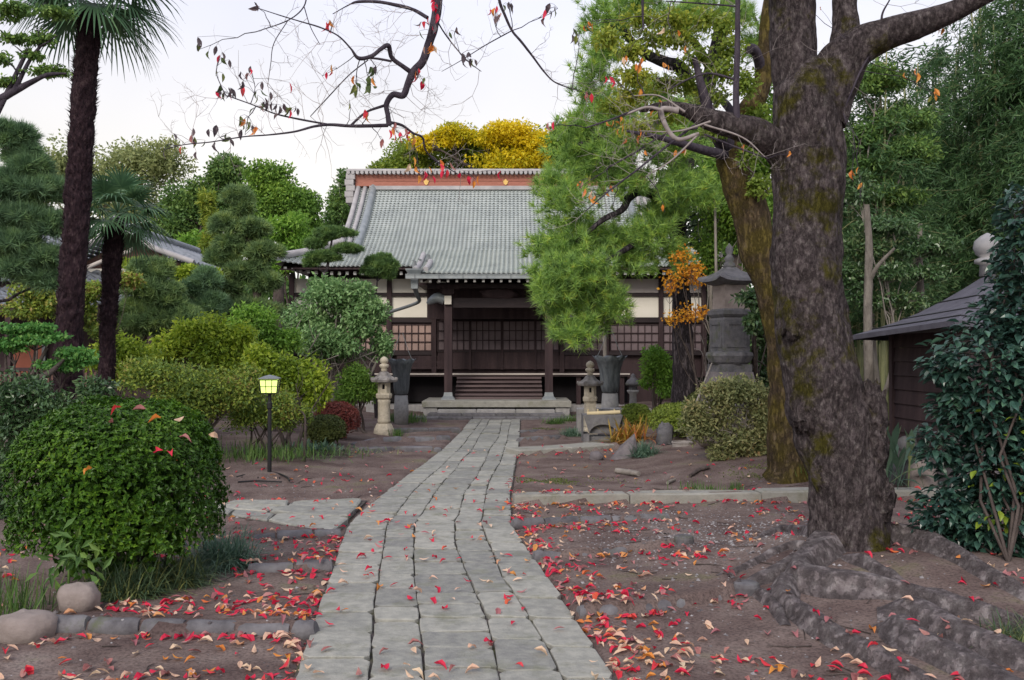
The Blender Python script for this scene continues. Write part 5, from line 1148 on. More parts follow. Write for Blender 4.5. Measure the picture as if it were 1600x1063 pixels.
mound('azalea_mound', 'low flat green clump right of the right stone lantern', 960, 640, 60, 20, 20.5, LM['mounddark'], 1200, .04, .018, 4, group='clipped azalea mounds')
GS = 'loose garden shrubs'
sh = lambda *a, **k: tree(*a[:12], **{**dict(group=a[12] if len(a) > 12 else GS), **k})
sh('silvery_shrub', 'large rounded shrub with pale silvery green leaves left of the temple', 'shrub', 19.5, (520, 553), [(530, 462, 62, 40), (482, 500, 45, 42), (572, 500, 46, 44), (520, 530, 76, 42), (600, 540, 22, 30), (560, 470, 42, 36)], LM['silver'], MT['bark_grey'], .06, 17000, .10, .05, multi=5, nsub=14, sub=.4)
sh('lime_shrub', 'yellow-green shrub under the pruned conifer left of the lamp', 'shrub', 16, (330, 553), [(318, 512, 46, 28), (362, 530, 44, 28), (285, 545, 50, 30), (345, 565, 60, 30), (240, 560, 40, 26)], LM['lime_shrub'], MT['bark_brown'], .03, 9000, .085, .045, multi=4, nsub=10)
sh('lime_shrub', 'yellow-green bush spreading right behind the lamp head', 'shrub', 15.2, (455, 553), [(440, 580, 44, 28), (480, 595, 40, 32), (410, 560, 34, 26), (495, 615, 28, 22)], LM['lime_shrub'], MT['bark_brown'], .03, 8500, .08, .045, multi=4, nsub=10)
sh('autumn_shrub', 'loose olive and reddish shrub between clipped bush and lamp', 'shrub', 13.4, (300, 553), [(290, 600, 70, 34), (230, 590, 48, 34), (350, 610, 60, 40), (300, 640, 70, 34), (385, 600, 30, 40)], LM['autumn_shrub'], MT['bark_brown'], .025, 14000, .06, .03, multi=6, nsub=14)
sh('autumn_shrub', 'low dark reddish-green shrub just behind the lamp post', 'shrub', 13.8, (400, 553), [(390, 650, 44, 28), (430, 640, 40, 34), (460, 655, 30, 26)], LM['autumn_shrub'], MT['bark_brown'], .02, 6500, .055, .028, multi=4, nsub=10)
sh('fresh_shrub', 'bright fresh yellow-green shrub to the left of the silvery shrub', 'shrub', 17.5, (420, 553), [(400, 505, 44, 30), (440, 530, 36, 26), (370, 525, 30, 24)], LM['spring'], MT['bark_brown'], .03, 6500, .08, .042, multi=4, nsub=10)
sh('green_shrub', 'small fresh green shrub between the silvery shrub and the left lantern', 'shrub', 19, (560, 553), [(562, 590, 28, 20), (545, 610, 24, 22), (575, 612, 18, 20)], LM['green'], MT['bark_brown'], .025, 4500, .075, .035, multi=3)
sh('green_shrub', 'fresh green shrub between the small grey lantern and the pine trunk', 'shrub', 20.4, (1035, 553), [(1025, 560, 26, 18), (1050, 582, 26, 22), (1022, 590, 24, 20), (1045, 605, 30, 16)], LM['spring'], MT['bark_brown'], .03, 6000, .09, .04, multi=3)
sh('mixed_shrub', 'loose olive shrub with browning tips in front of the pagoda', 'shrub', 13.2, (1155, 553), [(1160, 618, 50, 22), (1192, 650, 34, 40), (1120, 650, 40, 30), (1165, 692, 50, 30), (1092, 668, 30, 22), (1200, 690, 28, 36), (1135, 700, 40, 24), (1120, 612, 34, 18), (1150, 602, 40, 16), (1088, 645, 26, 20)], LM['brown_shrub'], MT['bark_grey'], .025, 15000, .065, .030, multi=6, nsub=14)
sh('glossy_camellia', 'dark glossy camellia filling the gap between pagoda and leaning trunk', 'shrub', 16.6, (1195, 553), [(1192, 520, 28, 46), (1182, 466, 34, 14, -2.2), (1180, 505, 20, 20, -2.2), (1200, 590, 26, 44), (1200, 460, 24, 30)], LM['camellia_dark'], MT['bark_brown'], .04, 6500, .09, .045, multi=3, nsub=10)
sh('light_green_shrub', 'light green leafy shrub rising behind the pagoda finial', 'shrub', 18.2, (1150, 553), [(1120, 330, 34, 40), (1165, 350, 40, 50), (1110, 390, 24, 40), (1190, 400, 30, 50), (1100, 290, 26, 28)], LM['green'], MT['bark_grey'], .04, 9500, .10, .05, multi=3, nsub=10)
sh('dark_undergrowth', 'dark glossy low shrubs around the foot of the tall palm', 'shrub', 9.4, (40, 553), [(30, 610, 50, 34), (90, 640, 50, 30), (20, 665, 36, 50), (150, 610, 30, 24), (-5, 740, 24, 40), (10, 800, 26, 40)], LM['camellia_dark'], MT['bark_brown'], .025, 7000, .06, .03, multi=4, nsub=12)
sh('dark_undergrowth', 'dim green shrub between the two palm trunks', 'shrub', 15, (190, 553), [(195, 545, 40, 22), (150, 560, 34, 22), (200, 580, 40, 24), (225, 560, 30, 20)], LM['lime_shrub'], MT['bark_brown'], .025, 5000, .075, .04, multi=3)
sh('dark_undergrowth', 'dim olive shrub behind the tall palm under the house roof', 'shrub', 16, (70, 553), [(60, 450, 34, 22), (40, 480, 40, 20), (85, 475, 24, 22)], LM['autumn_shrub'], MT['bark_brown'], .03, 4000, .08, .045)
sh('house_screen', 'olive shrub hiding the lean-to roof between tall palm and conifers', 'shrub', 17, (150, 553), [(145, 455, 26, 16), (125, 490, 30, 18), (200, 440, 26, 14), (160, 515, 30, 14)], LM['autumn_shrub'], MT['bark_brown'], .03, 5000, .08, .045)
sh('house_screen', 'brownish clipped hedge top below the house gable', 'hedge', 20.5, (265, 553), [(215, 412, 26, 10), (250, 418, 30, 10), (295, 428, 34, 12), (335, 432, 20, 12)], LM['lime_shrub'], MT['bark_brown'], .03, 5000, .09, .05)
sh('layered_evergreen', 'layered broadleaf evergreen with a pale straight trunk right of the cherry', 'tree', 14.4, (1358, 553), [(1395, 352, 76, 16), (1350, 385, 36, 26), (1440, 385, 60, 18), (1380, 425, 66, 18), (1450, 430, 36, 16), (1345, 465, 30, 22), (1400, 470, 60, 14), (1340, 300, 30, 30), (1330, 430, 24, 24)], LM['camellia_dark'], MT['bark_grey'], .035, 13000, .075, .038, None, nsub=11, sub=.45)
sh('layered_evergreen', 'dusky evergreen crown behind the cherry fork with flat leaf tiers', 'tree', 15.6, (1380, 553), [(1370, 130, 60, 30), (1400, 180, 70, 26), (1350, 215, 40, 24), (1420, 240, 60, 26), (1360, 265, 44, 24), (1390, 305, 60, 20)], LM['green_deep'], MT['bark_grey'], .07, 12000, .085, .04, None, nsub=11, sub=.45)
m = M(); m.tube(PX([(1360, 640, 14.0), (1357, 560, 14), (1356, 470, 14), (1358, 390, 14), (1354, 320, 14)]), [.085, .07, .062, .055, .04], n=12, amp=.06, freq=6, smooth=4); m.tube(PX([(1358, 440, 14), (1372, 415, 13.9), (1398, 388, 13.8)]), [.04, .03, .02], n=7, smooth=3)
tag(m.build('pale_stemmed_tree', MT['bark_pale_stem'], smooth=True, loc=(P(1360, 0, 14)[0], 14, 0)), 'pale bare tree trunk with one short limb right of the cherry trunk', 'tree')
m = M(); m.tube(PX([(1452, 640, 14.8), (1440, 480, 14.8), (1436, 400, 14.8), (1438, 350, 14.8)]), [.07, .055, .05, .03], n=9, amp=.06, freq=6, smooth=4); tag(m.build('pale_stemmed_tree', MT['bark_pale_stem'], smooth=True, loc=(P(1452, 0, 14.8)[0], 14.8, 0)), 'slim pale tree trunk rising just behind the shed roof hip', 'tree')
m = M(); m.tube(PX([(1240, 560, 16), (1195, 470, 15.8), (1180, 420, 15.6), (1165, 385, 15.5), (1150, 350, 15.4)]), [.10, .08, .055, .04, .02], n=9, smooth=4); m.tube(PX([(1186, 445, 15.7), (1170, 438, 15.4), (1150, 442, 15.2)]), [.045, .04, .02], n=7, smooth=3)
tag(m.build('grey_limb_tree', MT['bark_grey'], smooth=True, loc=P(1240, 560, 16) * [1, 1, 0]), 'smooth grey forked stem slanting up beside the pagoda roof', 'tree')
# left edge pines and maples
sh('blue_pine', 'blue-green pine at the left edge behind the tall palm', 'pine', 12.5, (-70, 553), [(18, 215, 34, 20), (45, 255, 40, 22), (20, 300, 44, 24), (70, 300, 40, 20), (35, 340, 50, 22), (80, 355, 34, 20), (25, 385, 46, 20), (60, 405, 40, 14), (20, 425, 40, 16), (70, 440, 30, 14)], LM['pine_blue'], MT['bark_pine'], .07, 19000, .13, .013, None, kind='pine', nsub=9, sub=.42)
sh('maple_tree', 'bright green maple sprays hanging low at the left edge', 'maple', 10, (-40, 553), [(30, 512, 50, 8), (60, 528, 46, 8), (15, 540, 40, 9), (112, 552, 30, 9), (95, 570, 34, 8), (130, 560, 20, 8)], LM['maple_green'], MT['bark_brown'], .06, 6500, .05, .035, None, nsub=10, droop=.5)
m = M(); m.tube(PX([(-60, 625, 9.6), (0, 612, 9.6), (45, 596, 9.7), (75, 585, 9.8), (100, 562, 9.9)]), [.05, .045, .04, .032, .015], n=8, smooth=4, amp=.1, freq=8)
tag(m.build('leaning_branch', MT['bark_brown'], smooth=True, loc=P(-60, 625, 9.6)), 'bare brown branch slanting in at the left edge under the maple sprays', 'branch')
tree('dark_maple', 'dark-leaved maple branch against the sky in the top left corner', 'maple', 8.6, (-200, 553), [(20, 20, 40, 12), (70, 60, 30, 9), (20, 60, 30, 8), (60, 112, 36, 7), (90, 110, 22, 7), (15, 128, 24, 8), (-10, 90, 30, 10), (50, 85, 20, 7), (85, 20, 30, 10)], LM['green_deep'], MT['bark_branch'], .06, 3800, .045, .028, None, nsub=9, droop=.4, limbs=False)
m = M(); m.tube(PX([(-120, 200, 8.6), (-30, 170, 8.6), (0, 155, 8.6), (22, 143, 8.6), (50, 128, 8.6), (75, 117, 8.5), (104, 115, 8.5)]), [.06, .045, .036, .033, .025, .018, .008], n=9, smooth=5, amp=.1, freq=9); m.tube(PX([(22, 143, 8.6), (34, 118, 8.6), (48, 92, 8.6), (62, 74, 8.6), (75, 66, 8.5)]), [.026, .02, .016, .012, .006], n=8, smooth=5)
for a_, b_ in (((48, 92), (20, 70)), ((60, 78), (55, 40)), ((34, 118), (10, 95)), ((75, 117), (95, 100)), ((62, 74), (90, 55))): m.tube(curve(P(*a_, 8.6), P(*b_, 8.5), .12, 5), [.012, .009, .007, .005, .003], n=5)
bpy.data.objects['dark_maple'].children; m.build('limb', MT['bark_branch'], bpy.data.objects['dark_maple'], smooth=True)
# small orange maple before the pine trunk
sh('orange_maple', 'young maple with two sprays of orange leaves in front of the pine trunk', 'maple', 16.4, (1110, 553), [(1066, 400, 22, 13), (1080, 418, 20, 12), (1060, 434, 30, 15), (1045, 450, 18, 9), (1090, 436, 18, 12), (1078, 490, 32, 13), (1056, 502, 18, 9), (1098, 486, 14, 10)], LM['maple_orange'], MT['bark_brown'], .025, 1150, .055, .045, None, nsub=8, sub=.7)
# bare saplings
def bare(label, base, tips, r, matk='bark_brown', name='bare_sapling'):
    b = Gt(*base); Y = b[1]; m = M(); tw = []
    root = b
    for t in tips:
        q = np.array([b] + [P(x, y, Y + rng.normal(0, .1)) for x, y in t]); m.tube(q, np.linspace(r, r * .25, len(q)), n=6, smooth=3)
        for _ in range(7):
            a = q[1] + (q[-1] - q[1]) * rng.uniform(.2, 1); d = rdir(1)[0] * .25 + np.array([0, 0, .2]); m.tube(curve(a, a + d, .12, 4), [r * .2, r * .15, r * .1, r * .05], n=4)
    tag(m.build(name, MT[matk], loc=b, smooth=True), label, 'sapling')
bare('dark thin bare sapling standing right of the lamp', (476, 722), [[(477, 680), (476, 650), (465, 640), (445, 632)], [(477, 680), (484, 648), (500, 620), (540, 560)], [(477, 670), (470, 640), (462, 600)]], .022)
bare('grey thin trunk with bare forked twigs behind the lamp', (452, 672), [[(452, 640), (455, 600), (480, 575), (530, 555)], [(452, 640), (455, 590), (452, 540), (470, 500)], [(455, 600), (470, 570), (500, 520)]], .032, 'bark_grey')
bare('arching bare twigs leaning left of the pagoda', (1108, 640), [[(1100, 560), (1085, 545), (1050, 548)], [(1112, 520), (1090, 500), (1060, 560)], [(1108, 540), (1120, 470), (1100, 430)], [(1100, 540), (1080, 520), (1050, 590)]], .012, 'bark_grey', 'arching_twigs')

# ------------------------------------------------------------------ palms
def fan(m, base, d, pet, L, n=30, W=.028, droop=.5):
    d = unit(np.array(d, float)); up = np.array([0, 0, 1.0]); sd = unit(np.cross(d, up)); nn = np.cross(sd, d)
    tip = base + d * pet + np.array([0, 0, -.12 * pet * droop]); m.tube([base, (base + tip) / 2 + nn * .03, tip], [.012, .009, .007], n=5)
    a = np.linspace(-1.9, 1.9, n); dirs = np.cos(a)[:, None] * d + np.sin(a)[:, None] * sd
    ll = L * (.72 + .28 * np.cos(a * .6)) * rng.uniform(.9, 1.05, n)
    for q, l in zip(dirs, ll):
        s2 = unit(np.cross(q, nn)); t = np.array([0, .3, .6, .82, 1.0])
        dz = -droop * l * (t ** 2.6) * rng.uniform(.5, 1.2)
        pts = tip + q * (l * t)[:, None] + np.c_[0 * t, 0 * t, dz] + nn * (.05 * l * np.sin(t * 2))[:, None]
        w = W * np.array([.35, 1, .9, .55, .06])
        v = np.concatenate([pts - s2 * w[:, None] / 2, pts + s2 * w[:, None] / 2]); i = np.arange(4); m.add(v, np.stack([i, i + 5, i + 6, i + 1], 1))
def palm(label, base, pts, rad, crown, nf, pet, L, seed, W=.028, low=-.5):
    root = thing('palm_tree', label, 'palm tree', base, 'windmill palms at the left')
    m = M(); q, r = m.tube(pts, rad, n=22, amp=.16, freq=16, smooth=14)
    n = 2600; i = rng.integers(0, len(q) - 1, n); d = unit(rdir(n) * [1, 1, 0]); b = q[i] + (q[i + 1] - q[i]) * rng.random((n, 1)) + d * r[i][:, None] * .97
    needles(m, b, d * .5 + rdir(n) * .35 + [0, 0, .6], rng.uniform(.03, .09, n), .012)
    m.build('trunk', MT['palm_trunk'], root, smooth=False)
    for k in range(nf):
        a = k * 2.39996 + seed; e = low + (1.15 - low) * ((k + .5) / nf); d = np.array([math.cos(a) * math.cos(e), math.sin(a) * math.cos(e), math.sin(e)])
        m = M(); fan(m, crown + d * .04, d, pet * rng.uniform(.85, 1.1), L * rng.uniform(.85, 1.1), W=W, droop=.55 if e < .5 else .3); m.build('frond', LM['palm'], root)
pb = P(103, 640, 11.0); pb[2] = .1
palm('tall windmill palm with a shaggy dark trunk and high drooping crown', pb, [pb, P(106, 560, 11), P(113, 440, 11), P(122, 300, 11), P(130, 160, 11), P(137, 70, 11), P(141, 10, 11)], [.15, .147, .142, .138, .133, .125, .10], P(143, -18, 11), 30, .42, .62, .4, low=-.75)
pb = P(166, 600, 13.6); pb[2] = .15
palm('shorter windmill palm with its full fan crown in front of the house gable', pb, [pb, P(168, 540, 13.6), P(172, 460, 13.6), P(177, 390, 13.6), P(182, 345, 13.6)], [.11, .105, .112, .13, .09], P(184, 332, 13.6), 22, .34, .46, 1.3, low=-.75)

# ------------------------------------------------------------------ bamboo
def bamboo_proto(h, seed):
    r_ = np.random.default_rng(seed); root = thing('bamboo', 'tall leafy bamboo culm in the dense grove at the right', 'bamboo', (0, 60, 0), 'bamboo grove at the right')
    o = np.array([0, 60.0, 0]); lean = r_.normal(0, .25, 2)
    t = np.linspace(0, 1, 34); pts = np.c_[lean[0] * t ** 2.2, lean[1] * t ** 2.2, h * t] + o
    rad = .042 * (1 - .75 * t) * (1 + .10 * (np.arange(34) % 2)); m = M(); m.tube(pts, rad, n=8); m.build('culm', MT['bamboo_culm'], root, smooth=True)
    m = M(); fo = M()
    for k in range(36):
        i = r_.integers(11, 33); a = r_.uniform(0, 6.28); L = r_.uniform(.4, 1.05) * (1.1 - .5 * t[i]); d = np.array([math.cos(a), math.sin(a), r_.uniform(.2, .8)])
        e = pts[i] + d * L; q = np.array([pts[i], pts[i] + d * L * .5 + [0, 0, .1], e - [0, 0, L * .25]]); m.tube(q, [.008, .005, .003], n=4)
        n = 52; f = r_.uniform(.25, 1.05, n)[:, None]; b = q[0] * (1 - f) ** 2 + 2 * q[1] * f * (1 - f) + q[2] * f * f + r_.normal(0, .07, (n, 3))
        leaves(fo, b, unit(d * .6 + r_.normal(0, .6, (n, 3)) + [0, 0, -.5]), r_.normal(0, 1, (n, 3)) + [0, 0, 1], r_.uniform(.12, .20, n), .03, .05)
    tag(m.build('branches', MT['bamboo_culm'], root), kind='stuff'); tag(fo.build('leaves', LM['bamboo'], root), kind='stuff')
    return root
MT['bamboo_culm'] = mat('bamboo_culm', [(.3, (.13, .16, .07)), (.7, (.36, .36, .18))], scale=3, stretch=(1, 1, .4), rough=.45, bump=.1, random_amt=.4)
protos = [bamboo_proto(h, 40 + i) for i, h in enumerate((8.2, 7.4, 6.8, 7.9))]
spots = []
for k in range(58):
    Y = 15.2 + 7.5 * ((k * .618) % 1); px = 1322 + 360 * ((k * .381966 + .1) % 1) + rng.normal(0, 6)
    if px < 1430 and Y < 15.8: Y += 1.5
    spots.append((px, Y))
spots += [(1366, 16.2), (1379, 15.4), (1391, 16.8), (1401, 15.6), (1410, 17.4), (1425, 18.2), (1344, 16.4)]
for k, (px, Y) in enumerate(spots):
    o = protos[k] if k < 4 else copy_tree(protos[k % 4]); p = P(px, 553, Y); o.location = (p[0], Y, -.05); o.rotation_euler = (0, 0, rng.uniform(0, 6.28)); s = rng.uniform(.86, 1.08) * (1.12 if px > 1520 else .98 if px > 1400 else .86); o.scale = (1, 1, s); o['label'] = ('tall' if s > 1.05 else 'shorter' if s < .9 else 'middling') + ' leafy bamboo ' + ('standing far back ' if Y > 19.5 else 'standing well forward ' if Y < 17.2 else '') + ('between the cherry trunk and the pale stem' if px < 1400 else 'above the left slope of the shed roof' if px < 1500 else 'behind the shed finial' if px < 1570 else 'behind the camellia top')

# ------------------------------------------------------------------ mossy leaning tree
mb = Gt(1238, 748); root = thing('mossy_tree', 'leaning tree with an orange-brown mossy trunk just behind the cherry', 'tree', mb)
wo = M(); D = mb[1] + .15
wo.tube([mb * [1, 1, 0] + [0, .15, -.1]] + list(PX([(1236, 735, D), (1231, 700, D), (1227, 620, D), (1222, 530, D), (1208, 450, D), (1184, 385, D), (1172, 330, D), (1151, 280, D), (1142, 240, D), (1158, 195, D), (1188, 140, D), (1194, 90, D), (1200, 20, D), (1215, -60, D)])), [.42, .30, .235, .20, .19, .225, .24, .225, .20, .17, .14, .115, .10, .08, .06], n=24, amp=.10, freq=5, smooth=6)
wo.build('trunk', MT['bark_moss'], root, smooth=True)
wo = M()
for pts, r0, r1 in (([(1142, 240, D), (1118, 200, D - .3), (1100, 150, D - .5), (1085, 90, D - .6)], .12, .03), ([(1190, 110, D), (1180, 80, D - .2), (1170, 76, D - .3)], .07, .055), ([(1142, 245, D), (1090, 232, D - .6), (1030, 215, D - 1), (980, 205, D - 1.2)], .07, .015), ([(1158, 195, D), (1120, 150, D + .3), (1060, 130, D), (1000, 120, D)], .06, .015)):
    wo.tube(PX(pts), np.linspace(r0, r1, len(pts)), n=9, amp=.1, freq=6, smooth=5)
wo.build('limbs', MT['bark_branch'], root, smooth=True)
fo = M()
for (cx, cy, rx, ry) in ((1090, 90, 34, 20), (1020, 60, 40, 20), (1075, 130, 36, 18), (985, 80, 30, 18), (1140, 75, 26, 18), (1100, 30, 34, 18), (1040, 130, 40, 16), (990, 118, 34, 14), (1000, 200, 40, 14), (1110, 150, 34, 18), (1130, 110, 26, 20), (960, 165, 30, 12), (1060, 60, 34, 16), (1130, 40, 30, 20), (1180, 180, 24, 20), (1120, 200, 30, 16), (1170, 240, 18, 24), (1050, 30, 30, 14), (1000, 30, 36, 18), (950, 60, 26, 18), (1165, 130, 22, 24), (1040, 180, 36, 18), (985, 150, 34, 18), (1185, 290, 20, 20)):
    c, r = pxell(cx, cy, rx, ry, D - .4 + rng.uniform(-.5, .5)); clump(fo, c, r, 430, .062, .038, .4, .6, .1)
fo.build('crown', LM['yellowgreen'], root)

# ------------------------------------------------------------------ the cherry tree
CY = 7.1
cb = np.array([P(1330, 0, CY)[0], CY, .12]); cherry = thing('cherry_tree', 'old cherry tree with a huge dark mossy trunk, surface roots and overhanging limbs', 'cherry tree', cb)
def pxr(lst, dy=0):                                              # (x, y, half width px, Y)
    return PX([(a, b, (d if d else CY)) for a, b, r, d in lst]), np.array([r * (d if d else CY) / F_PX for a, b, r, d in lst])
tm_ = M()
p, r = pxr([(1332, 905, 92, 0), (1331, 872, 76, 0), (1329, 845, 61, 0), (1326, 800, 58, 0), (1319, 740, 59, 0), (1309, 700, 61, 0), (1296, 650, 62, 0), (1285, 600, 60, 0), (1276, 550, 58, 0), (1268, 500, 54, 0), (1260, 450, 53, 0), (1258, 400, 54, 0), (1260, 350, 52, 0), (1262, 300, 53, 0), (1262, 250, 56, 0), (1263, 200, 56, 0), (1265, 155, 55, 0), (1270, 120, 46, 0), (1275, 100, 30, 0)])
tm_.tube(p, r, n=120, amp=.12, freq=4.2, smooth=16)
for lst in ([(1250, 190, 38, 0), (1243, 120, 36, 0), (1240, 60, 35, 0), (1238, 0, 34, 0), (1236, -60, 30, 7.0), (1222, -170, 24, 6.9), (1180, -330, 16, 6.8)],
            [(1280, 190, 40, 0), (1302, 120, 42, 0), (1335, 76, 31, 7.05), (1380, 56, 26, 7.0), (1430, 40, 22, 6.9), (1490, 18, 17, 6.8), (1545, -8, 13, 6.7), (1640, -50, 9, 6.6), (1740, -120, 5, 6.5)],
            [(1310, 120, 26, 0), (1321, 50, 21, 7.15), (1321, 0, 19, 7.2), (1326, -70, 16, 7.3), (1340, -200, 11, 7.4)],
            [(1250, 275, 30, 0), (1222, 238, 27, 7.1), (1186, 210, 24, 7.0), (1142, 197, 20, 6.95), (1102, 184, 16, 6.9), (1072, 172, 11, 6.9), (1040, 166, 7, 6.85), (1000, 172, 4, 6.8)]):
    p, r = pxr(lst); tm_.tube(p, r, n=36, amp=.09, freq=5, smooth=10)
for (x, y, rr, dx) in ((1376, 782, 15, 0), (1240, 498, 15, 0), (1360, 640, 18, 0), (1255, 640, 16, 0), (1362, 702, 18, 0), (1300, 560, 14, 0)):
    s = CY / F_PX; tm_.blob(P(x, y, CY - .12), (rr * s * 1.2, rr * s * 1.3, rr * s * 2.2), .35, 7, seed=x, n=20, m=14)
tm_.build('trunk', MT['bark_cherry'], cherry, smooth=True)
# surface roots
ROOTS = [([(1325, 840), (1268, 872), (1232, 890), (1200, 905), (1172, 915), (1150, 925)], 26, 8), ([(1172, 918), (1190, 932), (1212, 952), (1228, 978)], 12, 10), ([(1320, 868), (1360, 886), (1400, 905), (1425, 918)], 15, 6),
         ([(1325, 845), (1250, 900), (1290, 922), (1360, 925), (1440, 940), (1520, 962), (1600, 985), (1680, 1010)], 30, 14), ([(1240, 905), (1225, 940), (1265, 975), (1320, 1012), (1390, 1045), (1450, 1080), (1530, 1130)], 22, 20),
         ([(1370, 958), (1415, 962), (1470, 985), (1530, 1012), (1610, 1040), (1680, 1060)], 28, 28), ([(1390, 975), (1430, 1010), (1490, 1040), (1560, 1075), (1640, 1120), (1720, 1160)], 30, 30), ([(1335, 842), (1420, 852), (1480, 868), (1540, 900), (1620, 940)], 26, 12), ([(1300, 850), (1262, 838), (1225, 830), (1180, 842)], 18, 5), ([(1290, 862), (1230, 858), (1180, 880), (1120, 900)], 12, 5), ([(1430, 922), (1500, 948), (1580, 968)], 18, 10)]
ROOTP = []
for pts, r0, r1 in ROOTS:
    q = []; rr = []
    for (x, y), rp in zip(pts, np.linspace(r0, r1, len(pts))):
        g = Gt(x, y); rad = 1.22 * rp * g[1] / F_PX; g[2] = float(terr(g[0], g[1])) - rad * .12 + .012 * math.sin(x * .03); q.append(g); rr.append(rad)
    rm_ = M(); sp_, sr_ = catmull(q, np.array(rr), 14); t = np.gradient(sp_[:, :2], axis=0); t /= np.linalg.norm(t, axis=1, keepdims=True); nn = np.c_[-t[:, 1], t[:, 0]]
    L_ = np.r_[0, np.cumsum(np.linalg.norm(np.diff(sp_[:, :2], axis=0), axis=1))]; U = np.linspace(-1.9, 1.9, 25); seed = len(ROOTP) * 7.3
    end = np.minimum(1, (L_[-1] - L_) / .25 + .25) * np.minimum(1, L_ / .22 + .12); rows = []
    for u in U:
        wob = 1 + .22 * vnoise(np.c_[L_ * 3, L_ * 0 + seed, L_ * 0 + (0 if u < 0 else 5)])
        xy = sp_[:, :2] + nn * (u * .62 * sr_ * wob)[:, None]
        rid = .09 * vnoise(np.c_[L_ * 1.1, L_ * 0 + u * 4.5, L_ * 0 + seed]) + .03 * vnoise(np.c_[L_ * 5, L_ * 0 + u * 9, L_ * 0 + seed])
        hgt = sr_ * end * (.98 * np.exp(-(abs(u) / (1.12 if u < 0 else 1.05)) ** 3.6) * (1 + .18 * vnoise(np.c_[L_ * 2, L_ * 0, L_ * 0 + seed + 3])) + rid * (abs(u) < 1.6)) - .02 * (abs(u) > 1.5)
        rows.append(np.c_[xy, terr(xy[:, 0], xy[:, 1]) + hgt - .004])
    V = np.array(rows); nu, nl = V.shape[:2]; i_ = (np.arange(nu - 1)[:, None] * nl + np.arange(nl - 1)[None]).ravel()
    rm_.add(V.reshape(-1, 3), np.stack([i_, i_ + 1, i_ + nl + 1, i_ + nl], 1)[:, ::-1]); rm_.build('root', MT['bark_root'], cherry, smooth=True)
    sp_ = np.c_[sp_[:, :2], V[nu // 2, :, 2] - sr_]; ROOTP.append((sp_, sr_))
# overhead limb
OY = 6.4
limb = M(); BR = []
def br(lst, Y=OY, dy=0.0, n=10, amp=.1, sm=7):
    pts = PX([(x, y, Y + dy * (i / max(1, len(lst) - 1))) for i, (x, y, r) in enumerate(lst)]); rad = np.array([r * Y / F_PX for _, _, r in lst])
    q, rr = limb.tube(pts, rad, n=n, amp=amp, freq=16, smooth=sm); BR.append((q, rr)); return q
br([(1222, -160, 22), (1080, -260, 17), (860, -210, 12), (740, -120, 10), (692, -40, 8.5), (681, 28, 7.5), (672, 62, 6.8), (661, 95, 6.2), (646, 113, 6.5), (637, 132, 5.6), (630, 149, 5.6), (614, 148, 4.6), (604, 163, 4.2), (606, 180, 3.8), (608, 196, 4.5)])
br([(644, 114, 4), (628, 103, 3.6), (612, 90, 3.4), (607, 72, 3.6), (596, 76, 3.2), (580, 88, 3.2), (560, 91, 3), (548, 76, 1.5), (528, 56, 1.2), (500, 43, 1.2), (470, 34, 1), (440, 25, .8), (400, 12, .6)], dy=-.5)
br([(612, 96, 2), (590, 92, 1.8), (575, 91, 1.6)]); br([(575, 94, 1), (545, 118, 1), (510, 155, .9), (485, 182, .7)], dy=.3)
br([(606, 196, 3), (575, 197, 2.6), (545, 197, 2.6), (515, 195, 2.2), (490, 198, 1.8), (460, 206, 1.5), (420, 211, 1.2), (380, 214, 1), (330, 222, .9), (290, 226, .8), (255, 234, .5)], dy=-.6)
br([(515, 195, 1.6), (470, 187, 1.4), (430, 178, 1.1), (400, 166, .9), (370, 155, .8), (340, 145, .6)], dy=-.4)
br([(601, 165, 2.2), (575, 174, 1.8), (560, 185, 1.8), (548, 197, 2)])
br([(607, 191, 2.4), (628, 196, 2), (645, 208, 1.8), (660, 215, 1.8), (664, 232, 1.5), (675, 247, 1.3), (695, 260, 1), (720, 275, .7)], dy=.3)
br([(668, 28, 3), (645, 15, 2.8), (618, 8, 2.8), (590, 3, 2.6), (560, 3, 2.4), (545, 8, 1), (520, 22, .7)], dy=.3)
br([(400, 50, .7), (450, 32, .9), (475, 10, 1), (480, -20, 1.4)]); br([(475, 10, .8), (485, 42, .7), (500, 70, .5)])
br([(450, 32, .7), (428, 68, .7), (423, 100, .6), (418, 135, .5)])
br([(678, 22, 1.5), (690, 45, 1.2), (708, 70, 1), (730, 95, .9), (752, 112, .6)], dy=.2)
br([(775, -40, 3), (780, 0, 2.6), (788, 22, 2.3), (800, 48, 2.2), (815, 66, 2.0), (832, 88, 1.8), (850, 112, 1.6), (866, 128, 1.2), (890, 138, .8), (918, 146, .5)], dy=.3)
br([(800, 48, 1), (760, 70, .8), (720, 95, .6), (690, 112, .4)]); br([(770, -30, 2), (900, -160, 6), (1080, -260, 9)], sm=5)
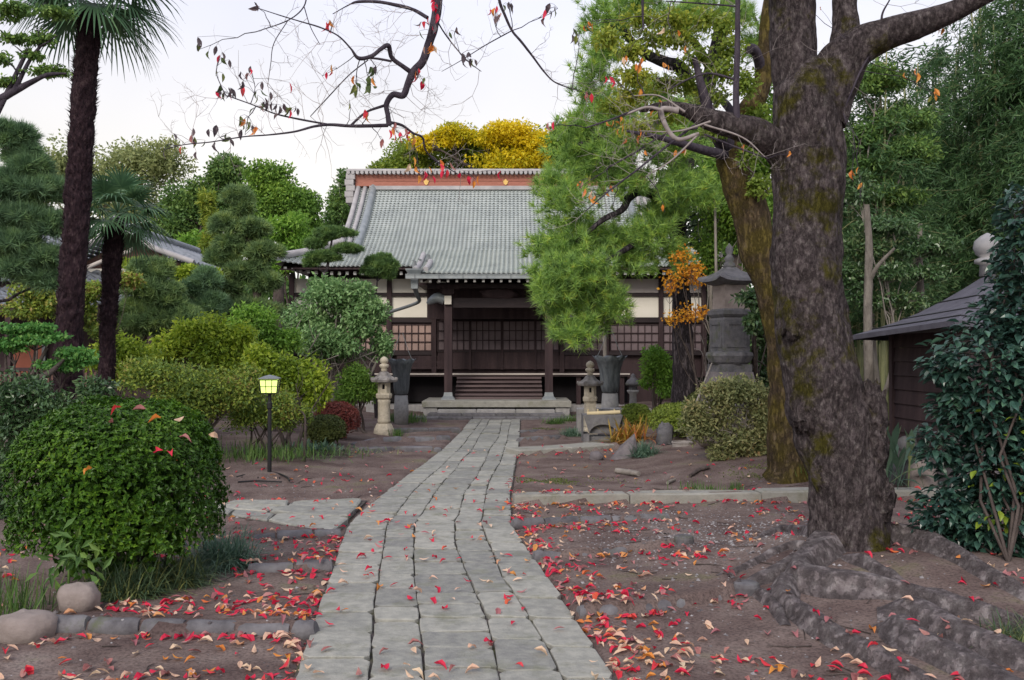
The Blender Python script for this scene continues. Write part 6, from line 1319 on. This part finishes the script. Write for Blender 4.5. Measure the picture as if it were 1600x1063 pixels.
# the lower left limb's shoots and twigs
br([(1152, 196, 6), (1150, 150, 5), (1152, 80, 4.5), (1153, 0, 4), (1154, -60, 3)], Y=6.9); br([(1060, 172, 5), (1032, 175, 4), (1045, 205, 3.4), (1062, 218, 3.2), (1090, 210, 2)], Y=6.8)
br([(1040, 168, 2.4), (1000, 170, 2), (960, 185, 1.5), (915, 200, 1)], Y=6.8, dy=-.2); br([(1085, 196, 2), (1040, 230, 1.8), (1000, 262, 1.5), (950, 300, 1.2), (915, 330, .8)], Y=6.8, dy=-.3)
br([(1090, 200, 2), (1040, 210, 1.6), (990, 240, 1.3), (950, 262, 1)], Y=6.8); br([(1100, 210, 1.6), (1150, 230, 1.4), (1200, 248, 1)], Y=6.8); br([(1150, 125, 2), (1110, 115, 1.7), (1080, 122, 1.5), (1045, 140, 1)], Y=6.9)
br([(1004, -30, 2.4), (1004, 10, 2), (1005, 45, 1.4)], Y=6.6); br([(1150, 10, 1.5), (1100, 6, 1.2), (1040, 2, .9)], Y=6.9); br([(1366, 72, 2.2), (1345, 110, 2), (1330, 145, 1.6), (1317, 175, 1.2)], Y=6.95); br([(1380, 58, 2), (1378, 25, 1.6), (1390, 0, 1.2)], Y=7)
limb.build('limb', MT['bark_branch'], cherry, smooth=True)
limb = M(); br([(1060, 173, 5), (1034, 172, 4.5), (1042, 200, 3.8), (1060, 218, 3.6), (1092, 209, 2.6)], Y=6.75); br([(1034, 172, 3), (1010, 168, 2.2), (980, 178, 1.6), (930, 196, 1)], Y=6.7)
for a_ in ([(1092, 209), (1050, 250), (1010, 275)], [(1110, 190), (1060, 205), (1000, 205)], [(1070, 175), (1030, 150), (990, 150)], [(1100, 195), (1160, 215), (1195, 245)]): br([(*a_[0], 1.8), (*a_[1], 1.3), (*a_[2], .7)], Y=6.75)
limb.build('bare_branch', MT['twig'], cherry, smooth=True)
tw = M()
def twig(a, d, L, r, lev):
    k = 5; q = [a]; d = unit(np.array(d, float))
    for i in range(k - 1):
        d = unit(d + rng.normal(0, .28, 3) * [1, .6, 1] + [0, 0, .06]); q.append(q[-1] + d * L / (k - 1))
    q = np.array(q); tw.tube(q, np.linspace(r, r * .4, k), n=3, cap=False)
    if lev > 0:
        for _ in range(rng.integers(2, 5)):
            i = rng.integers(1, k); s = 1 if rng.random() < .5 else -1
            dd = q[i] - q[i - 1]; twig(q[i], [dd[0] + s * dd[2] * .9, dd[1] + rng.normal(0, .02), dd[2] - s * dd[0] * .9], L * rng.uniform(.3, .6), r * .65, lev - 1)
for bi, (q, rr) in enumerate(BR):
    L = np.linalg.norm(np.diff(q, axis=0), axis=1).sum(); nT = int(L * (9 if bi else 4))
    for _ in range(nT):
        i = rng.integers(1, len(q)); dd = q[i] - q[i - 1]; dd = dd / max(np.linalg.norm(dd), 1e-6); s = 1 if rng.random() < .5 else -1
        twig(q[i], [dd[0] * .6 + s * dd[2], rng.normal(0, .4), dd[2] * .6 - s * dd[0] + rng.normal(0, .3)], rng.uniform(.12, .42), .0021, 2 if rng.random() < .5 else 1)
tag(tw.build('twigs', MT['twig'], cherry), kind='stuff')
allb = np.concatenate([q for q, _ in BR])
CL = [(395, 128, 22, 12, 'p'), (360, 150, 16, 9, 'p'), (418, 165, 18, 12, 'p'), (345, 100, 14, 6, 'p'), (452, 176, 12, 7, 'p'), (385, 205, 16, 9, 'g'), (345, 215, 16, 7, 'p'), (300, 222, 18, 7, 'p'), (262, 232, 10, 4, 'g'), (320, 75, 14, 5, 'p'), (402, 12, 8, 3, 'p'), (575, 128, 14, 8, 'g'), (558, 140, 8, 4, 'g'), (545, 162, 4, 1, 'g'), (588, 112, 8, 3, 'g'), (672, 42, 14, 8, 'm'), (682, 8, 10, 5, 'm'), (655, 120, 10, 7, 'm'), (678, 78, 7, 5, 'o'), (735, 98, 8, 6, 'p'), (712, 55, 5, 2, 'p'), (775, 25, 8, 7, 'm'), (795, 12, 6, 4, 'p'), (862, 18, 12, 6, 'p'), (905, 55, 10, 6, 'p'), (925, 42, 8, 5, 'o'), (625, 212, 14, 8, 'r'), (598, 228, 4, 2, 'r'), (645, 228, 6, 3, 'o'), (575, 182, 6, 3, 'r'), (690, 268, 18, 7, 'r'), (740, 280, 14, 6, 'r'), (510, 115, 8, 3, 'r'), (655, 262, 10, 5, 'o'), (1000, 105, 10, 5, 'o'), (975, 90, 8, 4, 'o'), (1050, 50, 12, 4, 'o'), (1070, 75, 8, 3, 'o'), (952, 130, 7, 4, 'r'), (925, 150, 8, 3, 'r'), (968, 195, 14, 8, 'o'), (990, 215, 16, 8, 'o'), (1030, 170, 12, 5, 'o'), (1015, 195, 8, 4, 'g'), (862, 200, 4, 2, 'r'), (908, 292, 8, 5, 'o'), (925, 312, 9, 5, 'o'), (955, 295, 6, 3, 'o'), (1035, 325, 3, 1, 'o'), (958, 322, 4, 1, 'o'), (1060, 240, 8, 3, 'o'), (1160, 232, 3, 1, 'o'), (1275, 15, 3, 1, 'o'), (1428, 118, 8, 3, 'o'), (1475, 52, 6, 2, 'o'), (1455, 150, 10, 4, 'o'), (1330, 270, 8, 4, 'o'), (1340, 292, 5, 2, 'o'), (1232, 241, 2, 1, 'o'), (520, 40, 10, 3, 'r'), (1040, 105, 6, 2, 'o'), (1005, 140, 6, 2, 'o')]
PAL = {'p': ['purple'] * 7 + ['green'] * 4 + ['red', 'brown'], 'g': ['green'] * 5 + ['purple'] * 2 + ['orange'], 'm': ['purple', 'red', 'orange', 'red', 'green'], 'r': ['red'] * 4 + ['orange', 'brown'], 'o': ['orange'] * 5 + ['green', 'tan']}
st = M()
for (x, y, sp, n, pal) in CL:
    Yc = 6.8 if x > 900 else 6.2; c = P(x, y, Yc); k = np.argmin(((allb - c) ** 2).sum(1)); a = allb[k]; c[1] = .5 * c[1] + .5 * a[1]; c = P(x, y, c[1])
    cv = curve(a, c + (c - a) * .15, .12, 6); st.tube(cv, np.linspace(.0035, .0015, 6), n=4, cap=False); s = Yc / F_PX
    for _ in range(n):
        q = c + rng.normal(0, sp * s * .8, 3) * [1, .5, .7]; h = cv[rng.integers(2, 6)]; col = PAL[pal][rng.integers(len(PAL[pal]))]
        rot = (rng.uniform(0, 6.28), math.pi / 2 + rng.normal(0, .45), rng.uniform(0, 6.28)); L = rng.uniform(.048, .075)
        R = Euler(rot).to_matrix(); top_ = q - np.array(R @ Vector((.5 * L, 0, 0)))
        st.tube([h, (h + top_) / 2 + [0, 0, .01], top_], [.0016, .0013, .001], n=3, cap=False)
        place('leaf', LEAFME[col][rng.integers(4)], cherry, q, rot, (L, L, L))
tag(st.build('leaf_stalks', MT['bark_branch'], cherry), kind='stuff')

# ------------------------------------------------------------------ camellia at the right edge
KY = 7.0; kb = Gt(1590, 885); cam_ = thing('camellia_bush', 'tall dark glossy camellia with a few lime young leaves at the right edge', 'bush', kb)
E5 = [(1478, 575, 30, 26), (1462, 700, 28, 34), (1470, 800, 40, 40), (1508, 640, 46, 40), (1602, 330, 36, 50), (1592, 405, 38, 50), (1588, 488, 60, 46), (1550, 560, 92, 60), (1560, 645, 84, 58), (1565, 730, 84, 62), (1560, 800, 90, 60), (1520, 850, 60, 30), (1640, 500, 80, 150), (1650, 720, 80, 130)]
stem = M(); ell = []
for e in E5:
    c, r = pxell(*e, KY); ell.append((c, r))
    if len(ell) > 4: stem.tube(curve(kb + [0, .12, 0], c + [0, .15, 0], .08, 6), np.linspace(.013, .005, 6), n=6)
    for _ in range(6): stem.tube(curve(c, c + rdir(1)[0] * r * .9, .1, 4), [.008, .006, .004, .002], n=4)
stem.build('stems', MT['bark_brown'], cam_, smooth=True)
pos = []
for (c, r), e in zip(ell, E5):
    n = int((.19 if e[1] > 690 else .135) * e[2] * e[3]); p, d = ell_shell(n, c, r, .5, 1.1); pos.append(np.c_[p, d])
pos = np.concatenate(pos); pos = pos[pos[:, 2] > .14]
px_ = 800 + pos[:, 0] / pos[:, 1] * F_PX; inv = px_ < 1610; order = np.argsort(pos[:, 1] + np.where(inv, 0, 50)); pos = pos[order]
CM = []
for k in range(3):
    m = M(); a = leaf_arrays(.22, .50, .25); m.add(a[0] + [0.5, 0, 0], a[1], a[2]); CM.append((m.mesh('camellia_leaf', LM['camellia'], False, np.zeros(3)), m.mesh('camellia_leaf_young', LM['camellia_young'], False, np.zeros(3))))
rest = M(); nr = len(pos) - 300
for i, q in enumerate(pos[:300]):
    d = q[3:]; az = math.atan2(d[1], d[0]) + rng.normal(0, .7); pitch = rng.uniform(-.35, .75); xp = 800 + q[0] / q[1] * F_PX; yp = 553 - (q[2] - 1.6) / q[1] * F_PX
    yng = (1500 < xp < 1600 and 640 < yp < 830 and rng.random() < .22)
    L = rng.uniform(.07, .105); place('leaf', CM[i % 3][1 if yng else 0], cam_, q[:3], (rng.normal(0, .4), pitch, az), (L, L, L))
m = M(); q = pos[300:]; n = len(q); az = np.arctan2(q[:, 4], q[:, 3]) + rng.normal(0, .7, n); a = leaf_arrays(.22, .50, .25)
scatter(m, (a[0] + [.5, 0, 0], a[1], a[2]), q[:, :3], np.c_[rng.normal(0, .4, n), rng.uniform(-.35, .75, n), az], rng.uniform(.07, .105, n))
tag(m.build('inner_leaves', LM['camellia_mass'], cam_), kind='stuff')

# ------------------------------------------------------------------ grasses
def blades(m, c, n, L, W, spread, droop=.8, rad=.06):
    droop *= 1.5
    a = rng.uniform(0, 6.28, n); e = rng.uniform(.25, 1.3, n) if spread > .6 else rng.uniform(.9, 1.55, n)
    d = np.c_[np.cos(a) * np.cos(e), np.sin(a) * np.cos(e), np.sin(e)]; l = L * rng.uniform(.55, 1.1, n)
    b = c + np.c_[rng.normal(0, rad, n), rng.normal(0, rad, n), np.full(n, -.01)]; sd = unit(np.cross(d, [0, 0, 1.0])); t = np.array([0, .35, .7, 1.0])
    pts = b[:, None] + d[:, None] * (l[:, None] * t)[..., None]; dz = droop * (l[:, None] * t ** 2) * (.14 + .5 * np.cos(e)[:, None]) ; pts[..., 2] -= dz
    pts[..., 2] = np.maximum(pts[..., 2], c[2] + .004)
    w = W * np.array([.8, 1, .7, .08]); v = np.concatenate([pts - sd[:, None] * (w / 2)[None, :, None], pts + sd[:, None] * (w / 2)[None, :, None]], 1).reshape(-1, 3)
    i = np.arange(3); f = np.stack([i, i + 4, i + 5, i + 1], 1); m.add(v, (np.arange(n)[:, None, None] * 8 + f[None]).reshape(-1, 4))
def tuft(label, px, py, n, L, W, lm, spread=1, droop=.8, rad=.06, name='grass_tuft', cat='grass tuft', g='grass tufts in the garden'):
    c = Gt(px, py); m = M(); blades(m, c, n, L, W, spread, droop, rad); tag(m.build(name, LM[lm], loc=c), label, cat, g)
tuft('arching lilyturf tuft under the clipped bush beside the pinkish stone', 190, 930, 900, .42, .008, 'liriope', rad=.09)
tuft('arching lilyturf tuft under the middle of the clipped bush', 268, 912, 900, .42, .008, 'liriope', rad=.10)
tuft('bluish lilyturf tuft at the right foot of the clipped bush', 346, 880, 1000, .50, .008, 'grass_blue', rad=.10)
tuft('thin upright grass at the left edge behind the boulder', 12, 960, 160, .34, .007, 'grass', .3, .3, .12)
tuft('blue-green mondo grass tuft beside the leaning dark rock', 1008, 712, 520, .44, .010, 'grass_blue', rad=.08)
tuft('round blue-green grass tuft left of the stone trough', 893, 681, 420, .34, .012, 'grass_blue', rad=.08)
tuft('dark grass tuft at the end of the platform steps', 868, 662, 260, .32, .013, 'grass', rad=.12)
tuft('second dark grass tuft close by the right lantern base', 888, 658, 260, .34, .013, 'grass', rad=.12)
tuft('grass clump between left lantern and the steps', 632, 660, 380, .34, .014, 'grass', .5, .5, .22)
tuft('little grass tuft at the foot of the left lantern', 622, 682, 90, .2, .012, 'grass', .5, .4, .06)
tuft('orange and yellow strappy day lilies beside the tiny capped lantern', 985, 690, 190, .75, .030, 'daylily', 1, .75, .16, 'day_lily', 'day lily', None)
tuft('small green grass tuft behind the long kerb left of the mossy tree', 1083, 768, 90, .15, .008, 'grass', .4, .3, .12)
tuft('second small green grass tuft behind the long kerb', 1112, 768, 60, .13, .008, 'grass', .4, .3, .06)
tuft('tiny green grass tuft behind the long kerb near the tree root', 1150, 766, 60, .14, .008, 'grass', .4, .3, .05)
tuft('upright green grass between the mossy tree and the cherry trunk', 1258, 748, 110, .30, .008, 'grass', .4, .3, .06)
tuft('dark lilyturf tuft at the right edge below the camellia', 1592, 1000, 380, .26, .006, 'liriope', rad=.08)
tuft('green grass spilling under the lamp-side shrubs', 470, 712, 420, .28, .012, 'grass', .7, .7, .4)
tuft('yellowing grass at the path side below the dark azalea', 525, 708, 320, .22, .012, 'liriope', .8, .8, .35)
tuft('green grass behind the lamp post', 400, 716, 420, .34, .012, 'grass', .6, .6, .4)
tuft('pale blue-green herb clump below the dark azalea', 492, 702, 220, .26, .03, 'grass_blue', .8, .7, .2)
c = Gt(1392, 752); m = M()
for _ in range(46):
    a = rng.uniform(0, 6.28); e = rng.uniform(.6, 1.35); b = np.array([P(1392, 735, 10.9)[0] + rng.normal(0, .16), 10.9 + rng.normal(0, .2), .1]); d = np.array([math.cos(a) * math.cos(e), math.sin(a) * math.cos(e), math.sin(e)]); L = rng.uniform(.5, .95)
    sd = unit(np.cross(d, [0, 0, 1.0])); t = np.array([0, .4, .6, .8, 1.0]); pts = b + d * (L * t)[:, None]; pts[:, 2] -= .25 * L * t ** 3 * math.cos(e) * 2; w = np.array([.01, .02, .09, .08, .005])
    v = np.concatenate([pts - sd * w[:, None] / 2, pts + sd * w[:, None] / 2]); i = np.arange(4); m.add(v, np.stack([i, i + 5, i + 6, i + 1], 1))
tag(m.build('aspidistra', LM['aspidistra'], loc=b), 'broad-leaved aspidistra clump between cherry trunk and shed', 'plant')
c = Gt(140, 915); m = M(); n = 60; p = np.array(P(110, 870, 6.0)) + rng.normal(0, 1, (n, 3)) * [.12, .08, .10]; leaves(m, p, unit(rdir(n) + [0, -.6, -.5]), rdir(n) + [0, -1, .5], .11, .035); m.tube([np.array([P(112, 0, 6.05)[0], 6.05, 0]), P(108, 880, 6.05)], .008, n=5)
tag(m.build('bay_sprout', LM['green_deep'], loc=(P(112, 0, 6.05)[0], 6.05, 0)), 'larger-leaved green sprout growing out of the clipped bush at lower left', 'plant')
# moss cushions beside the path near the steps
m = M(); n = 1500
for (px, py, w, d, k) in ((855, 672, 1.0, .5, .4), (1210, 735, .8, .5, .3), (868, 752, .9, .5, .3)):
    c = Gt(px, py); q = rng.normal(0, .4, (n, 2)) * [w, d] + c[:2]; ms = (vnoise(np.c_[q * 3.5, q[:, :1] * 0]) + .6 * vnoise(np.c_[q * 11, q[:, :1] * 0]) > .0) & (q[:, 0] > xR(q[:, 1]) + .05); q = q[ms]; n_ = len(q); z = terr(q[:, 0], q[:, 1]); leaves(m, np.c_[q, z], rdir(n_) * [1, 1, .3] + [0, 0, .3], rdir(n_), .024, .016)
tag(m.build('moss', LM['mounddark'], loc=Gt(855, 672)), 'thin moss on the earth right of the path', 'moss', kind='stuff')

# grit and small stones lying on the earth
m = M(); n = 9000; gx_ = rng.uniform(-4, 6.5, n); gy_ = 4.2 + 8 * rng.random(n) ** 1.3; pz = vnoise(np.c_[gx_ * .9, gy_ * .9, gx_ * 0 + 3]); heavy = np.exp(-((gx_ - 2.0) ** 2 / .9 + (gy_ - 8.2) ** 2 / 1.0))
kp = (~on_path(gx_, gy_)) & (~on_branch(gx_, gy_)) & (rng.random(n) < np.clip(.25 + .5 * pz + heavy, .06, 1)); gx_, gy_ = gx_[kp], gy_[kp]
hx = rng.normal(1.9, .8, 2600); hy = rng.normal(8.3, .8, 2600); kp = hx > xR(hy) + .5; gx_ = np.r_[gx_, hx[kp]]; gy_ = np.r_[gy_, hy[kp]]
n = len(gx_); oct_v = np.array([(1, 0, 0), (0, 1, 0), (-1, 0, 0), (0, -1, 0), (0, 0, .7)]); oct_f = np.array([[0, 1, 4], [1, 2, 4], [2, 3, 4], [3, 0, 4]])
scatter(m, (oct_v, oct_f), np.c_[gx_, gy_, terr(gx_, gy_) - .001], rots(n, .25), rng.uniform(.004, .013, n) * rng.choice([1, 1, 1.6], n))
m2 = M(); n = 260; tx = rng.uniform(-4, 6, n); ty = 4.3 + 8 * rng.random(n) ** 1.2; kp = (~on_path(tx, ty)) & (~on_branch(tx, ty))
for a_, b_ in zip(tx[kp], ty[kp]):
    L_ = rng.uniform(.05, .24); an = rng.uniform(0, 6.28); q = np.array([[a_ + L_ * t * math.cos(an) + rng.normal(0, .01), b_ + L_ * t * math.sin(an) + rng.normal(0, .01), 0] for t in (0, .5, 1)]); q[:, 2] = terr(q[:, 0], q[:, 1]) + .006; m2.tube(q, [.004, .0035, .002], n=4)
tag(m2.build('twig_litter', MT['bark_brown'], loc=(0, 7, 0)), 'small dry twigs scattered over the earth', 'twigs', kind='stuff')
MT['grit'] = leafmat('grit', [(0, (.08, .07, .075)), (.6, (.20, .185, .19)), (1, (.36, .35, .36))], transl=0, isl=1, rough=.9)
tag(m.build('gravel', MT['grit'], loc=(0, 7, 0)), 'grey grit and small stones on the packed earth', 'gravel', kind='stuff')

# ------------------------------------------------------------------ fallen leaves
def lz_at(x, y):
    z = terr(x, y); z = np.where(on_path(x, y) | on_branch(x, y), .017, z)
    for r, g in zip(ROWS, ROWG):
        d = seg_eval(g, x, y); dp = r[2]; z = np.where((d > .0) & (d < dp), np.maximum(z, r[3] + .004), z)
    for sp_, sr_ in ROOTP:
        dd = np.sqrt(((np.c_[x, y][:, None] - sp_[None, ::2, :2]) ** 2).sum(2)); k = dd.argmin(1); dm = dd[np.arange(len(x)), k]; rr = sr_[::2][k]
        z = np.where(dm < rr * .6, np.maximum(z, sp_[::2][k, 2] + np.sqrt(np.maximum(rr ** 2 - (dm / .68) ** 2, 0)) * 1.0), z)
    return z
N = 60000
x = rng.uniform(-4.6, 7.0, N); y = 4.2 + 12.0 * rng.random(N) ** 1.25
w = np.zeros(N); right = x > xR(y); left = x < xL(y); onp = on_path(x, y); onb = on_branch(x, y)
pn = np.clip(.35 + 1.0 * vnoise(np.c_[x * 1.5, y * 1.5, 0 * x]) + .5 * vnoise(np.c_[x * 4, y * 4, 0 * x + 5]), .06, 1.5)
w = np.where(right & (y < 10.6), .34 * pn + .9 * np.exp(-(x - xR(y)) / .16), w)
w = np.where(right & (y >= 10.6), .035, w)
w = np.where(left & (y < 9.9), .34 * pn + .55 * np.exp(-(xL(y) - x) / .16), w)
w = np.where(left & (y >= 9.9), .055 * np.clip((15 - y) / 3, 0, 1), w)
for g, r in zip(ROWG, ROWS):
    d = -seg_eval(g, x, y); w = np.where((d > 0) & (d < .4) & (~onp), w + .75 * np.exp(-d / .10), w)
w = np.where(onb, .06, w); w = np.where(onp, .042, w); w = np.where(onp & (y > 12), .015, w)

w *= np.where(y > 8, .8, 1.0)
keep = rng.random(N) < w * .75
keep &= ~(((x + 2.72) ** 2 + (y - 6.7) ** 2) < .55)
x, y = x[keep], y[keep]; z = lz_at(x, y) + .010
pxx = 800 + x / y * F_PX; pyy = 553 + (1.6 - z) / y * F_PX; vis = (pxx > -10) & (pxx < 1610) & (pyy < 1075)
hide = (pxx < 330) & (y > 6.9) ; od = np.argsort(y + np.where(vis & ~hide, 0, 100)); x, y, z = x[od], y[od], z[od]
cols = ['tan', 'tan', 'tan', 'red', 'brown', 'red', 'tan', 'orange', 'tan', 'red', 'orange', 'brown']
cw_ = {'tan': 'pale tan', 'red': 'crimson red', 'orange': 'orange', 'brown': 'brownish pink'}
E = rots(len(x), .21); S = rng.uniform(.05, .09, len(x))
cn = vnoise(np.c_[x * 1.1, y * 1.1, 0 * x + 9])
for i in range(300):
    c = cols[rng.integers(len(cols))]
    if cn[i] > .25 and rng.random() < .45: c = 'red'
    zone = ('on the paving' if (on_path(x[i], y[i]) or on_branch(x[i], y[i])) else 'on the earth among the cherry roots' if (x[i] > 1.9) else 'on earth right of the path' if x[i] > xR(y[i]) else 'on earth left of the path')
    k = rng.integers(4); form = ('flat', 'curled', 'arched', 'crumpled')[k]; near = ''
    dk = [(-float(seg_eval(g, np.array([x[i]]), np.array([y[i]]))[0]), q) for q, g in enumerate(ROWG[:6])]; dk = [d for d in dk if -.1 < d[0] < .35]
    if 'paving' in zone: zone += (' near the left path edge' if x[i] - xL(y[i]) < .5 else ' near the right path edge' if xR(y[i]) - x[i] < .5 else ' in the middle of the path')
    elif dk: zone += ' against the ' + ('nearest', 'second', 'third', 'nearest', 'second', 'third')[min(dk)[1]] + ' edging row'
    elif 'cherry' not in zone: zone += (' beside the paving' if min(abs(x[i] - xR(y[i])), abs(x[i] - xL(y[i]))) < .4 else ' in the foreground' if y[i] < 5.6 else ' away from the paving')
    o = place('fallen_leaf', LEAFME[c][k], None, (x[i], y[i], z[i] + .006), tuple(E[i]), (S[i],) * 3)
    tag(o, f'{form} {cw_[c]} cherry leaf {zone}', 'fallen leaf', 'fallen cherry leaves')
m = M(); idx = np.arange(300, len(x)); kk = rng.integers(0, 4, len(idx))
for k in range(4):
    q = idx[kk == k]; scatter(m, LV[k], np.c_[x[q], y[q], z[q] + .004], E[q], S[q])
tag(m.build('leaf_litter', LM['litter'], loc=(0, 8, 0)), 'scattered red, orange and tan cherry leaves on the earth farther off', 'fallen leaves', kind='stuff')
for (px, py, c, lab) in ((182, 640, 'red', 'large crimson leaf caught on top of the clipped bush'), (244, 655, 'orange', 'yellow-orange leaf caught high on the clipped bush'), (218, 641, 'brown', 'dark reddish leaf caught on top of the clipped bush beside the yellow one'), (245, 706, 'red', 'crimson leaf caught on the face of the clipped bush'), (267, 708, 'red', 'smaller crimson leaf to the right of the other one on the bush face'), (137, 737, 'orange', 'upright orange leaf stuck low on the bush face'), (290, 685, 'brown', 'pinkish leaf caught on the upper right of the clipped bush'), (336, 683, 'tan', 'pale leaf caught at the right edge of the clipped bush'), (175, 660, 'brown', 'rusty leaf caught below the large crimson one on the bush'), (280, 658, 'tan', 'tan leaf caught near the top right of the clipped bush')):
    # find the bush surface along the line of sight
    cx_, ry_, rx_ = P(188, 553, bushY)[0], bushY * 340 / F_PX / 2 * .95, bushY * 340 / F_PX / 2; H_ = bushY * 318 / F_PX; best = None
    for Yq in np.linspace(bushY - 1, bushY + .6, 90):
        p = P(px, py, Yq); g0 = float(terr(cx_, bushY)); u = np.abs((p - [cx_, bushY, g0 + H_ * .46]) / [rx_, ry_, H_ * .56])
        if (u ** 2.9).sum() < 1.06: best = p; break
    if best is None: continue
    o = place('fallen_leaf', LEAFME[c][rng.integers(4)], None, best + [0, -.01, .012], (rng.normal(.5, .3), rng.normal(0, .3), rng.uniform(0, 6.28)), (.085,) * 3); tag(o, lab, 'fallen leaf', 'leaves caught on the clipped bush')
